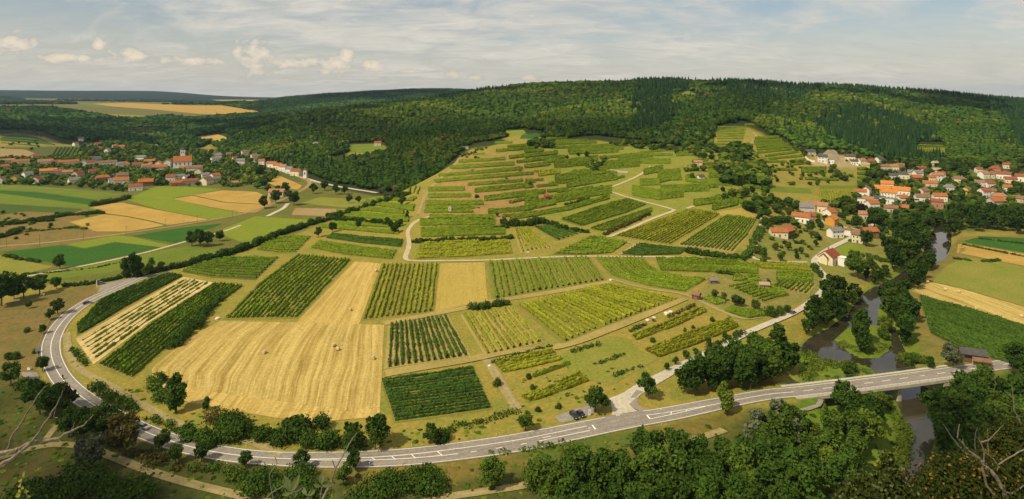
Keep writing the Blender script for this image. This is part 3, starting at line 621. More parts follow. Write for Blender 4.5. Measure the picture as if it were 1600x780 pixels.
track('path', [(68, 692), (80, 676), (90, 663)], 2.0, M_dirt, 'reddish footpath through the meadow below the road')
track('track', [(640, 792), (690, 778), (760, 768), (820, 759), (848, 753)], 3.0, M_dirt, 'pale dirt track entering the dense wood')
track('track', [(1052, 695), (1090, 686), (1132, 672)], 3.0, M_dirt, 'pale dirt track leaving the dense wood')
track('path', [(1251, 641), (1268, 637), (1280, 632), (1286, 624)], 2.6, M_asph2, 'grey path passing below the bridge')
track('farm_path', [(-40, 450), (5, 439.5), (80, 425), (150, 412), (220, 397), (286, 379), (312, 371), (350, 362), (376, 352)], 3.2, M_gravel, 'pale farm path between the valley meadows')
track('railway_land', [(-60, 392), (0, 385), (60, 381), (130, 373), (197, 365), (308, 348), (400, 331), (443, 311), (474, 297), (488, 285), (470, 275), (440, 268)], 5.0, M_bare, 'brown railway embankment crossing the left valley')
track('village_road', [(392, 251), (400, 254), (443, 268), (483, 280.5), (501, 286), (545, 294.5), (590, 301.5)], 5.5, M_conc, 'pale valley road below the wooded slope')
track('village_road', [(418, 338), (430, 332), (443, 326), (450, 318)], 4.0, M_conc, 'pale farm road beside the railway')
track('village_road', [(231, 219), (243, 222), (247, 229), (243, 234), (258, 238)], 8.0, M_conc, 'pale road curving into the far wooded valley')
track('garden_path', [(1350, 360), (1290, 350), (1283, 345)], 4.0, M_conc, 'pale drive to the houses with the orange roofs')
track('hill_path', [(1176, 207), (1184, 213), (1172, 226), (1171, 235), (1182, 246), (1215, 250)], 3.0, M_dirt, 'tan path between the upper right terraces')
# two thin rails in the railway cutting
rl = resample(smooth(wpath([(197, 365), (308, 348), (400, 331), (443, 311), (474, 297)], 1e9), 2), 4.0)
for o_ in (-.75, .75): strip('railway_track_line', rl, o_ - .12, o_ + .12, plain('rail_steel', (.22, .17, .13), .2), 'rusty rail on the railway embankment', .3)
# ------------------------------------------------------------------ vines
L_dark = leaf('vine_dark', (.045, .095, .014), (.080, .135, .02), scale=.15, rnd=.3)
L_mid = leaf('vine_green', (.13, .20, .016), (.205, .262, .024), scale=.12, rnd=.3)
L_yel = leaf('vine_yellow', (.225, .26, .019), (.31, .305, .03), scale=.10, rnd=.35)
L_semi = leaf('vine_deep_green', (.085, .15, .014), (.145, .205, .02), scale=.15, rnd=.3)
L_corn = leaf('corn_leaf', (.042, .095, .018), (.085, .135, .024), scale=.2, rnd=.3)
M_post = plain('wooden_post', (.30, .24, .17), .3, 2)
def row_geo(P_, h_, wd, ds=.9, lf=5.0, gap=.0, rs=None):
    """one vine row: a rough hedge-like body and loose leaf clumps; returns vertices and quads in world space"""
    rs = rs or RNG; P_ = resample(P_, ds); n = len(P_)
    if n < 3: return np.zeros((0, 3)), np.zeros((0, 4), int)
    d = np.gradient(P_, axis=0); d /= np.hypot(*d.T)[:, None] + 1e-9; nr = np.stack([d[:, 1], -d[:, 0]], 1)
    zb = hgt(*P_.T); s = np.clip(1 + .35 * np.sin(np.cumsum(rs.normal(0, .6, n))) + rs.normal(0, .18, n), .25, 1.6)
    if gap: s *= np.where(np.convolve(rs.random(n) < gap, np.ones(4), 'same') > 0, .12, 1)
    prof = [(-.5, .25), (-.42, .75), (0, 1.0), (.42, .75), (.5, .25)]
    V_ = []
    for a, b in prof:
        j = rs.normal(0, .12, (n, 2)); V_.append(np.column_stack([P_ + nr * ((a + j[:, 0] * .6) * wd * s)[:, None], zb + np.maximum(.1, (b + j[:, 1]) * h_ * (.45 + .55 * s))]))
    V_ = np.stack(V_, 1).reshape(-1, 3); k_ = len(prof); i = np.arange(n - 1)[:, None] * k_ + np.arange(k_ - 1)[None]; i = i.ravel()
    Q = np.stack([i, i + k_, i + k_ + 1, i + 1], 1)
    m_ = int(n * ds * lf)
    if m_:
        t = rs.random(m_) * (n - 1.01); a = t.astype(int); f = (t - a)[:, None]; C_ = P_[a] * (1 - f) + P_[a + 1] * f; sa = s[a]
        kk = sa > .2; C_, a, sa = C_[kk], a[kk], sa[kk]; m_ = len(a)
        C3 = np.column_stack([C_ + nr[a] * (rs.normal(0, .33, m_) * wd * sa)[:, None], zb[a] + (.25 + .85 * rs.random(m_)) * h_ * (.5 + .5 * sa)])
        q1 = rs.normal(0, 1, (m_, 3)); q1 /= np.linalg.norm(q1, axis=1)[:, None]; q2 = np.cross(q1, rs.normal(0, 1, (m_, 3))); q2 /= np.linalg.norm(q2, axis=1)[:, None] + 1e-9
        sz = (.12 + .17 * rs.random(m_))[:, None] * max(1.0, h_ / 1.9)
        LV = np.stack([C3 - q1 * sz - q2 * sz, C3 + q1 * sz - q2 * sz, C3 + q1 * sz + q2 * sz, C3 - q1 * sz + q2 * sz], 1).reshape(-1, 3)
        b0 = len(V_); V_ = np.concatenate([V_, LV]); Q = np.concatenate([Q, b0 + np.arange(m_ * 4).reshape(-1, 4)])
    return V_, Q
NROW = 0
STUFF = {}
def vineyard(label, A_, B_, n, lm, gm, gl, h_=1.9, wd=.9, gap=0.0, posts=False, lf=6.0, name='vine_row', cat='vine row', group=None, inset=.02):
    """a block of rows between the edge lines A and B (photo pixels), each row an object of its own"""
    global NROW
    rest = NROW + n > 300
    if gm: sheet_loft('vineyard_land', A_, B_, gm, gl, .07)
    a = resample(wpath(A_, 10), n=60); b = resample(wpath(B_, 10), n=60)
    for k_ in range(n):
        f = inset + (k_ + .5) / n * (1 - 2 * inset); P_ = a * (1 - f) + b * f; P_ = P_[1:-1]
        sp_ = np.hypot(*(b - a).T).mean() / n; wd = min(wd, sp_ * .36); h_ = min(h_, 1.35)
        V_, Q = row_geo(P_, h_ * random.uniform(.92, 1.08), wd, .9, lf, gap)
        if len(V_) == 0: continue
        if rest:
            L_ = STUFF.setdefault({'vine_dark': 'dark', 'vine_yellow': 'yel'}.get(lm.name, 'mid'), [[], [], 0]); L_[0].append(V_); L_[1].append(Q + L_[2]); L_[2] += len(V_); continue
        o3 = np.array([*P_[0], float(hgt(*P_[0]))]); o = link(name, mesh_np(name, V_ - o3, Q, lm), loc=o3)
        tag(o, label, cat, group or 'rows of the ' + gl.split(' under ')[-1]); NROW += 1
V_ = vineyard
V_('dark green vine row between the left road bend and the sandy strip', [(120, 525), (200, 479), (287, 431)], [(120, 510), (154, 471), (200, 450), (266, 427)], 8, L_dark, M_vine_s, 'dry soil under dark vineyard at the road bend', 2.0, 1.3)
V_('sparse row of young vines on the sandy strip', [(122, 532), (290, 434)], [(148, 566), (234, 503), (330, 442)], 6, L_mid, None, 'sandy strip vines', .9, .7, .10, lf=3)
V_('vine row between the sandy strip and the large stubble field', [(149, 572), (234, 506), (335, 442)], [(205, 595), (290, 518), (320, 492), (383, 446)], 9, L_semi, M_vine_g, 'grass under vineyard beside the stubble', 2.0, 1.1, .01)
V_('row of the flat dark vineyard behind the sandy strip', [(283, 425), (330, 434), (400, 438)], [(325, 402), (380, 401), (437, 402)], 9, L_semi, M_vine_s, 'grass under flat vineyard behind the sandy strip', 1.9, 1.3)
V_('vine row in the tall sloping vineyard left of the stubble strip', [(347, 500), (400, 446), (465, 397)], [(466, 498), (551, 406)], 15, L_mid, M_vine_g, 'grass under sloping vineyard left of the stubble strip', 2.0, 1.0, .02)
V_('vine row in the yellow green vineyard between the stubble strip and the mown field', [(562, 502), (595, 413)], [(678, 488), (686, 412)], 13, L_yel, M_vine_g, 'dry grass under yellow green vineyard', 1.9, 1.0, .01)
V_('vine row in the wide vineyard below the gravel track', [(768, 469), (759, 410)], [(949, 438), (922, 402)], 19, L_mid, M_vine_g, 'dry grass under wide vineyard below the track', 2.1, 1.35)
V_('curving vine row in the fan shaped vineyard', [(929, 402), (940, 416), (954, 431), (1010, 447), (1072, 457)], [(1006, 403), (1014, 414), (1030, 426), (1070, 434), (1106, 437)], 13, L_mid, M_vine_g, 'grass under fan shaped vineyard', 2.0, 1.3)
V_('vine row in the long plot above the fan shaped vineyard', [(1030, 424), (1120, 427), (1186, 429)], [(1022, 404), (1090, 403), (1150, 404), (1186, 418)], 10, L_mid, M_vine_g, 'grass under plot above the fan shaped vineyard', 1.9, 1.5)
V_('vine row in the broad yellow vineyard above the grass slopes', [(878, 539), (840, 505), (806, 478)], [(1064, 466), (1010, 454), (955, 443)], 23, L_yel, M_vine_g, 'grass under broad yellow vineyard', 1.9, 1.15, .015)
V_('vine row in the narrow yellow vineyard beside the broad one', [(757, 556), (719, 492)], [(850, 535), (800, 480)], 9, L_yel, M_vine_d, 'dry grass under narrow yellow vineyard', 1.8, 1.1, .01)
V_('dark tall vine row in the small square vineyard right of the stubble', [(600, 577), (607, 507)], [(736, 557), (700, 493)], 13, L_dark, M_vine_d, 'dry grass under small square vineyard', 2.2, 1.2, posts=True)
V_('low crop row in the dark green field above the road', [(616, 662), (690, 652), (770, 640)], [(593, 592), (660, 584), (740, 572)], 15, L_corn, M_vine_g, 'brown soil under dark green field above the road', 1.0, 1.5, .01, name='crop_row', cat='crop row')
V_('yellow vine row in the upper plot beside the dirt track', [(785, 585), (840, 574), (882, 564)], [(770, 567), (820, 554), (862, 545)], 5, L_yel, None, 'upper plot beside the dirt track', 1.6, 1.8, .02)
V_('green vine row in the single strip beside the bushes', [(832, 592), (892, 571)], [(831, 588), (891, 567)], 2, L_mid, None, 'single strip beside the bushes', 1.6, 1.4)
V_('yellow vine row in the plot nearest the parking bay', [(828, 630), (880, 613), (922, 597)], [(812, 622), (860, 604), (905, 582)], 4, L_yel, None, 'plot nearest the parking bay', 1.7, 1.9, .03)
V_('vine row on the grass slope below the white stones', [(992, 534), (1050, 514), (1107, 488)], [(986, 526), (1040, 505), (1098, 479)], 3, L_yel, None, 'slope below the white stones', 1.9, 1.5, .02)
V_('vine row on the grass slope beside the side road', [(1028, 561), (1090, 540), (1158, 511)], [(1004, 549), (1060, 526), (1142, 496)], 6, L_yel, None, 'slope beside the side road', 1.9, 1.3, .03)
V_('dark vine row in the large vineyard on the right bank', [(1455, 522), (1500, 545), (1560, 566), (1640, 590)], [(1434, 461), (1520, 483), (1600, 509), (1640, 521)], 20, L_dark, M_vine_s, 'grass under large vineyard on the right bank', 1.9, 1.2)
V_('vine row in the plot between the two hut lanes', [(1196, 474), (1232, 462)], [(1134, 447), (1170, 440), (1225, 452)], 8, L_mid, M_vine_g, 'grass under plot between the huts', 1.7, 1.6, .01)
V_('vine row in the small plot below the dark hut', [(1130, 487), (1170, 500), (1195, 494)], [(1142, 480), (1172, 484), (1196, 489)], 4, L_mid, None, 'small plot below the dark hut', 1.6, 1.5)
V_('vine row in the tiny plot beside the red brown hut', [(1098, 468), (1118, 478)], [(1112, 462), (1136, 474)], 4, L_mid, None, 'tiny plot beside the red brown hut', 1.6, 1.5)
V_('vine row in the plot behind the plank hut', [(1144, 440), (1190, 441)], [(1146, 431), (1185, 432)], 4, L_mid, None, 'plot behind the plank hut', 1.6, 1.4, .03)
V_('vine row in the dense green plot near the bend of the side road', [(1213, 440), (1270, 442)], [(1213, 424), (1240, 425), (1271, 428)], 8, L_mid, M_vine_s, 'grass under dense plot near the side road bend', 1.7, 1.7)
V_('vine row in the long strip under the gardens', [(1190, 420), (1230, 422), (1268, 425)], [(1172, 411), (1225, 411), (1262, 413)], 6, L_yel, M_mead2, 'grass under strip below the gardens', 1.5, 1.7)
V_('short vine row in the striped plot beside the side road', [(1203, 448), (1216, 440)], [(1262, 460), (1276, 444)], 8, L_mid, M_vine_d, 'dry soil under striped plot beside the side road', 1.4, 1.0, .02)
V_('vine row in the tall left vineyard under the shrubby bank', [(958, 369), (1020, 347), (1078, 327)], [(1049, 383), (1090, 358), (1127, 335)], 15, L_yel, M_vine_g, 'grass under left vineyard below the shrubby bank', 1.9, 1.05, .01)
V_('vine row in the striped vineyard right of the dry lane', [(1058, 384), (1100, 357), (1135, 337)], [(1146, 395), (1170, 368), (1184, 343)], 14, L_mid, M_vine_d, 'dry grass under striped vineyard right of the dry lane', 1.9, 1.0)
V_('dark vine row in the wedge below the pale track', [(968, 398), (1000, 400), (1062, 398)], [(1000, 380), (1040, 385), (1076, 390)], 7, L_dark, M_vine_s, 'grass under dark wedge below the pale track', 1.9, 1.6)
V_('vine row in the green wedge above the gravel track', [(862, 398), (910, 399), (955, 396)], [(924, 368), (950, 371), (982, 378)], 9, L_mid, M_vine_s, 'grass under green wedge above the track', 1.9, 1.6)
V_('vine row in the small dark square under the hedge', [(834, 355), (870, 377)], [(860, 352), (914, 363)], 6, L_dark, M_vine_g, 'grass under small dark square below the hedge', 2.0, 1.5)
V_('yellow vine row in the small plot above the gravel track', [(802, 358), (813, 395)], [(824, 355), (864, 387)], 7, L_yel, M_vine_d, 'dry grass under small plot above the track', 1.9, 1.0)
V_('vine row in the broad plot above the gravel track', [(648, 406), (720, 403), (802, 397)], [(655, 379), (720, 377), (797, 376)], 9, L_yel, M_vine_g, 'grass under broad plot above the gravel track', 1.8, 1.7, .02)
V_('vine row in the lower plot left of the curving track', [(484, 388), (540, 399), (615, 406)], [(500, 376), (560, 385), (622, 392)], 6, L_mid, M_vine_g, 'grass under lower plot left of the curving track', 1.8, 1.8)
V_('vine row in the darker plot left of the curving track', [(508, 372), (560, 380), (628, 387)], [(518, 365), (570, 370), (632, 375)], 5, L_dark, M_vine_s, 'grass under darker plot left of the curving track', 1.8, 1.8)
V_('vine row in the plot behind the large sloping vineyard', [(400, 391), (436, 397), (462, 396)], [(425, 370), (460, 368), (488, 369)], 9, L_mid, M_vine_g, 'grass under plot behind the sloping vineyard', 1.8, 1.3)
V_('vine row in the long hillside field below the pale track', [(909, 354), (980, 333), (1011, 320)], [(875, 343), (930, 324), (981, 310)], 11, L_mid, M_vine_s, 'grass under long hillside field', 1.8, 1.5)
V_('vine row in the light strip beside the long hillside field', [(938, 362), (960, 358), (1020, 331)], [(920, 358), (940, 350), (1020, 325)], 5, L_mid, M_vine_g, 'grass under light hillside strip', 1.8, 1.5)
print('vine rows', NROW)
# the terraces higher on the hill: hundreds of short rows
def terr(u0, v0, u1, v1, dv, n=None, lm='mid', um=None, vm=None):
    lo_ = [(u0, v0)] + ([(um, vm)] if um else []) + [(u1, v1)]
    a = wpath(lo_, 8); b = wpath([(u, v - dv) for u, v in lo_], 8); k_ = 40; a = resample(a, n=k_); b = resample(b, n=k_)
    wd = np.hypot(*(b - a).T).mean(); n = n or max(1, min(9, int(round(wd / 2.6))))
    for i in range(n):
        f = (i + .5) / n; V1_, Q1 = row_geo(a * (1 - f) + b * f, 1.6, 1.15, 1.6, 2.2)
        L_ = STUFF.setdefault(lm, [[], [], 0]); L_[0].append(V1_); L_[1].append(Q1 + L_[2]); L_[2] += len(V1_)
def h1(x0, y0, x1, y1, t, lm='mid', ou=640, ov=210): terr(ou + x0 / 6.5, ov + y0 / 6.5, ou + x1 / 6.5, ov + y1 / 6.5, max(1.0, t / 6.5 * 1.2 - 1.9), None, lm)
for a in ((500, 295, 970, 265, 30), (405, 360, 1065, 318, 35), (300, 438, 1145, 368, 35), (245, 497, 1255, 413, 35), (590, 530, 1150, 490, 35), (190, 585, 555, 578, 45), (660, 600, 1245, 545, 48), (190, 650, 620, 645, 40),
          (760, 685, 1300, 625, 55), (1010, 712, 1300, 650, 35), (165, 728, 745, 722, 48), (165, 767, 660, 760, 30), (880, 185, 1300, 150, 30), (1010, 255, 1230, 225, 32), (1090, 300, 1300, 270, 30), (1170, 350, 1300, 325, 35), (1180, 485, 1300, 475, 25), (870, 98, 1040, 95, 22), (1000, 140, 1190, 125, 26), (1170, 190, 1300, 180, 24)): h1(*a)
for a in ((150, 152, 640, 150, 35), (205, 210, 860, 212, 38), (105, 283, 870, 275, 62), (115, 400, 970, 372, 85), (940, 200, 1300, 160, 30), (1020, 225, 1300, 187, 32)): h1(*a, ou=640, ov=310)
terr(763, 336, 868, 321, 8, 4, 'mid', 820, 331)
terr(820, 341.5, 952, 312, 7, 4, 'mid', 888, 330)
for a in ((220, 65, 430, 45, 35), (310, 110, 730, 95, 30), (300, 150, 890, 125, 28), (440, 185, 1000, 160, 40), (450, 207, 950, 187, 26), (0, 190, 190, 180, 28), (0, 245, 330, 205, 38), (0, 290, 400, 242, 32), (195, 305, 400, 265, 36), (0, 350, 240, 325, 40), (140, 432, 350, 402, 55, 'yel'), (300, 352, 650, 322, 75), (480, 300, 740, 270, 50),
          (310, 490, 820, 405, 68), (700, 410, 940, 400, 30), (0, 420, 85, 410, 18), (20, 490, 190, 475, 28), (120, 545, 330, 527, 28), (430, 550, 930, 468, 66), (0, 560, 90, 545, 28), (230, 597, 440, 572, 32), (250, 640, 500, 600, 22, 'yel'), (470, 590, 690, 555, 30), (0, 635, 210, 610, 50), (280, 705, 880, 605, 78), (0, 690, 130, 662, 34), (0, 770, 310, 715, 80), (820, 252, 1230, 207, 28), (950, 275, 1300, 232, 44), (790, 365, 1170, 335, 80), (1160, 300, 1300, 285, 40)): h1(*a[:5], *(a[5:] or ('mid',)), ou=820, ov=210)
terr(988, 307, 1068, 309, 17, 8, 'mid', 1031, 314)
for a in ((10, 300, 310, 305, 52), (180, 455, 410, 440, 80), (40, 420, 230, 380, 60), (0, 525, 200, 520, 62), (200, 500, 330, 465, 45), (460, 482, 930, 535, 58), (370, 225, 600, 215, 52), (530, 292, 690, 276, 28), (640, 315, 800, 300, 24), (690, 400, 790, 410, 44), (920, 462, 1140, 474, 56), (1040, 555, 1300, 557, 75), (550, 735, 830, 695, 62), (770, 665, 1000, 667, 40), (740, 780, 990, 725, 66), (1000, 705, 1240, 742, 46), (1230, 745, 1300, 750, 34), (0, 190, 250, 180, 20), (80, 130, 350, 118, 24), (210, 600, 700, 580, 70)): h1(*a, ou=1000, ov=210)
for k_, v in enumerate((200, 203.5, 207, 210.5, 214, 218, 222.5, 227, 231.5)): terr(1121, v, 1166 - .9 * k_, v - .3, 1.2)
for a in ((130, 185, 370, 170), (120, 215, 400, 200), (130, 245, 420, 225), (140, 270, 470, 245), (150, 297, 480, 267), (150, 332, 500, 292), (230, 365, 560, 322), (270, 392, 600, 362), (160, 422, 450, 422), (480, 417, 640, 402), (490, 450, 690, 432), (240, 500, 550, 502), (600, 520, 850, 522), (20, 50, 150, 40), (200, 60, 380, 110), (640, 595, 980, 605)): h1(*a, 26, ou=1160, ov=190)
h1(600, 522, 850, 525, 60, ou=1160, ov=190)
for k_ in range(12):
    f = (k_ + .5) / 12; terr(1278 + 54 * f, 299 - 2 * f, 1283 + 56 * f, 315 + f, .01, 1, 'yel')
for a in ((0, 305, 120, 292), (0, 390, 320, 405), (260, 345, 430, 330), (0, 440, 330, 430), (0, 350, 250, 345), (0, 480, 190, 500)): h1(*a, 30, ou=1340, ov=220)
for v in (228, 231.5, 235, 238.5, 242, 245.5): terr(1434, v, 1474, v + 1, 1.0)
for v in (224, 229, 234, 239): terr(1476, v + 2, 1540, v + 6, 1.0)
for a in ((300, 80, 520, 68, 26), (20, 225, 330, 222, 26), (700, 120, 880, 110, 22), (780, 330, 950, 330, 26), (700, 445, 900, 440, 34), (960, 520, 1130, 520, 34), (230, 475, 420, 470, 40), (620, 350, 760, 345, 30), (860, 690, 1010, 690, 34), (430, 350, 520, 350, 28, 'yel'), (620, 555, 790, 545, 40)): h1(*a[:5], *(a[5:] or ('mid',)), ou=1000, ov=210)
for a in ((0, 130, 190, 125, 24), (310, 82, 640, 72, 24), (560, 130, 900, 118, 22), (660, 205, 900, 190, 26), (480, 400, 620, 385, 30), (560, 475, 800, 450, 34), (250, 520, 420, 500, 24), (500, 620, 800, 565, 26), (900, 470, 1010, 440, 26), (330, 600, 520, 575, 22), (100, 390, 190, 380, 22, 'yel'), (0, 505, 110, 500, 22), (620, 340, 760, 335, 34)): h1(*a[:5], *(a[5:] or ('mid',)), ou=820, ov=210)
for a in ((640, 215, 760, 205, 0), (1180, 240, 1300, 215, 26), (900, 650, 1190, 600, 30), (780, 590, 1000, 570, 20)): h1(*a, ou=640, ov=210)
# terraces left of the curving track
for a in ((600, 60, 1080, 130, 42), (500, 120, 980, 165, 40), (300, 180, 1030, 245, 55), (250, 265, 830, 300, 34), (130, 300, 930, 370, 38), (700, 20, 1080, 30, 22), (830, 20, 930, 25, 16)): h1(*a, ou=480, ov=310)
for u0, v0, u1, v1 in ((640, 300, 644, 291), (646, 302, 650, 292), (652, 304, 656, 294)): terr(u0, v0, u1, v1, .01, 1)
terr(640, 313, 650, 312, 3); terr(640, 325, 648, 324, 3)
# scattered terraced vineyards of the left hillside
for v in (209, 213, 217, 221): terr(2, v + 3, 60, v + 8, .8, 1, 'dark')
for k_ in range(9): terr(80 + 6 * k_, 246, 90 + 6 * k_, 231, .01, 1, 'dark')
for lm, (vs, qs, n_) in STUFF.items():
    o = link('hillside_vines', mesh_np('hillside_vines', np.concatenate(vs), np.concatenate(qs), {'mid': L_mid, 'yel': L_yel, 'dark': L_dark}[lm]))
    tag(o, {'mid': 'green vine rows on the narrow hillside terraces', 'yel': 'yellowing vine rows on the hillside terraces', 'dark': 'dark vine rows on the slope above the left village'}[lm], 'vines', kind='stuff')
# ------------------------------------------------------------------ buildings
def roofmat(name, col):
    mt, nt, N, L = nodes(name); tc = nd(nt, 'ShaderNodeTexCoord').outputs['Object']
    wv = nd(nt, 'ShaderNodeTexWave', wave_type='BANDS', bands_direction='Z'); wv.inputs['Scale'].default_value = 1.6; wv.inputs['Distortion'].default_value = 1.5; nt.links.new(tc, wv.inputs[0])
    c = mixc(nt, 1.0, col, ramp(nt, noise(nt, tc, .7, 6, .7), .25, .75, .62, 1.35), 'MULTIPLY')
    c = mixc(nt, mth(nt, 'MULTIPLY', wv.outputs['Fac'], .25), c, (col[0] * .5, col[1] * .5, col[2] * .5)); out(nt, c, .85, .15); return mt
RM = {k_: roofmat('roof_' + k_, c) for k_, c in dict(orange=(.36, .125, .044), bright=(.50, .19, .045), red=(.26, .085, .045), brown=(.22, .125, .075), salmon=(.35, .17, .09), grey=(.20, .19, .18), dark=(.085, .08, .08), beige=(.36, .28, .19), darkred=(.25, .065, .04)).items()}
WM = {k_: plain('plaster_' + k_, c, .14, .5, .9, .1, True) for k_, c in dict(white=(.74, .71, .64), cream=(.68, .60, .42), beige=(.50, .42, .31), yellow=(.66, .48, .10), grey=(.46, .44, .40), wood=(.20, .12, .065), brick=(.38, .20, .13), orange=(.58, .28, .06), redwood=(.17, .06, .04)).items()}
M_glass = plain('window_glass', (.045, .05, .055), .2, 1, .15, .5, True)
M_wood = plain('dark_timber', (.14, .085, .05), .3, 1.5, obj=True)
M_steel = plain('galvanised_steel', (.45, .45, .44), .15, 2, .4, .5, True)
M_conct = plain('concrete', (.46, .41, .32), .2, .4)
def win_mesh(fm):
    m_ = MB(); m_.box(0, 0, 0, 1.05, .10, 1.35, 0); m_.box(0, -.035, 0, .85, .10, 1.15, 1); return m_.data('window', [fm, M_glass])
WIN = win_mesh(WM['white']); DOOR = MB(); DOOR.box(0, 0, 1.05, 1.1, .12, 2.1); DOOR = DOOR.data('door', [M_wood])
CH = MB(); CH.box(0, 0, 0, .8, .8, 1.6); CH.box(0, 0, .85, .95, .95, .15); CH = CH.data('chimney', [WM['brick']])
HOUSES = []
def house(u, v, L_, D, wh, rot, rf, wl, label, kind='gable', cat='house', name='house', win=3, pitch=.8, floors=1, chim=True, group=None):
    x, y, z = at(u, v); va = math.atan2(x, y); rz_ = R(rot) - va; D *= .78 if u > 1300 else .82; wh += 1.2 if u > 600 else 1.7; pitch *= .88; L_ *= .84 if u > 1300 else .97
    dep = (abs(math.sin(R(rot))) * L_ + abs(math.cos(R(rot))) * D) / 2
    x += math.sin(va) * dep; y += math.cos(va) * dep
    cs = [(x + math.cos(rz_) * a * L_ / 2 - math.sin(rz_) * b * D / 2, y + math.sin(rz_) * a * L_ / 2 + math.cos(rz_) * b * D / 2) for a in (-1, 1) for b in (-1, 1)]
    zz_ = hgt([c[0] for c in cs], [c[1] for c in cs]); z = float(max(z, np.median(zz_)))
    HOUSES.append((x, y, max(L_, D) * .6)); o = tag(link(name, None, loc=(x, y, z), rz=rz_), label, cat, group)
    rh = D / 2 * pitch; a = D / 2; low = -3.0
    w_ = MB()
    if kind == 'hip' or kind == 'flat': w_.prism([(-a, low), (a, low), (a, wh), (-a, wh)], (-L_ / 2, L_ / 2))
    else: w_.prism([(-a, low), (a, low), (a, wh), (0, wh + rh), (-a, wh)], (-L_ / 2, L_ / 2))
    w_.build('wall', [WM[wl]], o)
    r_ = MB(); ov = .5; zl = wh - ov * pitch + .03
    if kind == 'flat': r_.box(0, 0, wh + .15, L_ + .4, D + .4, .3)
    elif kind == 'hip':
        b = L_ / 2 + ov; c_ = a + ov; rr = max(.1, L_ / 2 - D * .45)
        Vh = [(-b, -c_, zl), (b, -c_, zl), (b, c_, zl), (-b, c_, zl), (-rr, 0, wh + rh), (rr, 0, wh + rh)]
        r_.add(Vh, [(0, 1, 5, 4), (1, 2, 5), (2, 3, 4, 5), (3, 0, 4), (3, 2, 1, 0)])
    else: r_.prism([(-a - ov, zl), (0, wh + rh + .03), (a + ov, zl), (a + ov, zl + .28), (0, wh + rh + .33), (-a - ov, zl + .28)], (-L_ / 2 - .4, L_ / 2 + .4))
    ro = r_.build('roof', [RM[rf]], o)
    if chim and kind != 'flat':
        link('chimney', CH, ro, (L_ * .2, D * .12, wh + rh * .9 + .5))
    k_ = 0
    for fl in range(floors):
        zw = 1.6 + fl * 2.8 if floors > 1 or wh > 2.6 else wh * .55
        for i in range(win):
            xx = (i + .5) / win * L_ - L_ / 2
            if fl == 0 and i == win // 2 and win > 1 and kind != 'barn': link('door', DOOR, o, (xx, -a - .03, 0)); continue
            link('window', WIN, o, (xx, -a - .03, zw))
    for sg in (-1, 1):
        if (sg > 0) == (math.sin(R(rot)) > -.05) or abs(math.cos(R(rot))) > .8:
            for yy in ((-D * .22, D * .22) if D > 7 and wh > 2.4 else (0,)): link('window', WIN, o, (sg * (L_ / 2 + .03), yy, 1.6 if wh > 2.4 else 1.3), rz=math.pi / 2 * sg)
            if kind == 'gable' and rh > 2.4: link('window', WIN, o, (sg * (L_ / 2 + .03), 0, wh + rh * .3), rz=math.pi / 2 * sg)
    return o
def hh(*rows):
    for r_ in rows: house(*r_[:9], **(r_[9] if len(r_) > 9 else {}))
f2 = dict(floors=2); G = lambda g: dict(group=g)
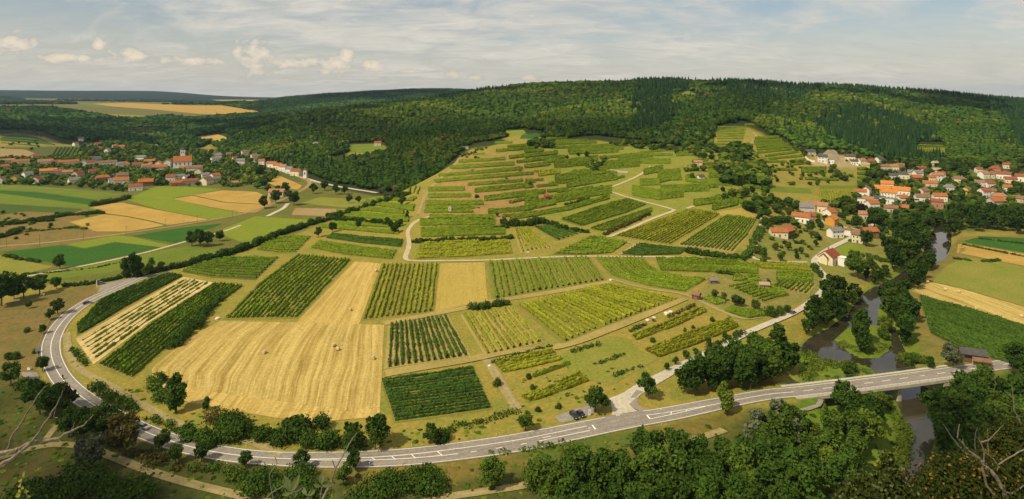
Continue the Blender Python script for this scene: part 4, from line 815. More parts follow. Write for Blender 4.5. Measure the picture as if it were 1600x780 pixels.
# u, v of the wall foot, ridge length, depth, eaves height, turn against the line of sight, roof, wall, label
hh((11, 256, 19, 9, 3.2, 4, 'salmon', 'beige', 'long house with a faded orange roof at the left edge of the village street'),
   (32, 257, 22, 9, 3.0, 4, 'orange', 'cream', 'second long orange roof from the left edge on the village street'),
   (71, 257.5, 19, 11, 3.2, 6, 'salmon', 'cream', 'broad salmon roofed house in the long village street, wider than its neighbours', dict(win=4)),
   (88, 257.5, 11, 8, 3.0, 5, 'red', 'beige', 'narrow red roofed house between the broad salmon roof and the long orange row'),
   (107, 258, 27, 9, 3.2, 4, 'orange', 'cream', 'longest orange roofed row house in the left village street', dict(win=6)),
   (131, 259, 10, 9, 4.2, 82, 'orange', 'white', 'white gable end between orange roof and dark red roof in the village street'),
   (142, 258.5, 12, 9, 3.2, 6, 'darkred', 'white', 'dark red roofed house right of the white gable in the village street'),
   (148, 250.5, 18, 8, 3.5, 8, 'grey', 'grey', 'low grey roofed hall behind the dark red roofed house', dict(kind='flat')),
   (166, 259, 28, 9, 3.2, 4, 'brown', 'white', 'long brown roofed row house near the right end of the village street', dict(win=6)),
   (187, 261, 9, 8, 3.0, 5, 'grey', 'white', 'small grey roofed house at the right end of the village street'),
   (195, 260.5, 13, 10, 2.8, 10, 'orange', 'cream', 'bright orange hipped roof at the right end of the village street', dict(kind='hip')),
   (8, 265, 9, 7, 3, 10, 'orange', 'beige', 'small orange roof among trees below the left village street'),
   (76, 272, 20, 9, 2.8, -6, 'bright', 'beige', 'bright orange barn roof among the orchard trees', dict(kind='gable', name='barn', cat='barn')),
   (93, 273, 14, 8, 2.8, -6, 'red', 'beige', 'burnt orange barn adjoining the bright orange barn', dict(name='barn', cat='barn')),
   (106, 274, 12, 8, 2.8, -4, 'salmon', 'beige', 'salmon roofed shed at the right end of the orchard barns', dict(name='shed', cat='shed')),
   (122, 277, 13, 10, 3.0, 50, 'darkred', 'beige', 'red brown steep roof right of the orchard barns'),
   (147, 273, 13, 9, 2.8, 8, 'darkred', 'beige', 'dark red roof half hidden by trees above the orange hip roof'),
   (161, 282, 16, 9, 2.4, 8, 'orange', 'brick', 'low orange roofed bungalow with a garden lawn in front', dict(kind='hip')),
   (176, 287, 9, 7, 2.6, 8, 'grey', 'white', 'little grey roofed cottage left of an orange roof near the meadow'),
   (190, 287.5, 16, 10, 2.8, -8, 'orange', 'white', 'orange roofed house with a grey brown annexe behind it'),
   (191, 279.5, 14, 9, 3.0, 5, 'brown', 'beige', 'grey brown roof directly behind an orange roofed house near the meadow'),
   (57, 287.5, 11, 11, 3.6, 65, 'darkred', 'white', 'white gabled house with dark red roof at the lower edge of the left village'),
   (43, 279, 11, 8, 4.2, 35, 'grey', 'white', 'white walled house with grey roof half hidden behind the white gabled house'),
   (23, 284, 9, 8, 3.6, 70, 'brown', 'yellow', 'bright yellow gabled house at the lower left of the village'),
   (1, 287, 10, 9, 3.4, 70, 'brown', 'white', 'white gabled house at the far left edge of the lower village'),
   (116, 288, 12, 10, 3.2, 15, 'grey', 'cream', 'grey roofed house with a cream extension beside the fields'),
   (127, 221, 10, 8, 4, -20, 'grey', 'white', 'white house standing highest under the dark left wood'),
   (118, 228, 10, 8, 3, 45, 'red', 'white', 'red gabled house beside the vineyard plots above the left village'),
   (138, 232, 9, 7, 3, 5, 'brown', 'beige', 'brown roofed cottage right of the vineyard plots'),
   (153, 228.5, 12, 8, 3.2, 6, 'red', 'white', 'upper of two red roofed houses above the left village'),
   (155, 235.5, 12, 8, 3.2, 10, 'red', 'beige', 'lower of two red roofed houses above the left village'),
   (168, 239, 10, 9, 3.6, 60, 'grey', 'white', 'white and grey gabled house below the two red roofed houses'),
   (190, 233.5, 12, 10, 3.6, -5, 'orange', 'white', 'orange roofed house standing apart above the left village'),
   (179, 232, 9, 7, 3.4, 25, 'salmon', 'beige', 'pale house left of the lone orange roofed house above the village'),
   (56, 248.5, 10, 8, 3, 10, 'red', 'beige', 'red roof among trees behind the long village street'),
   (221, 251, 15, 9, 3.6, -30, 'grey', 'white', 'grey and white house on the slope left of the church'),
   (234, 258, 15, 11, 3.6, -12, 'orange', 'white', 'orange roofed house with white walls two roofs left of the church'),
   (248, 261, 10, 9, 4.2, 70, 'salmon', 'cream', 'cream gabled house between orange roofs left of the church'),
   (262, 261.5, 12, 11, 6.5, 80, 'salmon', 'white', 'tall white gabled house immediately left of the church', dict(floors=2, win=2)),
   (249, 267, 20, 11, 3.6, -4, 'orange', 'cream', 'wide bright orange roof in front of the cream gabled house', dict(win=5)),
   (215, 262, 14, 9, 2.8, 4, 'red', 'beige', 'low red roof left of the wide orange roof near the church'),
   (228, 264, 11, 8, 3.0, 6, 'salmon', 'cream', 'small salmon roofed house between the low red roof and the wide orange roof'),
   (304, 268.5, 21, 10, 3.8, -10, 'brown', 'cream', 'long brown orange roof right of the church', dict(win=5)),
   (311, 273.5, 11, 10, 4, 72, 'brown', 'cream', 'brown gabled house in front of the long brown roof by the church'),
   (267, 283, 11, 9, 3.4, -10, 'red', 'white', 'red orange roof with white gable below the church'),
   (281, 281.5, 11, 8, 3, 15, 'grey', 'cream', 'grey roofed cream house below the church'),
   (293, 283, 10, 8, 3, 30, 'grey', 'white', 'grey and white cottage beside the dark red leaved tree'),
   (292, 289, 25, 8, 2.8, 4, 'red', 'beige', 'long low red roof along the lower edge of the church village', dict(win=4)),
   (275, 291, 13, 7, 2.4, 6, 'orange', 'brick', 'low orange shed roof at the edge of the bright meadow', dict(name='shed', cat='shed')),
   (323, 290, 15, 12, 4.2, 55, 'brown', 'cream', 'cream gabled farmhouse with brown red roof at the edge of the meadow'),
   (336, 282, 12, 9, 4, 40, 'orange', 'white', 'orange roofed white house right of the cream farmhouse'),
   (321, 279.5, 9, 8, 3.4, 10, 'grey', 'white', 'grey roof just behind the cream farmhouse'),
   (228, 291, 16, 11, 3.4, -5, 'orange', 'wood', 'orange roofed open timber barn at the edge of the bright meadow', dict(name='barn', cat='barn', win=0)),
   (212, 298, 14, 9, 3, -6, 'red', 'white', 'nearest red orange roofed house beside the bright meadow and the hedge'),
   (367, 291, 8, 6, 2.4, 5, 'salmon', 'beige', 'little salmon roof among trees above the grain field'),
   (342, 247, 13, 10, 3.6, -15, 'grey', 'beige', 'grey hipped roof on the wooded slope right of the church', dict(kind='hip')),
   (337, 253.5, 14, 9, 3.4, 20, 'grey', 'white', 'white house with grey roof just below the grey hipped roof'),
   (358, 245.5, 9, 8, 3.4, 10, 'brown', 'beige', 'brown roof among trees left of the two tall villas'),
   (383, 246.5, 11, 10, 8.5, 15, 'brown', 'cream', 'left of two tall cream villas above the valley road', dict(kind='hip', floors=3, pitch=.45)),
   (398.5, 252, 12, 11, 8.0, 12, 'brown', 'cream', 'right of two tall cream villas above the valley road', dict(kind='hip', floors=3, pitch=.45)),
   (376, 257, 12, 9, 4, -10, 'grey', 'white', 'grey roofed white house below the left tall villa'),
   (368, 253, 9, 8, 3.6, 20, 'red', 'cream', 'red roofed house left of the grey roofed one below the tall villa'),
   (409, 257, 9, 8, 3.4, -15, 'orange', 'white', 'small orange roofed house right of the tall villas'),
   (425, 262, 16, 9, 3.4, -35, 'orange', 'white', 'first orange roof of the roadside row below the wooded slope'),
   (435, 264.5, 13, 9, 3.4, -35, 'orange', 'cream', 'second orange roof of the roadside row below the wooded slope'),
   (443, 268, 10, 9, 4.5, -35, 'salmon', 'white', 'third house of the roadside row with salmon roof and white gable'),
   (453, 271.5, 9, 9, 4.5, -38, 'grey', 'white', 'white grey roofed house of the roadside row'),
   (463, 275.5, 14, 10, 4.5, -38, 'red', 'cream', 'red roofed house at the right end of the roadside row'),
   (440, 236, 10, 8, 3.4, 0, 'orange', 'white', 'white house with orange roof alone in the wood above the road'),
   (433, 308.5, 17, 9, 3.6, -25, 'salmon', 'beige', 'brown roofed barn beside the railway and the gold field', dict(name='barn', cat='barn', win=2)),
   (494, 229.5, 10, 8, 2.6, -10, 'grey', 'beige', 'grey cottage roof high in the mid wooded slope'),
   (539, 227, 10, 8, 2.8, 10, 'grey', 'white', 'pale cottage at the left of the forest clearing'),
   (591, 228.5, 12, 8, 3, -20, 'red', 'beige', 'red roofed cottage right of the forest clearing'))
# right village
hh((1354, 306, 11, 9, 5, 78, 'brown', 'white', 'white gabled house at the left end of the winery'),
   (1345, 306.5, 12, 8, 3.2, 2, 'orange', 'white', 'low white wing with an orange roof left of the white winery gable'),
   (1386, 298.5, 14, 10, 6, 3, 'bright', 'cream', 'orange roof behind the winery, topmost of the winery roofs', f2),
   (1379, 306, 17, 11, 5.5, -4, 'bright', 'white', 'left big white winery hall with orange roof', dict(floors=2, win=4)),
   (1389, 311, 17, 10, 5.0, -2, 'bright', 'white', 'front white winery hall with orange roof', dict(floors=2, win=5)),
   (1408, 309.5, 19, 12, 6, -5, 'bright', 'white', 'right big white winery building with a broad orange roof', dict(floors=2, win=5)),
   (1372, 317.5, 10, 8, 3.2, 10, 'dark', 'white', 'dark roofed shed in front of the winery'),
   (1356, 319, 11, 8, 3.2, 5, 'salmon', 'white', 'salmon roofed house below the winery gable'),
   (1388, 323, 15, 10, 6, -20, 'grey', 'white', 'white modern cube house in front of the winery', dict(kind='flat', floors=2, win=4)),
   (1363, 327, 12, 9, 3.6, 40, 'orange', 'white', 'orange gabled house below the dark roofed shed'),
   (1410, 317, 11, 9, 3.4, 35, 'orange', 'white', 'orange roofed white house right of the modern cube house'),
   (1346, 318, 8, 7, 3, 0, 'grey', 'white', 'flat white shed at the left end of the right village', dict(kind='flat')),
   (1392, 332, 13, 8, 2.6, 5, 'brown', 'beige', 'brown roof just visible above the big willows'),
   (1411, 331, 11, 8, 2.6, -10, 'orange', 'beige', 'orange roof just visible above the big willows'),
   (1443, 307, 12, 9, 4, 55, 'brown', 'cream', 'cream gable with brown roof right of the winery'),
   (1440, 316, 14, 10, 3.4, 20, 'brown', 'white', 'grey brown roof below the cream gable right of the winery'),
   (1468, 317, 14, 9, 3.8, 20, 'orange', 'white', 'orange roofed white house above the riverside wood'),
   (1464, 327, 12, 8, 4, 5, 'red', 'brick', 'brick red house in front of the orange roofed house above the wood'),
   (1453, 292, 16, 8, 2.6, 4, 'orange', 'beige', 'low long orange roof in the middle of the right village'),
   (1432, 284.5, 12, 10, 3, 30, 'orange', 'wood', 'steep orange roof with dark timber gable in the right village'),
   (1455, 284.5, 9, 8, 3.4, 25, 'orange', 'cream', 'small orange roof left of the large white gable'),
   (1464, 284, 15, 10, 5, 35, 'salmon', 'white', 'large white gabled house with salmon roof in the right village', f2),
   (1471, 279.5, 9, 8, 4, 10, 'red', 'beige', 'red roof right behind the large white gable'),
   (1411, 280, 14, 11, 3.6, 10, 'dark', 'cream', 'dark grey hipped roof with cream walls', dict(kind='hip')),
   (1396, 279.5, 11, 7, 2.6, 0, 'dark', 'grey', 'low dark shed left of the dark grey hipped roof', dict(name='shed', cat='shed')),
   (1434, 279, 11, 9, 4.5, 40, 'grey', 'white', 'grey brown roof behind the steep orange roof'),
   (1424, 276, 9, 8, 3.6, 10, 'grey', 'beige', 'small pale grey roof between hipped roof and steep orange roof'),
   (1439, 270.5, 12, 9, 3.4, 25, 'darkred', 'cream', 'red brown roof with a cream gable high in the right village'),
   (1396, 267.5, 11, 9, 3.6, 30, 'salmon', 'white', 'white house with a salmon roof on the upper lane'),
   (1383, 267, 12, 8, 3.4, 15, 'brown', 'beige', 'brown roof left of the white house on the upper lane'),
   (1406, 265, 11, 8, 3.4, 10, 'brown', 'brick', 'brown red house right of the white house on the upper lane'),
   (1374, 255.5, 11, 9, 3.6, 50, 'dark', 'white', 'white gable with a black roof under the spruce wood'),
   (1346, 257.5, 10, 9, 3, 40, 'salmon', 'white', 'salmon roofed white gable right of the quarry'),
   (1361, 258, 10, 9, 2.8, 35, 'red', 'wood', 'red brown roof with timber gable under the spruce wood'),
   (1353, 263, 9, 7, 2.6, 0, 'beige', 'yellow', 'low yellow house below the timber gable'),
   (1461, 261, 13, 9, 3, 5, 'beige', 'beige', 'beige hipped roof under the dark trees of the right slope', dict(kind='hip')),
   (1463, 272, 11, 8, 3, 15, 'beige', 'cream', 'pale beige house below the beige hipped roof'),
   (1498, 286, 17, 10, 3, 5, 'brown', 'cream', 'wide grey brown hipped roof with a cream porch', dict(kind='hip')),
   (1483, 299, 13, 9, 3.2, -10, 'grey', 'grey', 'grey roofed house among trees in the centre of the right village', dict(kind='hip')),
   (1510, 305, 9, 8, 4.4, 70, 'brown', 'yellow', 'pale yellow gabled house in the right village'),
   (1573, 264, 9, 8, 3, 10, 'red', 'white', 'topmost red roofed house on the right slope'),
   (1555, 270, 14, 10, 3, -10, 'red', 'brick', 'red orange hipped roof on the right slope', dict(kind='hip')),
   (1529, 271, 8, 7, 3, 30, 'red', 'white', 'tiny red roofed house at the left of the right slope'),
   (1537, 280, 11, 10, 4, 50, 'salmon', 'white', 'white gable with salmon roof on the right slope'),
   (1564, 280, 22, 9, 4, -3, 'red', 'white', 'long white building with a red roof on the right slope', dict(win=7)),
   (1547, 278.5, 11, 8, 3, 0, 'brown', 'beige', 'brown roof left of the long white building'),
   (1596, 284, 13, 9, 4, -10, 'red', 'white', 'red roofed white house at the right edge of the village'),
   (1579, 287, 13, 9, 3, 15, 'red', 'cream', 'red orange roof just below the long white building'),
   (1533, 292, 13, 9, 4, -4, 'salmon', 'grey', 'grey walled house with flat salmon roof on the right slope', dict(pitch=.4)),
   (1546, 294, 11, 9, 3.4, 40, 'red', 'white', 'red roof with white gable right of the grey walled house'),
   (1538, 309, 11, 10, 5, 45, 'red', 'white', 'tall white gabled house with red roof near the wood edge', f2),
   (1549, 307, 9, 8, 4, 25, 'brown', 'white', 'brown roofed house right of the tall white gabled house'),
   (1562, 314, 15, 10, 3.4, 5, 'salmon', 'beige', 'beige house with a salmon hipped roof near the wood edge', dict(kind='hip')),
   (1556, 326, 17, 11, 5, 50, 'orange', 'grey', 'grey and white gabled barn nearest the river wood', dict(name='barn', cat='barn', win=2)),
   (1574, 299, 9, 8, 3, 10, 'orange', 'white', 'small orange roofed house between lawns at the right'),
   (1588, 316, 13, 8, 2.6, 0, 'brown', 'beige', 'low brown roof at the right edge above the river wood'),
   (1285, 254.5, 10, 8, 5, 10, 'dark', 'white', 'white house with black roof in front of the quarry', f2),
   (1296, 256, 10, 6, 3, 5, 'grey', 'white', 'low white annexe beside the white quarry house', dict(kind='flat')),
   (1328, 250.5, 14, 9, 3, 0, 'dark', 'cream', 'wide black roofed house right of the quarry'),
   (1335, 258, 9, 7, 2.8, 10, 'dark', 'white', 'small black roofed hut below the wide black roof'),
   (1266, 242.5, 11, 8, 2.4, 15, 'dark', 'grey', 'dark roof hidden in bushes left of the quarry'),
   (727, 234, 9, 5, 2.4, 0, 'grey', 'grey', 'grey roofed hut at the top of the vineyard ridge', dict(name='hut', cat='hut', kind='flat', win=1)),
   (1091, 258.5, 9, 5, 2.2, 0, 'salmon', 'beige', 'orange roofed hut in the upper middle vineyards', dict(name='hut', cat='hut', win=1)),
   (1095, 282.5, 6, 5, 2.4, 30, 'dark', 'white', 'small dark hut among trees in the middle vineyards', dict(name='hut', cat='hut', win=1)),
   (855, 314.5, 4, 4, 2.2, 20, 'darkred', 'redwood', 'tiny red hut on a terrace corner of the hill', dict(name='hut', cat='hut', win=1)),
   (1088, 469, 3.8, 3.2, 1.2, -25, 'brown', 'redwood', 'red brown hut at the corner of the vineyard lanes', dict(name='hut', cat='hut', win=1)),
   (1194, 452, 5, 3.2, 1.2, 12, 'beige', 'brick', 'plank hut with a pale roof between vineyard plots', dict(name='hut', cat='hut', win=1)),
   (1114, 444, 4.2, 3, .7, 25, 'grey', 'wood', 'grey weathered hut on the dry grass slope', dict(name='hut', cat='hut', win=1)))
# houses around the side road
hh((1252, 349, 14, 9, 3.2, -12, 'orange', 'white', 'white house with a long orange roof and grey barn behind', dict(win=4)),
   (1264, 347, 9, 8, 3.2, 15, 'red', 'brick', 'red roofed brick wing at the right of the long orange roof'),
   (1260, 337, 11, 10, 5, 8, 'grey', 'grey', 'steep grey barn roof behind the orange roofed house', dict(name='barn', cat='barn')),
   (1279, 333, 16, 9, 4, -15, 'salmon', 'cream', 'orange brown roofed house with white end wall above the drive', dict(win=4)),
   (1264, 329, 10, 7, 3, 5, 'salmon', 'beige', 'low salmon roof left of the orange brown roofed house'),
   (1300, 354, 11, 9, 4, 72, 'bright', 'orange', 'orange gabled house with yellow balcony facing the valley', dict(floors=2, win=2)),
   (1297, 344, 10, 9, 4.5, 60, 'orange', 'white', 'white gable with orange roof behind the yellow balcony'),
   (1216, 372, 12, 8, 2.8, 20, 'orange', 'cream', 'low orange roofed wing with swimming pool in the garden'),
   (1228, 372, 12, 10, 3.2, 62, 'orange', 'redwood', 'big orange gable with dark timber front in the garden slope'),
   (1305, 373, 12, 8, 4, 42, 'grey', 'white', 'white house with grey roof above the bend of the side road', f2),
   (1326, 369, 6, 6, 3.6, 70, 'brown', 'white', 'small white house with a brown pyramid roof', dict(kind='hip', win=1)),
   (1339, 380, 8.5, 8, 5, 5, 'brown', 'cream', 'tall cream house with dark brown roof beside the side road', f2),
   (1358, 374, 14, 9, 4, 40, 'orange', 'wood', 'orange roofed timber farmhouse behind the round trees'),
   (1351, 343, 11, 8, 3, 10, 'salmon', 'beige', 'salmon roof behind the round dark tree'))
def cream_house():
    o = house(1295, 415, 12, 11.5, 3.6, 68, 'darkred', 'cream', 'cream house with brown red gables alone on the lawn by the river', win=3, floors=2, pitch=.85)
    w_ = MB(); w_.prism([(-2.4, -1), (2.4, -1), (2.4, 4.4), (0, 6.6), (-2.4, 4.4)], (0, 2.2)); p_ = w_.build('front_gable', [WM['cream']], o, loc=(-7.2, .6, 0))
    w_ = MB(); w_.prism([(-2.9, 4.0), (0, 6.64), (2.9, 4.0), (2.9, 4.3), (0, 6.94), (-2.9, 4.3)], (-.4, 2.3)); w_.build('gable_roof', [RM['darkred']], p_)
    w_ = MB(); w_.box(3.0, -7.0, 1.4, 5, 4.6, 6.0); w_.box(3.0, -7, 4.5, 5.4, 5.0, .25); w_.build('terrace_wing', [WM['white']], o)
cream_house()
# church
def church():
    x, y, z = at(285, 264); va = math.atan2(x, y); rz_ = R(-4) - va; y += 6; x += math.sin(va) * 6; z += 3
    HOUSES.append((x, y, 18)); o = tag(link('church', None, loc=(x, y, z), rz=rz_), 'white church with orange roof and domed bell tower in the left village', 'church')
    w_ = MB(); w_.prism([(-5.5, -2), (5.5, -2), (5.5, 8), (0, 15), (-5.5, 8)], (-12, 12)); w_.build('nave', [WM['white']], o)
    r_ = MB(); r_.prism([(-6.1, 7.3), (0, 15.05), (6.1, 7.3), (6.1, 7.65), (0, 15.4), (-6.1, 7.65)], (-12.3, 12.3)); r_.build('roof', [RM['orange']], o)
    w_ = MB(); w_.prism([(-3.5, -3), (3.5, -3), (3.5, 4), (0, 7), (-3.5, 4)], (-6, 7)); a_ = w_.build('annexe', [WM['white']], o, loc=(2, -9.5, -5.5))
    r_ = MB(); r_.prism([(-4, 3.6), (0, 7.05), (4, 3.6), (4, 3.9), (0, 7.35), (-4, 3.9)], (-6.3, 7.3)); r_.build('roof', [RM['salmon']], a_)
    t_ = MB(); t_.box(0, 0, 10.5, 6, 6, 26); t_ = t_.build('tower', [WM['white']], o, loc=(-.5, 8.7, 0))
    d_ = MB(); prof = [(3.3, 23.5), (3.5, 24.2), (3.0, 25.2), (1.6, 26.2), (1.1, 27), (1.1, 28), (1.5, 28.6), (1.1, 29.4), (.3, 30.2), (.08, 32)]
    for (ra, za), (rb, zb) in zip(prof[:-1], prof[1:]):
        d_.add([(r__ * math.cos(k_ * math.pi / 5), r__ * math.sin(k_ * math.pi / 5), q) for r__, q in ((ra, za), (rb, zb)) for k_ in range(10)], [(k_, (k_ + 1) % 10, 10 + (k_ + 1) % 10, 10 + k_) for k_ in range(10)])
    d_.build('dome', [RM['dark']], t_, True)
    for xx in (-8, -3, 3, 8):
        w_ = MB(); w_.box(xx, -5.53, 4, 1.3, .12, 3.6); w_.build('window', [M_glass], o)
    for xx in (-1.3, 1.3):
        w_ = MB(); w_.box(xx, -3.04, 20, 1, .12, 2.2); w_.build('belfry_opening', [M_glass], t_)
church()
def tower(u, v, w_, h_, label, capm, spire=2.0, name='tower', cat='tower'):
    x, y, z = at(u, v); o = tag(link(name, None, loc=(x, y, z - .3)), label, cat)
    m_ = MB(); m_.box(0, 0, h_ / 2 - .5, w_, w_, h_ + 1); m_.build('wall', [WM['white']], o)
    m_ = MB(); a = w_ / 2 + .15; m_.add([(-a, -a, h_), (a, -a, h_), (a, a, h_), (-a, a, h_), (0, 0, h_ + spire)], [(0, 1, 4), (1, 2, 4), (2, 3, 4), (3, 0, 4), (3, 2, 1, 0)]); m_.build('roof', [capm], o)
    m_ = MB(); m_.box(0, -w_ / 2 - .02, h_ * .62, w_ * .4, .08, h_ * .3); m_.build('niche', [M_glass], o); HOUSES.append((x, y, 4))
tower(477, 278, 4.2, 10, 'white tower with a red pointed cap beside the valley road', RM['red'], 3)
tower(703, 331, 1.9, 4.0, 'white wayside shrine standing between the vineyard terraces', RM['beige'], .9, 'wayside_shrine', 'shrine')
tower(763, 216, 2.4, 5.5, 'small white chapel tower at the wood edge on the ridge', RM['grey'], 2.5, 'chapel_tower', 'tower')
# open barn beside the right end of the bridge
def open_barn():
    x, y, z = at(1531, 571); o = tag(link('timber_barn', None, loc=(x, y + 3.5, z), rz=R(-22)), 'dark timber barn with rusty tiled lean to roof beside the road', 'barn')
    HOUSES.append((x, y + 3.5, 7))
    m_ = MB(); m_.box(-1.6, .6, 1.6, 5.6, 5.2, 4.4); m_.build('wall', [M_wood], o)
    m_ = MB(); m_.prism([(-3.2, 3.5), (0, 5.2), (3.6, 3.4), (3.6, 3.65), (0, 5.45), (-3.2, 3.75)], (-4.9, 4.3)); m_.build('roof', [RM['dark']], o)
    m_ = MB(); m_.add([(-1.2, -4.6, 2.0), (5.2, -4.6, 2.0), (4.4, .3, 5.0), (-1.2, .3, 5.0), (-1.2, -4.6, 1.8), (5.2, -4.6, 1.8), (4.4, .3, 4.8), (-1.2, .3, 4.8)], [(0, 1, 2, 3), (7, 6, 5, 4), (0, 4, 5, 1), (1, 5, 6, 2), (2, 6, 7, 3), (3, 7, 4, 0)]); m_.build('lean_to_roof', [RM['brown']], o)
    for xx in (-1, 2, 4.8):
        m_ = MB(); m_.box(xx, -4.2, .6, .22, .22, 3.2); m_.build('post', [M_wood], o)
    m_ = MB(); m_.box(1.8, -3.1, .8, 6.2, .1, 2.6); m_.build('plank_screen', [WM['brick']], o)
open_barn()
# ruin / wall details
def wall_thing(px, h_, th, mt, label, name='retaining_wall'):
    p_ = resample(wpath(px, 1e9), 2.0); n_ = len(p_); d = np.gradient(p_, axis=0); d /= np.hypot(*d.T)[:, None]; nr = np.stack([d[:, 1], -d[:, 0]], 1) * th / 2; zb = hgt(*p_.T)
    V_ = np.concatenate([np.column_stack([p_ - nr, zb - .8]), np.column_stack([p_ + nr, zb - .8]), np.column_stack([p_ + nr, zb + h_]), np.column_stack([p_ - nr, zb + h_])]); i = np.arange(n_ - 1)
    Q = np.concatenate([np.stack([a * n_ + i, b * n_ + i, b * n_ + i + 1, a * n_ + i + 1], 1) for a, b in ((0, 1), (1, 2), (2, 3), (3, 0))]).tolist() + [[0, n_, 2 * n_, 3 * n_], [n_ - 1, 4 * n_ - 1, 3 * n_ - 1, 2 * n_ - 1]]
    tag(link(name, mesh_np(name, V_, Q, mt)), label, 'wall')
wall_thing([(953, 267.5), (966, 269.5), (981, 270.5)], 1.8, .6, WM['grey'], 'long pale grey retaining wall in the upper terraces')
wall_thing([(1258, 247), (1264, 252), (1273, 254)], 2.2, .5, WM['white'], 'white curved retaining wall left of the quarry')
wall_thing([(1070, 263), (1073, 259), (1080, 258)], 1.2, .5, M_conct, 'short pale wall among the upper middle trees')

# ------------------------------------------------------------------ bridge
def bridge():
    seg = ROAD[i0 + 2:i1 - 1]; zb = rz[i0 + 2:i1 - 1]; o = tag(link('bridge', None, loc=(*BR0, float(zb[0]))), 'long concrete road bridge with railings over the river', 'bridge'); ox = np.array([*BR0, zb[0]])
    d = np.gradient(seg, axis=0); d /= np.hypot(*d.T)[:, None]; nr = np.stack([d[:, 1], -d[:, 0]], 1); n_ = len(seg)
    def sweep(name, prof, mt, par=o):
        V_ = np.concatenate([np.column_stack([seg + nr * a, zb + b]) for a, b in prof]) - ox; k_ = len(prof); i = np.arange(n_ - 1)
        Q = np.concatenate([np.stack([a * n_ + i, a * n_ + i + 1, ((a + 1) % k_) * n_ + i + 1, ((a + 1) % k_) * n_ + i], 1) for a in range(k_)]).tolist()
        Q += [[a * n_ for a in range(k_)], [a * n_ + n_ - 1 for a in range(k_)][::-1]]
        return link(name, mesh_np(name, V_, Q, mt), par)
    w0 = float(HW[i0 + 2:i1 - 1].max())
    sweep('deck', [(-w0 - 1.7, -.05), (-w0 - 1.7, -.75), (w0 + 1.7, -.75), (w0 + 1.7, -.05)], M_conct)
    sweep('girder', [(-w0 + .2, -.75), (-w0 + .8, -1.7), (w0 - .8, -1.7), (w0 - .2, -.75)], plain('girder_paint', (.30, .24, .17), .25, .5))
    for sg in (-1, 1):
        a, b = sg * (w0 + .45), sg * (w0 + 1.68); sweep('footway', [(min(a, b), .30), (min(a, b), -.02), (max(a, b), -.02), (max(a, b), .30)], M_conct)
        M_r = plain('green_rail_paint', (.06, .14, .09), .15, 1) if sg < 0 else M_steel
        c_ = sg * (w0 + 1.5); rl_ = sweep('railing', [(c_ - .05, 1.35), (c_ - .05, 1.25), (c_ + .05, 1.25), (c_ + .05, 1.35)], M_r)
        c2 = sweep('lower_rail', [(c_ - .03, .80), (c_ - .03, .74), (c_ + .03, .74), (c_ + .03, .80)], M_r, rl_)
        pm = MB()
        for i in range(0, n_): q = seg[i] + nr[i] * c_; pm.box(q[0] - ox[0], q[1] - ox[1], zb[i] + .78 - ox[2], .07, .07, 1.0)
        pm.build('balusters', [M_r], rl_)
    ang = math.atan2(e[1], e[0])
    for nm, u, v, lx, hz, cz in (('pier', 1412, 607, 1.6, 7.5, -5.0), ('abutment', 1263, 617, 9.0, 6.5, -4.2), ('abutment', 1470, 588, 5.0, 6.0, -4.0)):
        q = np.array(at(u, v, 3.4)[:2]); al_ = (q - BR0) @ e; q = BR0 + e * al_; k_ = np.argmin(np.hypot(*(seg - q).T)); q = seg[k_]
        m_ = MB(); m_.box(q[0] - ox[0], q[1] - ox[1], zb[k_] - ox[2] + cz, lx, 2 * w0 + (1.2 if nm == 'pier' else 3.2), hz, rz=ang); m_.build(nm, [M_conct], o)
bridge()
# ------------------------------------------------------------------ trees
T_dark = leaf('leaf_dark', (.030, .070, .012), (.075, .125, .018), scale=.25, rnd=.35)
T_mid = leaf('leaf_green', (.050, .098, .014), (.105, .155, .022), scale=.25, rnd=.4)
T_lite = leaf('leaf_light', (.085, .135, .016), (.14, .175, .025), scale=.25, rnd=.35)
T_silv = leaf('leaf_silver', (.085, .11, .055), (.17, .19, .10), scale=.35, rnd=.3)
T_brwn = leaf('leaf_brownish', (.075, .070, .018), (.12, .10, .03), scale=.3, rnd=.3)
T_purp = leaf('leaf_purple', (.030, .016, .016), (.05, .028, .022), scale=.3, rnd=.2)
M_bark = plain('bark', (.13, .095, .06), .35, 2.0, obj=True)
def leaves(lobes, n, sz, rs, squash=1.0):
    """leaf clumps spread over and inside a set of lobes (cx, cy, cz, r, rz)"""
    lobes = np.array(lobes); wv = lobes[:, 3] ** 2; k_ = rs.choice(len(lobes), n, p=wv / wv.sum()); d = rs.normal(0, 1, (n, 3)); d /= np.linalg.norm(d, axis=1)[:, None]
    rr = (.55 + .45 * rs.random(n) ** .45) * (1 + .16 * rs.normal(0, 1, n)); c_ = lobes[k_]
    C3 = c_[:, :3] + d * np.stack([c_[:, 3], c_[:, 3], c_[:, 4]], 1) * rr[:, None]
    nm = d + rs.normal(0, .45, (n, 3)); nm /= np.linalg.norm(nm, axis=1)[:, None]
    q1 = np.cross(nm, rs.normal(0, 1, (n, 3))); q1 /= np.linalg.norm(q1, axis=1)[:, None] + 1e-9; q2 = np.cross(nm, q1)
    s = (sz * (.6 + .8 * rs.random(n)))[:, None]; bend = nm * s * .35
    V1 = np.stack([C3 - q1 * s - bend, C3 - q2 * s * .8, C3 + q1 * s - bend, C3 + q2 * s * .8], 1).reshape(-1, 3)
    return V1, np.arange(4 * n).reshape(-1, 4)
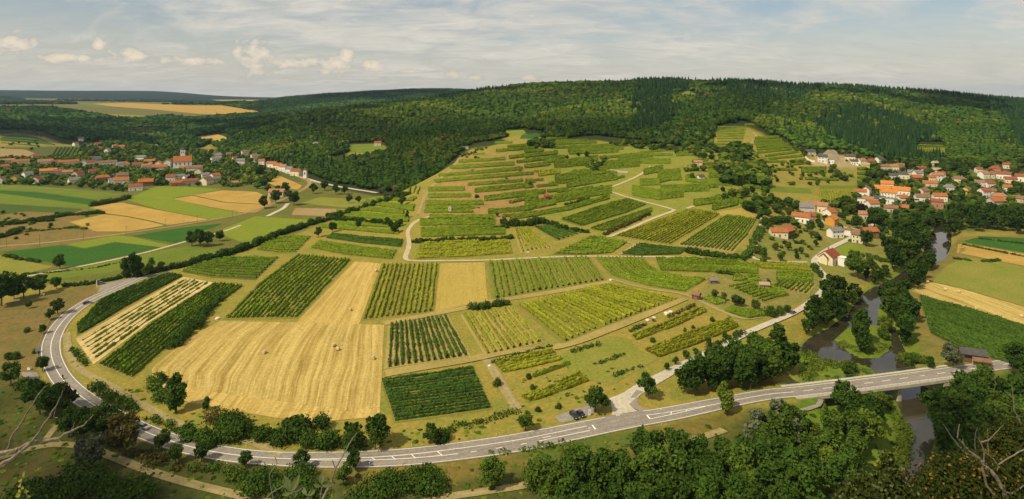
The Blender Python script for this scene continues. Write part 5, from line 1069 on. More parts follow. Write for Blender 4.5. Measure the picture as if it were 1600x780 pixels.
def lobes_for(form, rs):
    """a 10 m tree: list of lobes"""
    L_ = []
    if form == 'round':
        for _ in range(22):
            d = rs.normal(0, 1, 3); d /= np.linalg.norm(d); r = rs.uniform(.7, 1.5); L_.append((d[0] * 2.9, d[1] * 2.9, 6.0 + d[2] * 2.9, r, r * .85))
        L_.append((0, 0, 5.8, 2.5, 2.7))
    elif form == 'tall':
        for k_ in range(14):
            h_ = rs.uniform(2.4, 9); a = rs.uniform(0, 6.28); q = 1.7 * math.sin(min(1, (h_ - 1) / 3.2) * 1.57) * (1 - max(0, (h_ - 6) / 5)); r = rs.uniform(.8, 1.35); L_.append((math.cos(a) * q, math.sin(a) * q, h_, r, r * 1.1))
        L_.append((0, 0, 5.4, 1.5, 3.6))
    elif form == 'spread':
        for _ in range(17):
            a = rs.uniform(0, 6.28); q = rs.uniform(1.4, 3.7); r = rs.uniform(1.0, 1.8); L_.append((math.cos(a) * q, math.sin(a) * q, 7.6 - q * q * .24 + rs.normal(0, .8) - rs.random() * 1.6, r, r * .75))
        L_.append((0, 0, 6.4, 2.5, 2.0))
    elif form == 'wood':      # drawn up among neighbours
        for _ in range(11):
            a = rs.uniform(0, 6.28); q = rs.uniform(.3, 2.0); r = rs.uniform(.9, 1.5); L_.append((math.cos(a) * q, math.sin(a) * q, rs.uniform(5.0, 9.0) - q * .5, r, r * .95))
        L_.append((0, 0, 6.4, 1.8, 2.6)); L_.append((0, 0, 3.6, 1.7, 1.9))
    elif form == 'bush':
        for _ in range(12):
            a = rs.uniform(0, 6.28); q = rs.uniform(.5, 3.4); r = rs.uniform(1.3, 2.4); L_.append((math.cos(a) * q, math.sin(a) * q, rs.uniform(1.5, 6.4) * (1 - q / 6), r, r))
        L_.append((0, 0, 3.6, 3.0, 3.4))
    return L_
PROTO = {}
def proto(form, k_, lm, n=900, sz=.36):
    key = (form, k_, lm.name)
    if key in PROTO: return PROTO[key]
    rs = np.random.default_rng(hash((form, k_)) % 9999 if False else sum(map(ord, form)) * 31 + k_ * 7)
    if form == 'fir':
        V1 = []; 
        for _ in range(n):
            h_ = 1.0 + 9 * rs.random() ** 1.25; q = (10.1 - h_) * .27 * (.35 + .65 * rs.random() ** .5) * (1 + .18 * math.sin(h_ * 5)); a = rs.uniform(0, 6.28); c3 = np.array([math.cos(a) * q, math.sin(a) * q, h_ - q * .25])
            dr = np.array([math.cos(a), math.sin(a), -.45]) * sz * 1.1; sd_ = np.array([-math.sin(a), math.cos(a), rs.normal(0, .3)]) * sz * .6; V1 += [c3 - dr, c3 + sd_, c3 + dr, c3 - sd_]
        V1 = np.array(V1); Q = np.arange(len(V1)).reshape(-1, 4)
        lb = [(0, 0, 5, 1, 1)]
    else: lb = lobes_for(form, rs); V1, Q = leaves(lb, n, sz * (1.25 if form == 'bush' else 1), rs)
    cr = mesh_np('crown', V1, Q, lm)
    t = MB(); top = 6.0 if form != 'fir' else 9.5
    t.tube([(0, 0, -.6), (0, 0, .4), (.08, .05, top * .4), (0, .1, top * .7), (.05, 0, top)], [.34, .25, .19, .12, .04], 7)
    if form not in ('fir', 'bush'):
        for l_ in lb[:6]: z0 = min(top * .75, max(1.6, l_[2] * .5)); t.tube([(0, .05, z0), (l_[0] * .45, l_[1] * .45, z0 + (l_[2] - z0) * .6), (l_[0] * .85, l_[1] * .85, l_[2])], [.13, .085, .03], 5)
    if form == 'bush':
        t = MB()
        for a in range(4): t.tube([(0, 0, -.5), (math.cos(a * 1.6) * .8, math.sin(a * 1.6) * .8, 2), (math.cos(a * 1.6) * 1.6, math.sin(a * 1.6) * 1.6, 4)], [.2, .12, .04], 5)
    PROTO[key] = (cr, t.data('trunk' if form != 'bush' else 'stems', [M_bark])); return PROTO[key]
NEAR = []   # (apparent size, x, y, z, height, width factor, form, variant, material, label, group, category)
def want(u, v, hpx, form, lm, label, group=None, wf=1.0, k_=None, pri=0):
    x, y, z = at(u, v); h_ = hpx * y / F
    NEAR.append((hpx + pri, x, y, z, h_, wf, form, random.randrange(4) if k_ is None else k_, lm, label, group))
D_, Mi, Li, Si, Br_, Pu = T_dark, T_mid, T_lite, T_silv, T_brwn, T_purp
# single trees (u, v of the foot, height in photo pixels)
for a in ((94, 421, 23, 'round', D_, 'dark round tree alone on the dark green crop by the farm path'), (197, 434, 30, 'tall', D_, 'left tree of the tall dark clump above the lay by'), (206, 434, 37, 'tall', D_, 'tallest tree of the dark clump above the lay by'), (214, 432, 32, 'tall', D_, 'right tree of the tall dark clump above the lay by'),
          (235, 428, 24, 'tall', Mi, 'pointed green tree at the upper corner of the dark vineyard'), (228, 433, 17, 'round', Mi, 'low round tree beside the pointed tree at the dark vineyard'), (252, 422, 14, 'round', D_, 'small tree where the hedgerow meets the road'),
          (37, 466, 36, 'round', D_, 'dark tree at the upper edge of the paddock, second from left'), (62, 460, 32, 'round', D_, 'dark tree at the upper edge of the paddock with a white bench below'), (88, 452, 20, 'round', D_, 'smaller dark tree at the upper right edge of the paddock'), (2, 478, 54, 'round', D_, 'large dark tree at the left edge of the paddock'), (22, 468, 24, 'round', D_, 'low dark tree between the large paddock trees'),
          (90, 491, 25, 'round', D_, 'round paddock tree right beside the road bend'), (77, 500, 17, 'round', D_, 'small paddock tree with white stones'), (65, 522, 15, 'round', D_, 'low paddock tree closest to the road'), (45, 482, 12, 'round', Mi, 'little tree in the middle of the paddock'), (42, 519, 9, 'bush', Mi, 'low bush in the lower paddock'),
          (66, 580, 24, 'round', D_, 'round tree standing over the road edge at the tight bend'), (13, 561, 12, 'bush', D_, 'left dark bush on the paddock rail'), (24, 561, 13, 'bush', D_, 'right dark bush on the paddock rail'), (56, 552, 9, 'bush', D_, 'small bush beside the grey sign'),
          (17, 602, 36, 'round', D_, 'dark tree left of the gravel patch'), (36, 608, 20, 'bush', Mi, 'green bush right of the dark tree by the gravel patch'), (44, 610, 16, 'bush', Mi, 'light green bush at the gravel patch edge'),
          (62, 648, 56, 'round', D_, 'dark tree beside the road below the gravel patch'), (78, 655, 54, 'round', D_, 'second dark tree beside the road below the gravel patch'), (96, 645, 46, 'tall', Br_, 'brownish tree between dark trees at the road'), (113, 633, 25, 'round', D_, 'small dark tree leaning over the road edge'), (108, 684, 44, 'round', D_, 'dark tree above the bend of the dirt track'), (130, 688, 52, 'round', D_, 'wide dark tree under the road'), (152, 690, 58, 'round', Mi, 'tall green tree under the road'), (170, 686, 50, 'round', D_, 'dark tree left of the brownish tree under the road'), (192, 713, 66, 'round', Br_, 'large brownish tree under the road'),
          (138, 740, 60, 'round', Si, 'silver leaved tree beside the dirt track'), (253, 703, 30, 'round', D_, 'small roadside tree right of the silver car'), (274, 724, 30, 'round', Mi, 'second small roadside tree right of the silver car'), (315, 721, 30, 'round', D_, 'third small roadside tree right of the silver car'), (383, 731, 26, 'round', D_, 'small roadside tree left of the bare twig'),
          (471, 735, 31, 'round', D_, 'slim roadside tree with its shadow on the verge'), (555, 735, 32, 'round', D_, 'roadside tree beside the blue road sign'), (536, 757, 32, 'round', Mi, 'rounded tree below the road between two bare twigs'),
          (275, 643, 56, 'tall', D_, 'tall dark tree at the lower left corner of the stubble'), (322, 641, 20, 'tall', D_, 'small pointed tree on the stubble headland'), (252, 597, 16, 'bush', D_, 'bush at the corner between dark vines and stubble'), (586, 702, 54, 'round', D_, 'big dark tree below the stubble field'), (556, 702, 40, 'round', D_, 'left companion of the big dark tree below the stubble'), (541, 676, 17, 'tall', D_, 'dark pointed tree above the roadside bushes'),
          (672, 694, 31, 'round', D_, 'round dark tree above the road under the green crop'), (691, 689, 22, 'bush', D_, 'bush right of the round dark tree above the road'), (821, 673, 29, 'round', Mi, 'bright round tree left of the parking bay'), (930, 643, 44, 'spread', D_, 'spreading oak beside the parked cars'), (1013, 624, 40, 'round', D_, 'tree with a white sign at the junction'), (1133, 646, 46, 'tall', Li, 'yellow green roadside tree with an open crown'), (770, 764, 48, 'round', Mi, 'large round bush like tree below the road'), (777, 602, 13, 'bush', D_, 'dark bush on the slope right of the dirt track'), (826, 591, 9, 'bush', D_, 'small bush beside the single vine strip'), (832, 608, 9, 'bush', Mi, 'low bush between the two yellow plots'),
          (841, 643, 9, 'bush', D_, 'tiny dark bush left of the parking bay'), (873, 638, 9, 'bush', D_, 'tiny dark bush above the parking bay'),
          (1340, 435, 42, 'round', Mi, 'large round tree right of the cream house'), (1356, 428, 26, 'round', D_, 'dark tree behind the large round tree by the cream house'), (1346, 537, 52, 'tall', D_, 'tall dark tree on the river island'), (1350, 552, 40, 'tall', D_, 'lower dark tree at the front of the river island'), (1341, 528, 36, 'tall', D_, 'rear dark tree of the island group'), (1384, 519, 26, 'round', Li, 'yellow green tree on the river bank right of the island'), (1380, 528, 18, 'bush', Mi, 'low bush at the side channel of the river'),
          (1594, 588, 52, 'round', D_, 'dark tree at the right edge where the main road disappears'), (1328, 596, 32, 'round', Mi, 'green tree standing behind the bridge'), (1489, 575, 38, 'round', Si, 'pale tree behind the right end of the bridge'), (1453, 577, 22, 'tall', D_, 'small dark tree at the river end of the bridge'), (1425, 570, 20, 'bush', Mi, 'pale bushes on the bank behind the bridge'), (1412, 566, 18, 'bush', Li, 'light bush on the gravel bank behind the bridge'),
          (1323, 650, 52, 'round', D_, 'tall tree in front of the bridge deck'), (1340, 655, 44, 'round', D_, 'dark tree under the bridge deck left of the pier'), (1370, 645, 34, 'round', Li, 'light green tree left of the bridge pier'), (1387, 640, 24, 'round', Mi, 'green tree right beside the bridge pier'), (1270, 690, 30, 'round', Li, 'light tree below the path under the bridge'),
          (300, 385, 24, 'round', D_, 'left tree of the clump on the farm path'), (313, 386, 28, 'round', D_, 'middle tree of the clump on the farm path'), (325, 385, 24, 'round', D_, 'right tree of the clump on the farm path'), (343, 377, 17, 'round', D_, 'single round tree right of the clump on the farm path'),
          (628, 322, 17, 'round', D_, 'perfectly round dark tree left of the steep dirt track'), (520, 363, 16, 'round', D_, 'dark tree at the left end of the hill terraces'), (497, 371, 16, 'round', D_, 'dark tree at the hedgerow corner below the hill'), (560, 357, 13, 'round', D_, 'small dark tree between two terraces'), (616, 365, 17, 'round', D_, 'bushy dark tree on the terrace beside the curving track'), (626, 354, 12, 'round', D_, 'small dark tree above the bushy dark tree'), (636, 341, 12, 'tall', D_, 'narrow dark tree left of the curving track'), (605, 352, 13, 'round', D_, 'dark bush on the terrace hedge'),
          (777, 339, 7, 'round', D_, 'small round tree right of the wayside shrine'), (745, 309, 6, 'bush', D_, 'dark bush at the path fork on the terraces'), (829, 291, 6, 'bush', D_, 'dark bush at the right of the terrace rows'), (917, 247, 11, 'round', D_, 'round dark tree on the upper terraces'), (904, 246, 8, 'round', D_, 'small tree left of the round tree on the upper terraces'), (886, 250, 8, 'round', D_, 'small dark tree at a terrace corner'), (932, 268, 12, 'round', Mi, 'spreading tree below the round terrace tree'), (926, 268, 8, 'bush', Mi, 'bush left of the spreading terrace tree'), (828, 290, 7, 'bush', D_, 'low dark bush on the right of the terraces'),
          (1117, 466, 14, 'round', Mi, 'tree above the tiny plot by the hut'), (1130, 470, 14, 'round', Li, 'light tree right of the tree by the hut'), (1150, 478, 18, 'round', D_, 'dark round tree between the hut plots'), (1158, 479, 15, 'round', D_, 'dark tree beside the bright tree of the hut plots'), (1181, 486, 18, 'round', Li, 'bright green tree between the hut plots'), (1204, 493, 17, 'bush', Mi, 'wide bright bush beside the side road'), (1218, 491, 15, 'bush', Mi, 'second wide bush beside the side road'), (1230, 487, 12, 'bush', D_, 'dark bush at the edge of the side road'),
          (1199, 445, 10, 'bush', Mi, 'bush beside the plank hut'), (1110, 573 - 28, 10, 'round', D_, 'small tree on the bank of the side road'), (1042, 585 - 6, 12, 'round', D_, 'round bush above the side road near the junction'), (1055, 574 - 4, 13, 'round', D_, 'second round bush above the side road'), (1072, 561, 14, 'round', D_, 'third round bush above the side road'), (1087, 556, 12, 'round', Mi, 'fourth round bush above the side road'), (1107, 539, 13, 'round', D_, 'dark round bush on the grass below the vines'), (1133, 527, 9, 'bush', D_, 'low bush left of the roadside hedge'), (1070, 520, 8, 'round', Mi, 'little tree between the two vine slopes'), (1083, 513, 6, 'bush', D_, 'little dark bush between the two vine slopes'), (1020, 534, 8, 'bush', Mi, 'green bush below the vine slope'), (1113, 502, 8, 'bush', D_, 'dark bush at the end of the upper vine slope'),
          (1184, 342, 6, 'bush', D_, 'lone bush above the striped vineyard'),
          (1245, 405, 14, 'tall', D_, 'dark garden tree with pointed tops by the garden path'), (1193, 405, 20, 'tall', Mi, 'bright garden tree at the bend of the narrow path'), (1184, 398, 16, 'round', Li, 'light garden tree at the bend of the narrow path'), (1220, 408, 14, 'round', Mi, 'garden tree left of the pointed garden trees'), (1212, 392, 13, 'round', Li, 'light garden tree in the sloping garden'), (1233, 392, 14, 'round', Mi, 'garden tree under the big orange gable'), (1252, 397, 12, 'round', Mi, 'garden tree left of the bend'), (1277, 376, 12, 'round', D_, 'dark garden tree on the dry slope'), (1275, 386, 11, 'round', D_, 'dark round bush on the dry slope'), (1265, 364, 20, 'round', Mi, 'wide garden tree below the white house'), (1282, 360, 14, 'round', D_, 'dark tree left of the yellow balcony house'), (1290, 348, 13, 'round', D_, 'tree beside the drive of the orange houses'), (1312, 362, 13, 'round', Mi, 'garden tree right of the yellow balcony house'), (1318, 345, 14, 'round', Mi, 'tree behind the yellow balcony house'), (1353, 385, 26, 'round', D_, 'large dark tree beside the cream tall house'), (1339, 358, 22, 'round', D_, 'dark round tree above the tall cream house'), (1366, 358, 34, 'round', D_, 'big dark crown behind the timber farmhouse'), (1344, 338, 20, 'round', Pu, 'dark purple tree near the winery'), (1386, 394, 22, 'round', Pu, 'dark purple tree at the riverside'), (1332, 336, 18, 'round', Li, 'yellow green tree left of the purple tree'), (299, 287, 15, 'round', Pu, 'dark purple tree below the church'),
          (1268, 372, 10, 'round', Li, 'small light tree in the sloping garden above the bend'), (1240, 377, 12, 'round', D_, 'dark tree right of the swimming pool'), (1205, 364, 16, 'round', D_, 'dark tree left of the orange gable garden'), (1196, 353, 14, 'round', Mi, 'bushy tree at the upper garden corner'),
          (413, 326, 20, 'round', D_, 'dark tree beside the railway barn left'), (431, 318, 22, 'round', D_, 'dark tree in front of the railway barn'), (447, 303, 18, 'round', D_, 'dark tree behind the railway barn'), (459, 321, 22, 'round', D_, 'dark tree right of the railway'), (405, 277, 18, 'round', D_, 'dark round tree above the gold field curve'), (490, 303, 16, 'round', D_, 'left dark tree on the meadow by the valley road'), (507, 298, 16, 'round', D_, 'right dark tree on the meadow by the valley road'), (525, 304, 16, 'round', D_, 'dark tree on the meadow below the valley road'), (538, 304, 14, 'round', D_, 'second tree on the meadow below the valley road'), (596, 306, 14, 'round', Si, 'pale grey tree at the foot of the wooded slope'), (545, 318, 14, 'round', Mi, 'grey green tree at the hedgerow end'), (560, 318, 12, 'round', D_, 'dark tree at the hedgerow end'), (512, 342, 10, 'round', Br_, 'brownish tree in the hedgerow')):
    want(*a, pri=200)
def region(px, sp, hm, forms, lms, label, group, wf=1.0):
    w_ = wpoly(px, 10); x0, y0 = w_.min(0); x1, y1 = w_.max(0); X, Y = x0, y0; n_ = 0
    for iy in range(int((y1 - y0) / (sp * .87)) + 1):
        for ix in range(int((x1 - x0) / sp) + 1):
            x = x0 + (ix + .5 * (iy % 2)) * sp + random.uniform(-.3, .3) * sp; y = y0 + iy * sp * .87 + random.uniform(-.3, .3) * sp
            if inside(w_, np.array([x]), np.array([y]))[0] and y > 60:
                z = float(hgt(x, y)); h_ = hm * random.uniform(.78, 1.2); k_ = random.randrange(len(forms)); u, v = proj(x, y, z + h_)
                if -40 < u < 1650 and v < 800 and z > WZ - .1:
                    NEAR.append((h_ * F / y, x, y, z, h_, wf, forms[k_], random.randrange(4), random.choice(lms), label, group)); n_ += 1
    return n_
print('woods', region([(850, 860), (862, 790), (900, 768), (950, 752), (1010, 742), (1080, 738), (1180, 728), (1225, 735), (1262, 790), (1262, 860)], 6.2, 12.5, ['wood', 'round', 'wood'], [D_, D_, Mi], 'leafy tree in the dense wood below the main road', 'trees of the dense wood below the road'),
 region([(1030, 619), (1062, 613), (1097, 606), (1125, 593), (1152, 580), (1205, 566), (1250, 573), (1248, 590), (1200, 605), (1120, 619), (1045, 625)], 5.4, 13.5, ['wood', 'wood', 'tall'], [D_, D_, Mi], 'tall dark tree in the wood between side road and bridge', 'trees of the wood between the roads'),
 region([(1175, 725), (1185, 690), (1215, 678), (1250, 690), (1255, 725), (1225, 735)], 5.5, 12.0, ['tall', 'round'], [Si, Si, Mi], 'silvery willow in the clump left of the bridge abutment', 'silvery willows'),
 region([(1255, 800), (1262, 735), (1290, 690), (1330, 665), (1385, 655), (1395, 668), (1345, 712), (1330, 760), (1320, 800)], 6.5, 10.5, ['wood', 'round'], [Mi, Mi, D_, Li], 'green tree on the left bank below the bridge', 'bank trees below the bridge'),
 region([(1456, 668), (1492, 643), (1540, 636), (1600, 632), (1690, 634), (1700, 800), (1560, 800), (1480, 760), (1470, 720)], 7.2, 13.0, ['round', 'round', 'wood'], [D_, D_, Mi], 'dark tree on the right bank below the bridge', 'right bank trees below the bridge'),
 region([(1240, 542), (1242, 522), (1262, 492), (1285, 474), (1302, 458), (1325, 458), (1345, 472), (1335, 488), (1300, 506), (1270, 528)], 6.5, 11.5, ['round', 'round', 'tall'], [Mi, D_, Mi, Li], 'leafy tree on the left river bank above the bridge', 'left bank trees above the bridge'),
 region([(1378, 502), (1386, 480), (1408, 468), (1428, 482), (1436, 512), (1434, 544), (1412, 546), (1396, 520)], 7.0, 12.0, ['tall', 'round'], [D_, D_, Mi], 'dark tree on the right river bank opposite the island', 'right bank trees opposite the island'),
 region([(1383, 422), (1395, 392), (1404, 370), (1438, 358), (1455, 372), (1440, 398), (1425, 415), (1400, 432)], 8.5, 15, ['round', 'spread'], [Mi, Mi, Si, D_], 'large willow like tree along the far river bend', 'large trees along the river bend'),
 region([(1412, 446), (1440, 422), (1462, 410), (1446, 440), (1428, 458)], 7.5, 12, ['round', 'tall'], [D_, Mi], 'bank tree between the river and the right meadow', 'bank trees beside the meadow'),
 region([(1346, 446), (1362, 430), (1382, 424), (1395, 432), (1362, 452)], 7.0, 8, ['round', 'bush'], [Mi, Li], 'small tree on the river bank behind the large round tree', 'small bank trees'),
 region([(1484, 378), (1498, 362), (1560, 362), (1600, 370), (1660, 368), (1660, 350), (1560, 338), (1500, 336), (1478, 345)], 10, 14, ['round', 'spread'], [D_, Mi, Mi], 'tree of the riverside wood behind the right fields', 'riverside wood behind the right fields'))
NEAR.sort(key=lambda q: -q[0])
NIND = 285
for q in NEAR[:NIND]:
    s_, x, y, z, h_, wf, form, k_, lm, label, group = q
    cr, tr = proto(form, k_, lm, 1700 if form != 'bush' else 1200)
    bush = form == 'bush'; o = tag(link('bush' if bush else 'tree', None, loc=(x, y, z - .1), rz=random.uniform(0, 6.28)), label, 'bush' if bush else 'tree', group)
    s = h_ / (9.4 if not bush else 7.4); link('crown', cr, o).scale = (s * wf, s * wf, s); link('stems' if bush else 'trunk', tr, o).scale = (s, s, s)
print('trees', len(NEAR), 'left over', len(NEAR) - NIND)
# hedges: each hedge is one thing
def hedge(px, h_, wd, lm, label, dn=3.2, gaps=.0, name='hedge'):
    p_ = resample(smooth(wpath(px, 1e9), 1), max(1.2, wd * .45)); rs = RNG; lb = []
    for i, (x, y) in enumerate(p_):
        if rs.random() < gaps: continue
        s = rs.uniform(.55, 1.25); z = float(hgt(x, y)); lb.append((x + rs.normal(0, wd * .18), y + rs.normal(0, wd * .18), z + h_ * s * .42, wd * .55 * s, h_ * .55 * s))
    lb = np.array(lb); L_ = len(lb) * max(1.2, wd * .45); V1, Q = leaves(lb, int(L_ * wd * h_ * dn * 2.2) + 40, .36 if p_[0][1] < 330 else .55, rs); o3 = np.array([*p_[0], float(hgt(*p_[0]))])
    tag(link(name, mesh_np(name, V1 - o3, Q, lm), loc=o3), label, 'hedge')
for a in (([(300, 413), (350, 402), (392, 387), (430, 371), (480, 353), (520, 342), (560, 329), (600, 316), (640, 304)], 4.5, 4, D_, 'long hedgerow along the foot of the vineyard hill'),
          ([(215, 433), (252, 424), (300, 414)], 3.2, 3, D_, 'low hedge between the road and the valley meadow'),
          ([(100, 448), (130, 446), (165, 440), (215, 430)], 2.2, 2.5, D_, 'low hedge behind the lay by'),
          ([(290, 682), (310, 690), (330, 694), (355, 692)], 5.0, 7, D_, 'bushy thicket below the left end of the stubble field', 3.0),
          ([(290, 655), (320, 656), (350, 662), (380, 672)], 4.0, 6, Br_, 'brownish thicket below the stubble headland', 2.2, .2),
          ([(365, 672), (395, 682), (430, 690), (455, 688)], 4.6, 7, D_, 'wide dark thicket above the road below the stubble', 3.0),
          ([(445, 668), (470, 672), (500, 668)], 5.0, 5, D_, 'dark round hedge touching the stubble headland', 3.0),
          ([(488, 692), (510, 697), (535, 698), (560, 700)], 5.0, 5, D_, 'hedge left of the big dark tree above the road', 3.0),
          ([(243, 600), (250, 612), (262, 628)], 3.0, 5, Mi, 'green scrub at the lower corner of the dark vines', 2.6),
          ([(148, 608), (170, 622), (195, 636), (218, 648)], 2.6, 4, D_, 'scrub strip between road and stony track', 2.6, .1),
          ([(225, 652), (250, 662), (282, 675)], 1.8, 3, Mi, 'low scrub along the road verge near the silver car', 2.4, .2),
          ([(112, 545), (122, 560), (134, 572)], 2.0, 2.2, Mi, 'low green hedge at the end of the sandy strip', 2.6),
          ([(270, 545), (290, 525), (308, 506), (322, 492)], 4.2, 5, D_, 'scrubby hedge between dark vines and the stubble field', 2.8),
          ([(325, 486), (338, 474), (352, 462)], 3.5, 4, D_, 'upper part of the scrubby hedge above the white stone', 2.6, .1),
          ([(736, 483), (755, 482), (775, 479), (793, 476)], 3.4, 3.5, D_, 'dense low hedge below the wide vineyard', 3.4),
          ([(646, 379), (680, 378), (720, 377), (770, 375), (800, 373)], 2.6, 3, D_, 'dark hedge bank above the broad yellow plot', 3),
          ([(660, 346), (720, 345), (770, 345)], 1.6, 2, D_, 'thin scrub bank below the shrine', 2.5, .2),
          ([(768, 358), (780, 357), (792, 356)], 2.2, 2.5, D_, 'short dark hedge at the end of the terrace field', 3),
          ([(784, 350), (800, 354), (822, 352), (845, 349), (858, 350)], 4.5, 4.5, D_, 'irregular hedge of bushes across the middle of the hill', 3),
          ([(862, 352), (880, 358), (900, 361), (918, 364)], 3.0, 3.5, D_, 'hedge running down to the pale track', 3),
          ([(520, 345), (545, 346), (575, 349), (605, 353), (625, 356)], 3.8, 3.5, D_, 'bushy terrace hedge left of the curving track', 3, .1),
          ([(884, 321), (900, 317), (920, 312)], 2.0, 2.2, D_, 'dark hedge strip below the terraced field', 3),
          ([(945, 367), (965, 358), (985, 350), (1015, 335)], 2.0, 2.5, Br_, 'brownish scrub beside the pale track', 2.4, .15),
          ([(1075, 395), (1100, 399), (1130, 404), (1160, 406)], 3.4, 4, D_, 'shrubby bank below the striped vineyard', 3, .1),
          ([(1160, 406), (1172, 395), (1180, 378), (1190, 360)], 3.2, 4, Mi, 'hedge along the right side of the striped vineyard', 2.8, .1),
          ([(1192, 350), (1215, 347), (1240, 345)], 4, 4.5, D_, 'dark hedge above the orange roofed garden', 3),
          ([(1120, 427), (1140, 429), (1155, 431)], 1.6, 2, D_, 'dark hedge under the long plot', 3),
          ([(1110, 545), (1135, 534), (1160, 522)], 2.0, 2.6, D_, 'low roadside hedge beside the side road', 2.6, .1),
          ([(1283, 434), (1277, 424), (1270, 416)], 2.5, 3, D_, 'hedge at the bend of the side road', 3),
          ([(1360, 402), (1385, 412), (1400, 405)], 2.5, 3, Mi, 'hedge between lawn and river', 2.6),
          ([(140, 323), (160, 320), (185, 314), (200, 310)], 4.0, 5, D_, 'dark hedge between gold field and bright meadow', 2.6),
          ([(0, 352), (30, 350), (60, 346), (80, 345)], 3.5, 6, D_, 'scrubby terrace hedge at the left edge', 2.2, .2),
          ([(60, 345), (95, 338), (120, 336), (160, 334)], 3.0, 5, D_, 'scrubby terrace hedge above the gold field', 2.2, .2),
          ([(0, 372), (15, 368), (30, 360)], 4.0, 6, D_, 'dark scrub at the left edge above the railway', 2.2, .1),
          ([(45, 362), (75, 360), (110, 356), (130, 358)], 1.6, 4, Li, 'bright green scrub on the terraces above the railway', 2.2, .2),
          ([(12, 401), (35, 406), (60, 410)], 2.0, 3, D_, 'low hedge at the edge of the dark green crop', 2.6, .1),
          ([(0, 430), (60, 428), (140, 421), (200, 408)], .9, 1.6, Mi, 'grassy hedge strip along the farm path', 2.0, .2),
          ([(1505, 383), (1560, 394), (1640, 409)], 1.3, 2.0, D_, 'dark hedge line between the green and gold strips on the right bank', 3),
          ([(1530, 373), (1570, 378), (1640, 386)], 1.0, 2.0, D_, 'thin dark hedge line between two green strips on the right bank', 3),
          ([(1495, 405), (1530, 410), (1560, 408)], 1.6, 3.5, D_, 'scrub along the upper edge of the right meadow', 2.2, .2),
          ([(985, 518), (1000, 512), (1020, 503)], 1.6, 2.0, D_, 'scrub among the white stones on the slope', 2.4, .2),
          ([(1045, 497), (1065, 487), (1085, 478)], 1.6, 2.0, Br_, 'scrub at the top of the upper vine slope', 2.2, .2),
          ([(895, 550), (915, 545), (935, 540)], 1.6, 2.4, Mi, 'green scrub below the broad yellow vineyard', 2.6, .1),
          ([(930, 570), (955, 562), (975, 555)], 1.1, 2.0, Mi, 'low scrub on the grass slope', 2.4, .2),
          ([(960, 588), (980, 580), (1000, 574)], 1.2, 2.0, D_, 'low dark scrub near the top of the junction', 2.4, .1),
          ([(772, 567), (800, 558), (835, 547), (862, 542)], 1.3, 1.8, D_, 'dark fringe along the upper yellow plot', 2.6, .1),
          ([(700, 672), (740, 664), (775, 652), (800, 645)], 1.0, 3.5, Mi, 'green weeds below the dark green crop', 2.2),
          ([(575, 790), (600, 770), (640, 762), (690, 758)], 4.2, 9, D_, 'broad thicket below the road in the lower middle', 2.0),
          ([(600, 752), (635, 748), (670, 752)], 3.6, 6, Mi, 'green thicket above the broad thicket below the road', 2.0, .1),
          ([(395, 770), (420, 755), (450, 760), (470, 785)], 4.8, 8, D_, 'dark thicket below the road at the lower left', 2.2),
          ([(300, 735), (345, 740), (385, 752)], 2.0, 5, Mi, 'green scrub on the embankment below the road', 2.0, .2),
          ([(20, 800), (60, 782), (110, 775), (160, 775), (200, 795)], 5.5, 10, D_, 'dark thicket in the lower left corner', 2.0),
          ([(180, 700), (230, 716), (280, 735)], 1.6, 5, Br_, 'brown scrub under the road at the left', 1.8, .2),
          ([(760, 712), (830, 704), (890, 690)], 1.2, 3, Mi, 'weeds along the lower road verge', 1.8, .3),
          ([(850, 780), (862, 760), (880, 750), (905, 740)], 8.5, 8, Mi, 'tall loose thicket at the left end of the dense wood', 2.4),
          ([(1285, 566), (1310, 572), (1345, 580)], 1.6, 6, Li, 'lush bright scrub on the river flat behind the bridge', 2.0),
          ([(1260, 552), (1275, 570), (1262, 588)], 1.6, 6, Li, 'lush green bank between wood and river', 2.0),
          ([(1310, 535), (1330, 545), (1365, 552), (1380, 540)], 1.2, 5, Li, 'reeds covering the river island', 1.8, .1),
          ([(1395, 650), (1412, 665), (1410, 700), (1395, 740)], 1.6, 5, Li, 'bright reeds on the left bank below the bridge', 2.0),
          ([(1415, 560), (1435, 562), (1448, 568)], 2.4, 4, Mi, 'willow scrub on the bank right of the river behind the bridge', 2.4)):
    hedge(*a)
# ------------------------------------------------------------------ woods seen as a mass
def blob(rs, n=26, sz=.9):
    lb = [(*(rs.normal(0, 1, 2) * .9), rs.uniform(4.5, 7.5), rs.uniform(1.3, 2.0), rs.uniform(1.3, 2.2)) for _ in range(5)] + [(0, 0, 5, 2.1, 3.0)]
    V1, Q = leaves(lb, n, sz, rs); T = np.concatenate([Q[:, :3], Q[:, [0, 2, 3]]])
    ph = np.linspace(0, 6.28, 7)[:-1]; core = [(0, 0, 1.5)] + [(math.cos(a) * r * rs.uniform(.7, 1.2), math.sin(a) * r * rs.uniform(.7, 1.2), z + rs.normal(0, .4)) for r, z in ((1.8, 2.8), (2.3, 5), (1.5, 7.6)) for a in ph] + [(0, 0, 8.8)]
    b = len(V1); tt = []
    for i in range(6): j = (i + 1) % 6; tt += [(b, b + 1 + j, b + 1 + i)] + [t_ for r in (0, 1) for t_ in ((b + 1 + r * 6 + i, b + 1 + r * 6 + j, b + 7 + r * 6 + j), (b + 1 + r * 6 + i, b + 7 + r * 6 + j, b + 7 + r * 6 + i))] + [(b + 13 + i, b + 13 + j, b + 19)]
    return np.concatenate([V1, np.array(core)]), np.concatenate([T, np.array(tt)])
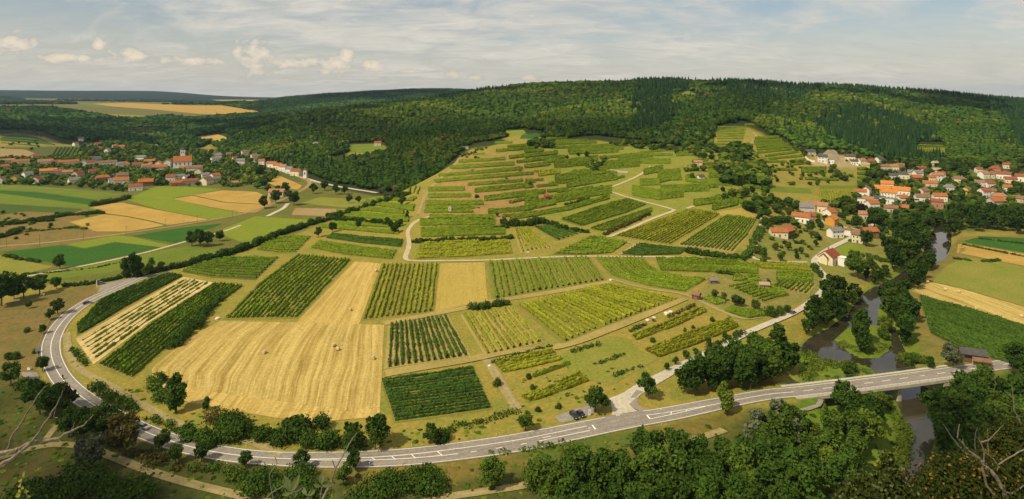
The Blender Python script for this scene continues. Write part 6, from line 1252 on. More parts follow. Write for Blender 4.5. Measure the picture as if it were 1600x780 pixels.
def spruce(rs):
    V1, T = [], []
    for z0, r, z1 in ((1.2, 1.9, 5.5), (3.6, 1.45, 8), (6.0, .95, 10.4)):
        b = len(V1); V1 += [(math.cos(a) * r * rs.uniform(.7, 1.25), math.sin(a) * r * rs.uniform(.7, 1.25), z0 + rs.normal(0, .3)) for a in np.linspace(0, 6.28, 8)[:-1]] + [(rs.normal(0, .1), rs.normal(0, .1), z1)]
        T += [(b + i, b + (i + 1) % 7, b + 7) for i in range(7)]
    return np.array(V1), np.array(T)
rs = np.random.default_rng(5)
BL = [blob(rs, 30, .85) for _ in range(6)]; BF = [blob(rs, 12, 1.2) for _ in range(5)]; SP = [spruce(rs) for _ in range(4)]
DT = []
for k_ in range(4):
    a, b = leaves(lobes_for(('wood', 'round')[k_ % 2], rs), 420, .62, rs); DT.append((a * (1, 1, .92), np.concatenate([b[:, :3], b[:, [0, 2, 3]]])))
def mass(name, pts, label, mt):
    """pts: x, y, z, height, width, template, colour"""
    Vs, Ts, Cs, n_ = [], [], [], 0
    groups = {}
    for q in pts: groups.setdefault((q[5][0], q[5][1]), []).append(q)
    for (fam, k_), L_ in groups.items():
        tv, tt = {'b': BL, 'f': BF, 's': SP, 'd': DT}[fam][k_]; m_ = len(L_); P_ = np.array([(q[0], q[1], q[2], q[3], q[4]) for q in L_]); cl = np.array([q[6] for q in L_])
        a = rs.uniform(0, 6.28, m_); c_, s_ = np.cos(a)[:, None], np.sin(a)[:, None]; sw = (P_[:, 4] / 4.6)[:, None]; sh = (P_[:, 3] / 9.0)[:, None]
        X = (tv[:, 0] * c_ - tv[:, 1] * s_) * sw + P_[:, :1]; Y = (tv[:, 0] * s_ + tv[:, 1] * c_) * sw + P_[:, 1:2]; Z = tv[:, 2] * sh + P_[:, 2:3]
        Vs.append(np.stack([X, Y, Z], -1).reshape(-1, 3)); Ts.append((tt[None] + (np.arange(m_) * len(tv))[:, None, None] + n_).reshape(-1, 3)); Cs.append(np.repeat(cl, len(tv), 0)); n_ += m_ * len(tv)
    if n_: tag(link(name, mesh_np(name, np.concatenate(Vs), np.concatenate(Ts), mt, tint=np.concatenate(Cs))), label, 'woods', kind='stuff')
    print(name, len(pts), n_)
L_for = leaf('forest_leaf', None, None, tint=True, scale=.012, trans=.12)
GRN = np.array([(.034, .072, .012), (.042, .080, .013), (.055, .092, .014), (.036, .072, .012), (.105, .128, .020), (.075, .112, .016)]); SPC = np.array([(.016, .042, .016), (.021, .050, .018), (.026, .055, .017)])
def fbm(x, y, s):
    return np.sin(x / s + 1.7 * np.sin(y / s * .7)) * .5 + np.sin(y / s * 1.3 + 2.1 * np.sin(x / s * .6 + 1)) * .5
SPRUCE = [([(985, 150), (1050, 145), (1060, 175), (1040, 205), (1000, 205), (985, 180)]), ([(1105, 122), (1210, 118), (1215, 150), (1150, 150)]), ([(1275, 190), (1340, 165), (1420, 190), (1460, 215), (1470, 258), (1440, 255), (1370, 245), (1290, 215)]), ([(1200, 115), (1640, 150), (1640, 170), (1400, 150), (1200, 135)]), ([(990, 110), (1070, 110), (1070, 142), (990, 140)]), ([(400, 140), (720, 130), (790, 138), (720, 155), (560, 158), (400, 172)]), ([(1130, 128), (1290, 135), (1240, 165), (1180, 150)]), ([(1560, 165), (1700, 175), (1700, 240), (1590, 235)])]
pts = {k_: [] for k_ in FOREST}
lnY = math.log(640); cells = []
while lnY < math.log(4200):
    Y = math.exp(lnY); sp = min(15, max(6.6, Y * .0068)); nx = int(2.5 * Y / sp); xs = (np.arange(nx) - nx / 2) * sp + rs.uniform(-.4, .4, nx) * sp; ys = Y + rs.uniform(-.4, .4, nx) * sp
    cells.append(np.stack([xs, ys, np.full(nx, sp)], 1)); lnY += sp * .9 / Y
C_ = np.concatenate(cells); C_ = C_[np.abs(C_[:, 0] / C_[:, 1]) < .95]; zz = hgt(C_[:, 0], C_[:, 1]); u, v = proj(C_[:, 0], C_[:, 1], zz)
ti = np.clip(((C_[:, 0] / C_[:, 1] - TG[0]) / (TG[1] - TG[0])), 0, NT - 1).astype(int); si = np.clip((np.log(C_[:, 1]) - SG[0]) / (SG[1] - SG[0]), 0, NS - 1).astype(int)
HID = VG - np.minimum.accumulate(np.where(VG > 0, VG, 9e9), axis=0); hid = HID[si, ti]
spm = np.zeros(len(u), bool)
for pl in SPRUCE: spm |= inside(np.array(pl, float), u + 9 * fbm(C_[:, 0], C_[:, 1], 60) + 6 * fbm(C_[:, 0] + 99, C_[:, 1], 23), v + 5 * fbm(C_[:, 0] - 70, C_[:, 1], 45))
for k_ in FOREST:
    m = forest_mask(u, v, C_[:, 1], k_) & (hid * C_[:, 1] / F < 22)
    if k_ == 'right': m &= ~forest_mask(u, v, C_[:, 1], 'mid')
    for x, y, sp, z, s_, uu, vv in zip(C_[m, 0], C_[m, 1], C_[m, 2], zz[m], spm[m], u[m], v[m]):
        f1 = fbm(x, y, 80) * .65 + fbm(x + 300, y - 90, 26) * .45 + .02
        s2 = (s_ and rs.random() < .80) or rs.random() < .035
        if s2: pts[k_].append((x, y, z - .5, rs.uniform(11, 18), sp * rs.uniform(.85, 1.15) * 1.15, ('s', rs.integers(4)), SPC[rs.integers(3)] * rs.uniform(.8, 1.25)))
        else:
            ci = int(np.clip((f1 + 1) / 2 * 5.2 + rs.normal(0, .8), 0, 5)); c_ = GRN[[0, 3, 1, 2, 5, 4][ci]] * rs.uniform(.75, 1.25) * (1 + .38 * fbm(x + 40, y + 10, 130))
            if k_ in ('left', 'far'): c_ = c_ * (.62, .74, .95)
            if rs.random() < .006: c_ = np.array((.11, .075, .035))
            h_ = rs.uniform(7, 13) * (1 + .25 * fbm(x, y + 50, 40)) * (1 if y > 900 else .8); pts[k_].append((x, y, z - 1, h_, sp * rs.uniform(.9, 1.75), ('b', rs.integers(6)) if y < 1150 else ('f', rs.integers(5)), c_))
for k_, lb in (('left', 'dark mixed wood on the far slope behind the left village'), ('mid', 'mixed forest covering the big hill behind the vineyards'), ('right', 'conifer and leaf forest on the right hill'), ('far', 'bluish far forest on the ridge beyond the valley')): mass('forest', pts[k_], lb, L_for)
# village trees and leftover near trees
HS = np.array(HOUSES)
def scatter(px, sp, hm, label, dark=.3, keep=1.0, name='village_trees', fam='b'):
    w_ = wpoly(px, 8); x0, y0 = w_.min(0); x1, y1 = w_.max(0); n_ = int((x1 - x0) * (y1 - y0) / sp ** 2) + 1; X = rs.uniform(x0, x1, n_); Y = rs.uniform(y0, y1, n_)
    m = inside(w_, X, Y) & (rs.random(X.size) < keep); X, Y = X[m], Y[m]; z = hgt(X, Y); out_ = []
    for x, y, zz_ in zip(X, Y, z):
        dx = HS[:, 0] - x; dy = HS[:, 1] - y; r_ = np.hypot(dx, dy)
        if (r_ < HS[:, 2] + 2).any(): continue
        inf = (dy > 0) & (np.abs(dx - x / y * dy) < HS[:, 2] * .8) & (dy < 14)      # keep the view of each house front open
        h_ = rs.uniform(.6, 1.2) * hm
        inf2 = (dy > 0) & (np.abs(dx - x / y * dy) < HS[:, 2] * .7) & (dy < 60)
        if inf2.any(): h_ = min(h_, rs.uniform(1.5, 3.0) + .10 * dy[inf2].min())
        c_ = GRN[rs.integers(6)] * rs.uniform(.7, 1.3) * (1 if rs.random() > dark else .6)
        out_.append((x, y, zz_ - .6, h_, max(h_ * rs.uniform(.75, 1.15), 3), (fam, rs.integers(6 if fam == 'b' else 5)), c_))
    return out_
vt = scatter([(-40, 296), (0, 289), (100, 291), (190, 300), (240, 292), (330, 291), (400, 296), (425, 285), (440, 272), (400, 258), (350, 250), (300, 245), (255, 240), (200, 238), (130, 246), (-40, 250)], 8.0, 7, '', .35, .8)
vt += scatter([(125, 246), (130, 228), (165, 224), (240, 232), (300, 236), (350, 243), (385, 241), (420, 252), (400, 256), (330, 250), (250, 240)], 9, 9, '', .5, .8)
vt += scatter([(395, 275), (405, 290), (420, 300), (455, 312), (445, 295), (430, 296)], 8, 8, '', .4, .8)
vt += scatter([(0, 249), (60, 246), (130, 246), (190, 250), (130, 252), (0, 252)], 8, 7, '', .4, .5)
mass('village_trees', vt, 'garden and orchard trees among the roofs of the left village', L_for)
vt = scatter([(1330, 318), (1345, 300), (1355, 270), (1345, 258), (1390, 252), (1440, 258), (1500, 252), (1560, 256), (1660, 258), (1660, 345), (1560, 334), (1500, 338), (1475, 345), (1440, 352), (1400, 348), (1366, 345), (1335, 338)], 7.6, 8, '', .3, .9)
vt += scatter([(1400, 344), (1440, 348), (1475, 342), (1500, 334), (1560, 330), (1660, 342), (1660, 352), (1560, 340), (1500, 338), (1470, 352), (1420, 358)], 7, 12, '', .3, .9)
vt += scatter([(1436, 262), (1470, 258), (1500, 254), (1530, 258), (1500, 268), (1470, 270), (1440, 266)], 7, 11, '', .5, .9)
vt += scatter([(1170, 340), (1240, 338), (1330, 330), (1362, 345), (1400, 352), (1385, 385), (1350, 365), (1310, 350), (1260, 352), (1200, 362)], 7, 6, '', .3, .5)
vt += scatter([(1185, 412), (1180, 378), (1200, 358), (1262, 356), (1290, 366), (1270, 395), (1258, 405)], 5.5, 3.2, '', .3, .4)
vt += scatter([(1150, 335), (1165, 318), (1200, 315), (1260, 322), (1340, 318), (1340, 330), (1260, 335), (1190, 338)], 7, 8, '', .4, .9)
mass('village_trees', vt, 'garden trees among the roofs of the right village', L_for)
# scrub and copses on the vineyard hill
sb = scatter([(1130, 290), (1122, 268), (1125, 245), (1150, 232), (1168, 236), (1180, 250), (1195, 275), (1200, 292), (1190, 297), (1160, 292)], 6.6, 12, '', .3, .95)
sb += scatter([(1055, 240), (1075, 228), (1110, 222), (1122, 240), (1118, 258), (1090, 246)], 7, 8, '', .3, .7)
sb += scatter([(1130, 312), (1150, 300), (1200, 300), (1215, 318), (1195, 318), (1160, 316)], 6.5, 7, '', .3, .8)
sb += scatter([(1140, 298), (1125, 300), (1128, 308), (1145, 308)], 6, 6, '', .4, .8)
sb += scatter([(822, 228), (845, 220), (866, 226), (864, 232), (835, 234)], 7, 8, '', .6, .95)
sb += scatter([(945, 226), (985, 222), (1040, 228), (1055, 236), (1010, 236), (980, 232)], 7.5, 7, '', .5, .6)
sb += scatter([(920, 248), (945, 245), (948, 255), (930, 268), (915, 266)], 7, 5, '', .3, .5)
sb += scatter([(1070, 270), (1085, 258), (1100, 268), (1102, 282), (1085, 284)], 6.5, 6, '', .4, .6)
sb += scatter([(1205, 258), (1240, 250), (1280, 262), (1330, 275), (1345, 285), (1320, 292), (1260, 290), (1200, 294), (1195, 280)], 8, 4.5, '', .4, .45)
sb += scatter([(1235, 225), (1262, 228), (1280, 240), (1262, 250), (1245, 240)], 7, 6, '', .3, .8)
sb += scatter([(1250, 225), (1280, 225), (1330, 240), (1360, 250), (1345, 262), (1318, 250), (1305, 230), (1285, 232)], 7, 6, '', .2, .7)
sb += scatter([(1285, 268), (1300, 262), (1330, 275), (1325, 285), (1295, 275)], 6.5, 6, '', .5, .9)
sb += scatter([(1478, 222), (1560, 226), (1580, 246), (1500, 250), (1480, 245)], 8.5, 6, '', .3, .6)
sb += scatter([(716, 238), (735, 232), (770, 234), (775, 246), (740, 250), (722, 248)], 7, 3.5, '', .3, .3)
sb += scatter([(660, 400), (800, 330), (860, 300), (900, 270), (960, 250), (1060, 300), (1000, 300), (860, 340)], 13, 1.8, '', .3, .18)
sb += scatter([(660, 330), (700, 262), (840, 240), (900, 255), (850, 300), (780, 335)], 13, 1.6, '', .3, .15)
sb += scatter([(0, 232), (60, 240), (130, 228), (95, 218), (60, 206), (0, 204)], 16, 5, '', .5, .12)
sb += scatter([(0, 332), (130, 330), (160, 345), (110, 362), (0, 382)], 9, 3.0, '', .4, .22)
mass('scrub', sb, 'scrub and small copses scattered over the vineyard hill', L_for)
lt = [(q[1], q[2], q[3] - .3, q[4], q[4] * .46, ('d', random.randrange(4)), GRN[random.randrange(4)] * random.uniform(.7, 1.15)) for q in NEAR[NIND:]]
mass('riverside_trees', lt, 'further trees of the riverside woods', L_for)
# weeds and rough grass tufts near the road
tv = []
for px, sp, hm, kp in (([(-60, 800), (-60, 620), (40, 605), (120, 650), (170, 690), (300, 722), (485, 742), (680, 735), (890, 698), (1060, 665), (1150, 660), (1080, 690), (900, 715), (860, 790)], 2.5, .6, .5), ([(105, 560), (150, 600), (300, 690), (480, 705), (640, 700), (800, 672), (860, 655), (800, 645), (700, 668), (600, 668), (470, 668), (300, 640), (230, 610), (180, 605)], 2.4, .5, .5), ([(1262, 640), (1400, 640), (1412, 700), (1400, 780), (1300, 790)], 3.4, 1.4, .6), ([(1240, 560), (1290, 560), (1380, 585), (1330, 598), (1250, 605)], 3.2, 1.0, .5), ([(780, 600), (930, 560), (1000, 590), (900, 640), (800, 650)], 3.2, .45, .4)):
    for q in scatter(px, sp, hm, '', .3, kp, fam='f'):
        tv.append((q[0], q[1], q[2] + .35, q[3], rs.uniform(.8, 2.2), q[5], q[6] * (1.25, 1.2, 1.0)))
pl = []
for px in ([(-60, 157), (60, 158), (110, 160), (120, 163), (-60, 164)], [(90, 156.5), (260, 158), (400, 161), (400, 163), (260, 160), (110, 158.5)], [(-60, 151), (25, 152), (40, 157), (-60, 158)], [(250, 163.5), (400, 163), (470, 165), (460, 167), (400, 165)]):
    for q in scatter(px, 20, 13, '', .6, .8, fam='f'): pl.append((q[0], q[1], q[2], q[3], 22, q[5], q[6] * (.55, .7, .8)))
mass('treeline', pl, 'dark tree lines between the fields of the far plateau', L_for)
mass('undergrowth', tv, 'weeds and rough grass along the road banks', L_for)
# ------------------------------------------------------------------ vehicles
def paint_mat(name, col, metal=.0): 
    mt, nt, N, L = nodes(name); p_ = out(nt, col, .28, .5); p_.inputs['Metallic'].default_value = metal; p_.inputs['Coat Weight'].default_value = .6; return mt
M_tyre = plain('tyre_rubber', (.02, .02, .02), .2, 3); M_rim = plain('wheel_rim', (.4, .4, .4), .1, 3, .35, .5); M_lamp = plain('lamp_glass', (.75, .75, .7), .1, 3, .15, .5); M_tail = plain('tail_lamp', (.4, .02, .02), .1, 3, .2, .5); M_cglass = plain('car_glass', (.02, .024, .03), .1, 2, .08, .6)
def wheel_data():
    m_ = MB(); n_ = 14; prof = [(.20, -.11), (.31, -.11), (.33, -.06), (.33, .06), (.31, .11), (.20, .11)]
    for (ra, a), (rb, b) in zip(prof, prof[1:] + prof[:1]): m_.add([(r_ * math.cos(k * 6.2832 / n_), q, r_ * math.sin(k * 6.2832 / n_)) for r_, q in ((ra, a), (rb, b)) for k in range(n_)], [(k, (k + 1) % n_, n_ + (k + 1) % n_, n_ + k) for k in range(n_)])
    t = m_.data('tyre', [M_tyre], True); m_ = MB(); m_.tube([(0, -.07, 0), (0, .07, 0)], .2, 12); return t, m_.data('rim', [M_rim])
TY, RI = wheel_data()
def car(u, v, heading, mt, label, long_=4.4, estate=False):
    x, y, z = at(u, v); o = tag(link('car', None, loc=(x, y, z + .16), rz=R(heading)), label, 'car'); L_ = long_ / 2
    prof = [(-L_, .35), (-L_ + .05, .75), (-L_ + .25, .92), (L_ - 1.2, .92), (L_ - .25, .72), (L_, .55), (L_ - .05, .28), (-L_ + .1, .22)]
    m_ = MB(); rings = []
    for yy, sc in ((-.88, .93), (-.80, 1), (.80, 1), (.88, .93)): rings.append([(a * (1 if sc == 1 else .985), yy, .55 + (b - .55) * sc) for a, b in prof])
    V1 = [p for r_ in rings for p in r_]; n_ = len(prof); m_.add(V1, [(k * n_ + i, k * n_ + (i + 1) % n_, (k + 1) * n_ + (i + 1) % n_, (k + 1) * n_ + i) for k in range(3) for i in range(n_)] + [tuple(range(n_)), tuple(range(3 * n_, 4 * n_))[::-1]]); m_.build('body', [mt], o, True)
    xr = -L_ + (.15 if estate else .45); cab = [(xr, .9), (xr + .45, 1.40), (.35, 1.44), (L_ - 1.1, .9)]
    m_ = MB(); m_.add([(a, s * (.80 if b < 1 else .64), b) for s in (-1, 1) for a, b in cab], [(0, 1, 2, 3), (7, 6, 5, 4), (0, 4, 5, 1), (2, 6, 7, 3), (1, 5, 6, 2)]); m_.build('window_band', [M_cglass], o)
    m_ = MB(); m_.box((xr + .8) / 2 + .0, 0, 1.435, abs(.35 - xr - .4), 1.26, .05); m_.build('roof', [mt], o)
    for sx_ in (-1, 1):
        for sy in (-1, 1):
            w_ = link('wheel', TY, o, (sx_ * (L_ - .85), sy * .80, .33)); link('rim', RI, w_)
    for sy in (-1, 1):
        m_ = MB(); m_.box(0, 0, 0, .14, .36, .16); m_.build('headlight', [M_lamp], o, loc=(L_ - .09, sy * .58, .62)); m_ = MB(); m_.box(0, 0, 0, .08, .30, .18); m_.build('tail_light', [M_tail], o, loc=(-L_ + .05, sy * .62, .74))
    return o
Pk, Pb, Ps, Pd = paint_mat('black_paint', (.012, .012, .014)), paint_mat('dark_blue_paint', (.02, .022, .03)), paint_mat('silver_paint', (.42, .40, .36), .4), paint_mat('dark_grey_paint', (.07, .07, .08), .2)
car(224, 670, -20, Ps, 'silver car driving on the road left of the small roadside trees', 4.5, True)
car(137, 475, 35, Pd, 'dark grey car driving on the road bend beside the dark vineyard')
car(897.5, 652, -68, Pk, 'larger black car parked left in the parking bay by the oak', 4.8, True)
car(907.5, 650, -62, Pb, 'smaller dark car parked nearest the oak in the parking bay', 4.0)
car(158, 444.5, 20, Pd, 'dark car standing in the lay by above the paddock', 4.2)
car(1239, 490.5, 40, Pd, 'dark car on the side road beside the wide bright bush', 4.3)
car(1329, 377, 30, Pk, 'black car parked in front of the tall cream house', 4.3)
def motorbike(u, v, heading, label, plabel):
    x, y, z = at(u, v); z += .14; o = tag(link('motorcycle', None, loc=(x, y, z), rz=R(heading)), label, 'motorcycle')
    for sx_ in (-.7, .7): w_ = link('wheel', TY, o, (sx_, 0, .31)); w_.scale = (.95, .55, .95); link('rim', RI, w_)
    m_ = MB(); m_.tube([(.7, 0, .31), (.5, 0, .95)], .04, 5); m_.tube([(.52, -.33, 1.02), (.52, .33, 1.02)], .025, 5); m_.box(0, 0, .5, .5, .28, .35); m_.build('frame', [M_rim], o)
    m_ = MB(); m_.tube([(.42, 0, .86), (.15, 0, .92), (-.1, 0, .82)], [.1, .19, .12], 8); m_.build('fuel_tank', [Pk], o); m_ = MB(); m_.box(-.42, 0, .80, .7, .26, .12); m_.build('seat', [M_tyre], o)
    me_ = bpy.data.meshes.new('person'); J = [(-.3, 0, .95), (-.2, 0, 1.25), (-.08, 0, 1.5), (-.03, 0, 1.62), (.02, 0, 1.78), (.0, -.2, 1.46), (.2, -.3, 1.22), (.46, -.3, 1.06), (.0, .2, 1.46), (.2, .3, 1.22), (.46, .3, 1.06), (-.25, -.13, .9), (.15, -.22, .78), (-.05, -.22, .38), (.1, -.22, .32), (-.25, .13, .9), (.15, .22, .78), (-.05, .22, .38), (.1, .22, .32)]
    E = [(0, 1), (1, 2), (2, 3), (3, 4), (2, 5), (5, 6), (6, 7), (2, 8), (8, 9), (9, 10), (0, 11), (11, 12), (12, 13), (13, 14), (0, 15), (15, 16), (16, 17), (17, 18)]; RD = [.15, .16, .17, .07, .13, .07, .055, .045, .07, .055, .045, .10, .085, .065, .05, .10, .085, .065, .05]
    me_.from_pydata(J, E, []); p_ = link('person', me_, None, (x, y, z), R(heading)); md = p_.modifiers.new('skin', 'SKIN')
    for i, r_ in enumerate(RD): me_.skin_vertices[0].data[i].radius = (r_, r_); me_.skin_vertices[0].data[i].use_root = i == 0
    p_.modifiers.new('sub', 'SUBSURF').levels = 1; me_.materials.append(plain('rider_leather', (.03, .028, .03), .2, 2)); tag(p_, plabel, 'person')
motorbike(98, 593, -48, 'dark motorcycle on the road at the tight bend', 'person in dark clothes riding a motorcycle round the road bend')
# ------------------------------------------------------------------ bales, posts, signs, stones
mt, nt, N, L = nodes('straw_bale'); tc = nd(nt, 'ShaderNodeTexCoord').outputs['Object']; out(nt, mixc(nt, ramp(nt, noise(nt, scalev(nt, tc, (1, 6, 6)), 2.0, 4), .3, .7), (.62, .50, .28), (.40, .29, .12)), .9, .1)
m_ = MB(); n_ = 18; prof = [(.0, -.62), (.55, -.62), (.66, -.56), (.70, -.3), (.70, .3), (.66, .56), (.55, .62), (.0, .62)]
for (ra, a), (rb, b) in zip(prof[:-1], prof[1:]): m_.add([(q, r_ * math.cos(k * 6.2832 / n_) * random.uniform(.98, 1.02), r_ * math.sin(k * 6.2832 / n_)) for r_, q in ((ra, a), (rb, b)) for k in range(n_)], [(k, (k + 1) % n_, n_ + (k + 1) % n_, n_ + k) for k in range(n_)])
BALE = m_.data('bale', [mt], True)
for u, v, lb in ((413, 553, 'round straw bale alone in the middle of the large stubble field'), (521, 542, 'left of two round bales close together on the stubble'), (528, 548, 'right of two round bales close together on the stubble'), (583, 562, 'round bale near the right edge of the large stubble field'), (257, 607, 'round bale at the lower left corner of the stubble field'), (547, 486, 'round bale in the lower part of the stubble strip'), (588, 425, 'round bale at the top of the stubble strip'),
              (1449, 442, 'round bale at the left end of the right bank stubble'), (1477, 454, 'second round bale from the left on the right bank stubble'), (1499, 458, 'third round bale from the left on the right bank stubble'), (1525, 484, 'fourth round bale from the left on the right bank stubble'), (1596, 496, 'round bale at the right edge of the right bank stubble')):
    x, y, z = at(u, v); o = link('straw_bale', BALE, None, (x, y, z + .78), random.uniform(0, 3)); o.scale = (1.15, 1.15, 1.15); tag(o, lb, 'bale', 'round straw bales on the stubble')
M_white = plain('white_plastic', (.75, .74, .70), .08, 2); M_black = plain('black_plastic', (.02, .02, .02), .1, 2); M_blue = plain('sign_blue', (.03, .10, .35), .1, 2, .4); M_sgrey = plain('sign_grey', (.42, .43, .44), .1, 2, .4)
m_ = MB(); m_.box(0, 0, .5, .12, .10, 1.1, 0); m_.box(0, 0, .85, .125, .105, .2, 1); POST = m_.data('marker_post', [M_white, M_black])
dR = np.gradient(ROAD, axis=0); dR /= np.hypot(*dR.T)[:, None]; nR = np.stack([dR[:, 1], -dR[:, 0]], 1)
for s in np.arange(20, SR[-1] - 60, 27):
    i = int(np.searchsorted(SR, s))
    for sg in (-1, 1):
        q = ROAD[i] + nR[i] * sg * (HW[i] + 1.1)
        if (i0 - 4 < i < i1 + 4) or (sg < 0 and gap0 - 22 < s < gap1 + 12): continue
        o = link('marker_post', POST, None, (*q, float(hgt(*q))), 0.0); tag(o, 'white roadside marker post with black band', 'marker post', 'marker posts along the main road')
def sign(u, v, w_, h_, zc_, mt, label, shape='board', rz=0.0, legs=1, name='road_sign', cat='road sign', mark_=None):
    x, y, z = at(u, v); o = tag(link(name, None, loc=(x, y, z), rz=R(rz)), label, cat)
    for k in range(legs):
        m_ = MB(); m_.tube([((k - (legs - 1) / 2) * w_ * .7, .06, -.4), ((k - (legs - 1) / 2) * w_ * .7, .06, zc_ + h_ * .4)], .045, 6); m_.build('post', [M_steel], o)
    m_ = MB(); m_.box(0, 0, zc_, w_, .05, h_); p_ = m_.build('panel', [mt], o)
    if mark_: m_ = MB(); m_.box(0, -.03, zc_, w_ * .5, .02, h_ * .3); m_.build('pictogram', [mark_], p_)
sign(1010, 620, 1.3, 2.2, 2.6, M_white, 'white place board under the tree at the junction', rz=15, legs=2)
sign(577, 731, .9, .9, 1.5, M_blue, 'blue road sign on the lower verge seen between two roadside trees', rz=-20, mark_=M_white)
sign(60, 556, 2.0, 1.6, 2.8, M_sgrey, 'grey square sign on two posts above the tight road bend', rz=50, legs=2)
sign(921, 650, .9, 2.1, 1.2, M_white, 'white information board beside the oak and parked cars', rz=10, name='information_board', cat='information board', mark_=M_sgrey)
sign(151, 450, .5, 4.2, 2.4, M_white, 'tall narrow white banner sign at the lay by', rz=30, name='banner_sign', cat='sign')
sign(1033, 668 - 21, .5, .5, 1.8, M_white, 'small white road sign beside the hatched island', rz=0)
for u, v, hh_, lb in ((197, 368, 7.5, 'railway pole beside the dark green wedge of crop'), (258, 355, 7, 'railway pole between two fields right of the gold stubble'), (308, 349, 7, 'railway pole above the clump of round trees'), (363, 340, 7, 'railway pole above the bright yellow green meadow'), (131, 374, 7.5, 'railway pole over the dark green square field'), (62, 382, 7.5, 'railway pole near the left edge of the embankment'), (10, 385, 7.5, 'railway pole at the left border of the embankment')):
    x, y, z = at(u, v); o = tag(link('railway_pole', None, loc=(x, y, z)), lb, 'pole', 'poles along the railway'); m_ = MB(); m_.tube([(0, 0, -.5), (0, 0, hh_)], [.14, .09], 6); m_.build('mast', [M_wood], o); m_ = MB(); m_.box(.6, 0, hh_ - .5, 1.6, .08, .08); m_.build('arm', [M_wood], o)
def stone(u, v, s, lb, mt=None):
    x, y, z = at(u, v); r_ = np.random.default_rng(int(u * 7 + v)); bm = bmesh.new(); bmesh.ops.create_icosphere(bm, subdivisions=2, radius=s)
    for q in bm.verts: q.co = q.co * r_.uniform(.75, 1.2); q.co.z *= .65
    me_ = bpy.data.meshes.new('boulder'); bm.to_mesh(me_); bm.free(); me_.materials.append(mt or M_rock); tag(link('boulder', me_, None, (x, y, z + s * .2), r_.uniform(0, 6)), lb, 'boulder')
M_rock = plain('pale_rock', (.58, .52, .40), .3, 1.5)
for u, v, s, lb in ((340, 499, 1.3, 'pale boulder at the corner of the stubble and dark vines'), (1012, 501, 1.1, 'lowest pale boulder in the row of stones on the slope'), (1022, 497, 1.0, 'second pale boulder in the row of stones on the slope'), (1042, 491, 1.6, 'largest pale boulder in the row of stones on the slope'), (1048, 488, 1.2, 'pale boulder right of the largest one on the slope'), (954, 438, 1.0, 'white stone block at the corner below the wide vineyard'), (825, 395, .9, 'white stone at the edge of the gravel track'), (765, 572, .7, 'small pale stone at the corner of the upper yellow plot'), (1404, 617, 1.0, 'left pale boulder at the foot of the bridge pier'), (1414, 618, 1.0, 'right pale boulder at the foot of the bridge pier')): stone(u, v, s, lb)
# brush pile and paddock things
def bench(u, v, rz, lb):
    x, y, z = at(u, v); o = tag(link('bench', None, loc=(x, y, z), rz=R(rz)), lb, 'bench'); m_ = MB(); m_.box(0, 0, .48, 2.4, .5, .08); m_.build('seat', [M_white], o); m_ = MB(); m_.box(0, .26, .85, 2.4, .06, .5); m_.build('backrest', [M_white], o)
    for sx_ in (-.9, .9): m_ = MB(); m_.box(sx_, 0, .2, .1, .45, .55); m_.build('leg', [M_white], o)
bench(66, 462, -10, 'pale bench under the dark paddock tree'); bench(26, 471, 40, 'pale bench in front of the large paddock tree')
x, y, z = at(46, 578); o = tag(link('water_trough', None, loc=(x, y, z)), 'small white trough at the gravel patch by the road', 'trough')
m_ = MB(); m_.box(0, 0, .6, 1.2, .9, .9); m_.build('tub', [M_white], o); m_ = MB(); m_.box(0, 0, 1.06, 1.0, .7, .03); m_.build('water_surface', [M_cglass], o)
sheet_poly('gravel_land', [(28, 582), (40, 582), (58, 582), (62, 592), (56, 598), (44, 594), (36, 588)], M_asph2, 'bare gravel patch beside the road bend', .12, gs=2)
for px, lb in (([(0, 505), (14, 500), (30, 498)], 'wooden rail fence across the paddock'), ([(58, 560), (60, 545), (66, 525), (78, 500)], 'post and rail fence along the road bend')):
    p_ = resample(wpath(px, 1e9), 3.0); o = tag(link('rail_fence', None, loc=(*p_[0], float(hgt(*p_[0])))), lb, 'fence'); b_ = np.array([*p_[0], float(hgt(*p_[0]))])
    P3 = np.column_stack([p_, hgt(*p_.T)]) - b_
    for q in P3: m_ = MB(); m_.box(q[0], q[1], q[2] + .5, .12, .12, 1.3); m_.build('post', [M_post], o)
    for hz_ in (.5, 1.0): m_ = MB(); m_.tube([(q[0], q[1], q[2] + hz_) for q in P3], .05, 5); m_.build('rail', [M_post], o)
# pool and white caravan like details among the gardens
sheet_poly('pool_water', [(1221, 374), (1226, 374), (1227, 372.6), (1222, 372.6)], plain('pool_water', (.15, .42, .50), .1, 1, .1, .5), 'small turquoise swimming pool in the garden', .3, gs=2)

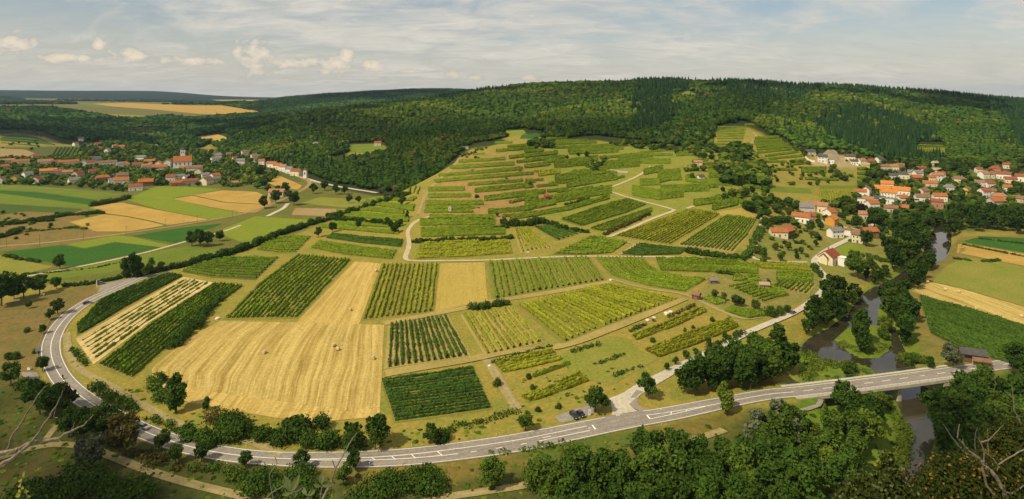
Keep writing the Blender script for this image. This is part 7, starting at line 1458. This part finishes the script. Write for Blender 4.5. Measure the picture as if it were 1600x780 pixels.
# ------------------------------------------------------------------ branches close to the viewpoint
M_twig = plain('weathered_twig', (.165, .135, .10), .55, 9, obj=True)
def pt(u, v, Y): return Vector(((u - CX) / F * Y, Y, H - (v - HZ) / F * Y))
def limb(m_, px, Y0, Y1, r0, r1, k=6):
    n_ = len(px); P_ = [pt(u, v, Y0 + (Y1 - Y0) * i / (n_ - 1)) for i, (u, v) in enumerate(px)]
    Q = []
    for a, b in zip(P_[:-1], P_[1:]):
        for f in (0, .33, .66): Q.append(a.lerp(b, f) + (Vector((random.gauss(0, 1), random.gauss(0, 1), random.gauss(0, 1))) * (b - a).length * .02 if f else Vector()))
    Q.append(P_[-1]); m_.tube(Q, [(r0 + (r1 - r0) * i / (len(Q) - 1)) * random.uniform(.88, 1.18) for i in range(len(Q))], k); return Q
def bare(name, label, root, trunk_to, limbs, cat='bare tree'):
    o = tag(link(name, None, loc=root), label, cat); r0 = Vector(root); m_ = MB(); q = pt(*trunk_to); mid = r0.lerp(q, .5) + Vector((.3, 0, 0)); m_.tube([Vector((0, 0, -.4)), mid - r0, q - r0], [.12, .08, .045], 8); m_.build('trunk', [M_twig], o)
    for px, Y0, Y1, a, b in limbs:
        m_ = MB(); limb(m_, px, Y0, Y1, a, b); m_.v = [tuple(Vector(v_) - r0) for v_ in m_.v]; m_.build('branch', [M_twig], o)
    return o
gz = lambda x, y: float(hgt(x, y))
bare('bare_tree', 'dead grey branches reaching in from the left edge', (-19, 15.5, gz(-19, 15.5)), (-30, 735, 15), [
    ([(-30, 735), (0, 727), (24, 713), (48, 692)], 15, 14.6, .05, .04), ([(-12, 708), (10, 706), (26, 702), (48, 692), (68, 688), (92, 685), (109, 675), (122, 668), (132, 664), (146, 648)], 15, 14, .05, .012),
    ([(48, 692), (56, 682), (74, 656), (86, 637), (95, 620), (98, 611)], 14.6, 14, .032, .008), ([(9, 706), (20, 679), (34, 659), (50, 634), (62, 614), (72, 603)], 15, 14.4, .032, .008), ([(92, 685), (97, 693)], 14.4, 14.2, .012, .005), ([(24, 713), (25, 703), (28, 700)], 14.8, 14.6, .02, .01),
    ([(0, 731), (20, 718), (34, 705), (40, 700)], 15, 14.8, .022, .01), ([(109, 675), (114, 668), (117, 660)], 14.2, 14.1, .012, .006), ([(56, 682), (60, 685), (52, 690)], 14.5, 14.4, .012, .006), ([(88, 634), (84, 652), (90, 653)], 14.3, 14.2, .01, .005)])
o = bare('bare_tree', 'forked dead branches over the autumn bush at the lower right', (23.5, 26, gz(23.5, 26)), (1574, 788, 27), [
    ([(1574, 788), (1569, 768), (1556, 746), (1544, 732), (1537, 727), (1531, 717), (1514, 705), (1506, 695), (1496, 684), (1499, 663)], 27, 26.5, .10, .018), ([(1531, 717), (1508, 708), (1497, 697), (1483, 677), (1474, 663)], 27, 26, .05, .012),
    ([(1556, 776), (1542, 760), (1535, 734), (1537, 720), (1538, 706), (1532, 691), (1526, 683)], 27, 26.6, .06, .014), ([(1532, 691), (1544, 688), (1555, 677), (1568, 664)], 26.7, 26.3, .03, .010), ([(1545, 711), (1544, 687), (1543, 670)], 26.7, 26.6, .022, .010),
    ([(1537, 705), (1552, 717), (1560, 729), (1558, 736)], 26.8, 26.8, .025, .014), ([(1560, 726), (1577, 715), (1600, 703), (1612, 694)], 27, 27, .03, .02), ([(1506, 695), (1504, 686)], 26.5, 26.4, .022, .012), ([(1569, 768), (1580, 772), (1600, 758)], 27, 27, .04, .02), ([(1595, 662), (1584, 640), (1582, 615), (1580, 598)], 27, 26.6, .035, .01), ([(1524, 702), (1524, 680), (1527, 667)], 26.6, 26.4, .016, .008)])
bare('bare_twig', 'upright bare twig crossing the road at lower centre', (-2.6, 7.6, gz(-2.6, 7.6)), (500, 790, 7.8), [([(500, 790), (505, 778), (515, 760), (519, 750), (524, 732), (528, 726), (538, 707), (548, 690), (558, 676)], 7.8, 7.6, .018, .005), ([(524, 732), (521, 724), (519, 719)], 7.7, 7.65, .007, .003)], 'twig')
bare('bare_twig', 'thin dark twig left of the leafy sprig at lower centre', (-3.6, 8.6, gz(-3.6, 8.6)), (428, 792, 8.6), [([(428, 792), (424, 765), (421, 742), (433, 724), (429, 713)], 8.6, 8.5, .010, .004), ([(405, 790), (425, 770), (446, 757)], 8.6, 8.4, .008, .006)], 'twig')
def leafm(name, a, b):
    mt, nt, N, L = nodes(name); out(nt, mixc(nt, ramp(nt, noise(nt, nd(nt, 'ShaderNodeTexCoord').outputs['Object'], 6, 3), .35, .65), a, b), trans=.35); return mt
M_sprig = leafm('sprig_leaf', (.10, .13, .045), (.17, .19, .08)); M_ylw = leafm('yellow_leaf', (.24, .17, .025), (.30, .14, .018)); M_lemon = leafm('lemon_leaf', (.24, .25, .03), (.32, .28, .04)); M_oak = leafm('oak_leaf', (.026, .045, .011), (.065, .075, .017)); M_olive = leafm('olive_leaf', (.06, .065, .015), (.09, .08, .018))
def leaf_shape(m_, p, d, n_, L_, W_):
    d = d.normalized(); s = d.cross(n_).normalized(); n2 = s.cross(d); P_ = []
    for f, w_ in ((0, .04), (.25, .36), (.55, .5), (.8, .3), (1, .02)): c_ = p + d * L_ * f - n2 * L_ * .18 * f * f; P_ += [c_ - s * w_ * W_ + n2 * W_ * .14 * (w_ > .1), c_ - n2 * 0, c_ + s * w_ * W_ + n2 * W_ * .14 * (w_ > .1)]
    m_.add(P_, [(3 * i + k, 3 * i + k + 1, 3 * i + k + 4, 3 * i + k + 3) for i in range(4) for k in (0, 1)])
def sprig(label, root, Y, stems, leaf_list, lm, name='leafy_sprig'):
    o = tag(link(name, None, loc=root), label, 'sprig'); r0 = Vector(root); m_ = MB()
    for px, r_ in stems: limb(m_, px, Y, Y, r_, r_ * .5, 5)
    q = pt(*stems[0][0][0], Y); m_.tube([r0 + Vector((0, 0, -.3)), r0.lerp(q, .6) + Vector((.1, 0, 0)), q], [.02, .014, stems[0][1]], 5)
    m_.v = [tuple(Vector(v_) - r0) for v_ in m_.v]; m_.build('stem', [M_twig], o); 
    for (u, v), (u2, v2), w_ in leaf_list:
        m_ = MB(); a = pt(u, v, Y); b = pt(u2, v2, Y - random.uniform(-.05, .05)); leaf_shape(m_, a - r0, b - a, Vector((random.uniform(-.4, .4), -1, random.uniform(.1, .6))), (b - a).length, w_ * Y / F); m_.build('leaf', [lm], o)
sprig('sprig of broad pale green leaves at the lower centre edge', (-2.3, 6.4, gz(-2.3, 6.4)), 6.4, [([(452, 792), (455, 772), (462, 765)], .006), ([(480, 795), (482, 775), (486, 765)], .006), ([(498, 790), (503, 762), (508, 757)], .006)],
      [((454, 768), (444, 744), 11), ((455, 769), (466, 744), 11), ((457, 768), (473, 760), 8), ((456, 770), (440, 774), 6), ((481, 775), (468, 758), 7), ((481, 774), (492, 766), 8), ((483, 778), (477, 786), 8), ((502, 758), (503, 738), 9), ((503, 758), (522, 757), 9), ((501, 760), (490, 758), 6), ((464, 768), (456, 780), 7)], M_sprig)
sprig('sprig of small yellow leaves at the lower left edge', (-8.2, 10, gz(-8.2, 10)), 10, [([(34, 795), (32, 770), (34, 750), (36, 742)], .008), ([(45, 795), (42, 775), (40, 768)], .006)],
      [((36, 746), (37, 738), 6), ((33, 753), (32, 748), 7), ((33, 760), (29, 757), 6), ((33, 764), (36, 760), 7), ((40, 770), (44, 766), 6), ((41, 772), (39, 765), 5), ((32, 772), (24, 776), 8), ((43, 778), (47, 774), 6), ((33, 768), (27, 766), 5), ((45, 780), (46, 788), 6)], M_lemon)
def autumn(label, root, lobes, n, lm2, n2, sz, name='autumn_bush'):
    """bush near the viewpoint: lobes as (u, v, distance, radius)"""
    o = tag(link(name, None, loc=root), label, 'bush'); r0 = np.array(root); lb = [(*pt(u, v, Y), r_, r_ * .8) for u, v, Y, r_ in lobes]; m_ = MB()
    for q in lb: m_.tube([Vector((0, 0, -.4)), (Vector(q[:3]) - Vector(root)) * .5 + Vector((.2, .1, -.3)), Vector(q[:3]) - Vector(root)], [.14, .07, .02], 6)
    m_.build('stems', [M_bark], o); V1, Q = leaves(lb, n, sz, RNG); link('foliage', mesh_np('foliage', V1 - r0, Q, M_oak), o); V1, Q = leaves([(q[0], q[1], q[2], q[3] * 1.08, q[4] * 1.08) for q in lb], n2, sz * .95, RNG); link('turning_leaves', mesh_np('turning_leaves', V1 - r0, Q, lm2), o)
autumn('bush with orange yellow leaves under the forked dead branches', (21, 27.5, gz(21, 27.5)), [(1450, 760, 28, 1.0), (1480, 750, 28, 1.1), (1510, 745, 28.4, 1.1), (1535, 755, 28, 1.2), (1560, 748, 28.5, 1.1), (1590, 745, 28, 1.2), (1500, 775, 27.6, 1.3), (1560, 780, 27.6, 1.4), (1610, 775, 27.6, 1.4), (1450, 785, 27.6, 1.2), (1520, 722, 29, .8), (1475, 730, 29, .7)], 9000, M_ylw, 1000, .075)
autumn('olive green bush at the right edge behind the dead branches', (29, 34, gz(29, 34)), [(1585, 705, 35, 1.4), (1610, 695, 35, 1.6), (1570, 690, 35, 1.1), (1600, 725, 34.6, 1.4), (1560, 720, 35, 1.1)], 6000, M_olive, 1200, .09)
autumn('sparse bush with pale leaves at the bottom edge left of the river', (12.5, 21, gz(12.5, 21)), [(1370, 765, 21, .7), (1390, 740, 21.3, .45), (1350, 780, 21, .7), (1400, 775, 21, .7), (1330, 785, 21, .6), (1425, 785, 21, .6), (1386, 715, 21.3, .25)], 2600, M_sprig, 500, .07)

# ------------------------------------------------------------------ clouds added overhead, out of view, to shade the ground, and the valley air
mt, nt, N, L = nodes('cloud_white'); out(nt, (.85, .85, .85), .95, 0)
def cloud(x, y, z, sx_, sy, seed):
    r_ = np.random.default_rng(seed); bm = bmesh.new()
    for _ in range(26):
        a = r_.uniform(0, 6.28); q = math.sqrt(r_.random()); d = bmesh.ops.create_icosphere(bm, subdivisions=2, radius=r_.uniform(.16, .34) * min(sx_, sy)); c = Vector((math.cos(a) * q * sx_, math.sin(a) * q * sy, r_.uniform(0, .12) * sx_))
        for v_ in d['verts']: v_.co = v_.co * r_.uniform(.9, 1.12); v_.co.z *= .55; v_.co += c
    me_ = bpy.data.meshes.new('cloud'); bm.to_mesh(me_); bm.free(); me_.materials.append(mt); tag(link('shade_clouds', me_, None, (x, y, z)), 'unseen cloud added high above the valley to shade the ground', 'cloud', kind='stuff')
def shade_cloud_over(X, Y, gz_, sx_, sy, seed, zc_=1500): k_ = (zc_ - gz_) / math.tan(EL); cloud(X + SUN.x * k_, Y + SUN.y * k_, zc_, sx_, sy, seed)
shade_cloud_over(-900, 1560, 40, 620, 330, 3); shade_cloud_over(-1500, 1150, 40, 420, 300, 4); shade_cloud_over(1380, 1350, 60, 420, 260, 8); shade_cloud_over(-250, 3300, 100, 900, 420, 6); shade_cloud_over(-150, 1680, 130, 360, 90, 9); shade_cloud_over(720, 1480, 120, 230, 110, 10); shade_cloud_over(-185, 172, 0, 120, 42, 12); shade_cloud_over(215, 168, 0, 105, 48, 15)
hb = MB(); hb.box(0, 6300, 126, 34000, 13600, 320); mt, nt, N, L = nodes('haze_air'); pv = nd(nt, 'ShaderNodeVolumePrincipled'); pv.inputs['Color'].default_value = (.50, .70, 1.0, 1); pv.inputs['Density'].default_value = 3.2e-5; pv.inputs['Anisotropy'].default_value = .2
nt.links.new(pv.outputs[0], nd(nt, 'ShaderNodeOutputMaterial').inputs['Volume']); o = hb.build('haze', [mt]); tag(o, 'thin blue summer haze filling the valley', 'haze', kind='stuff')
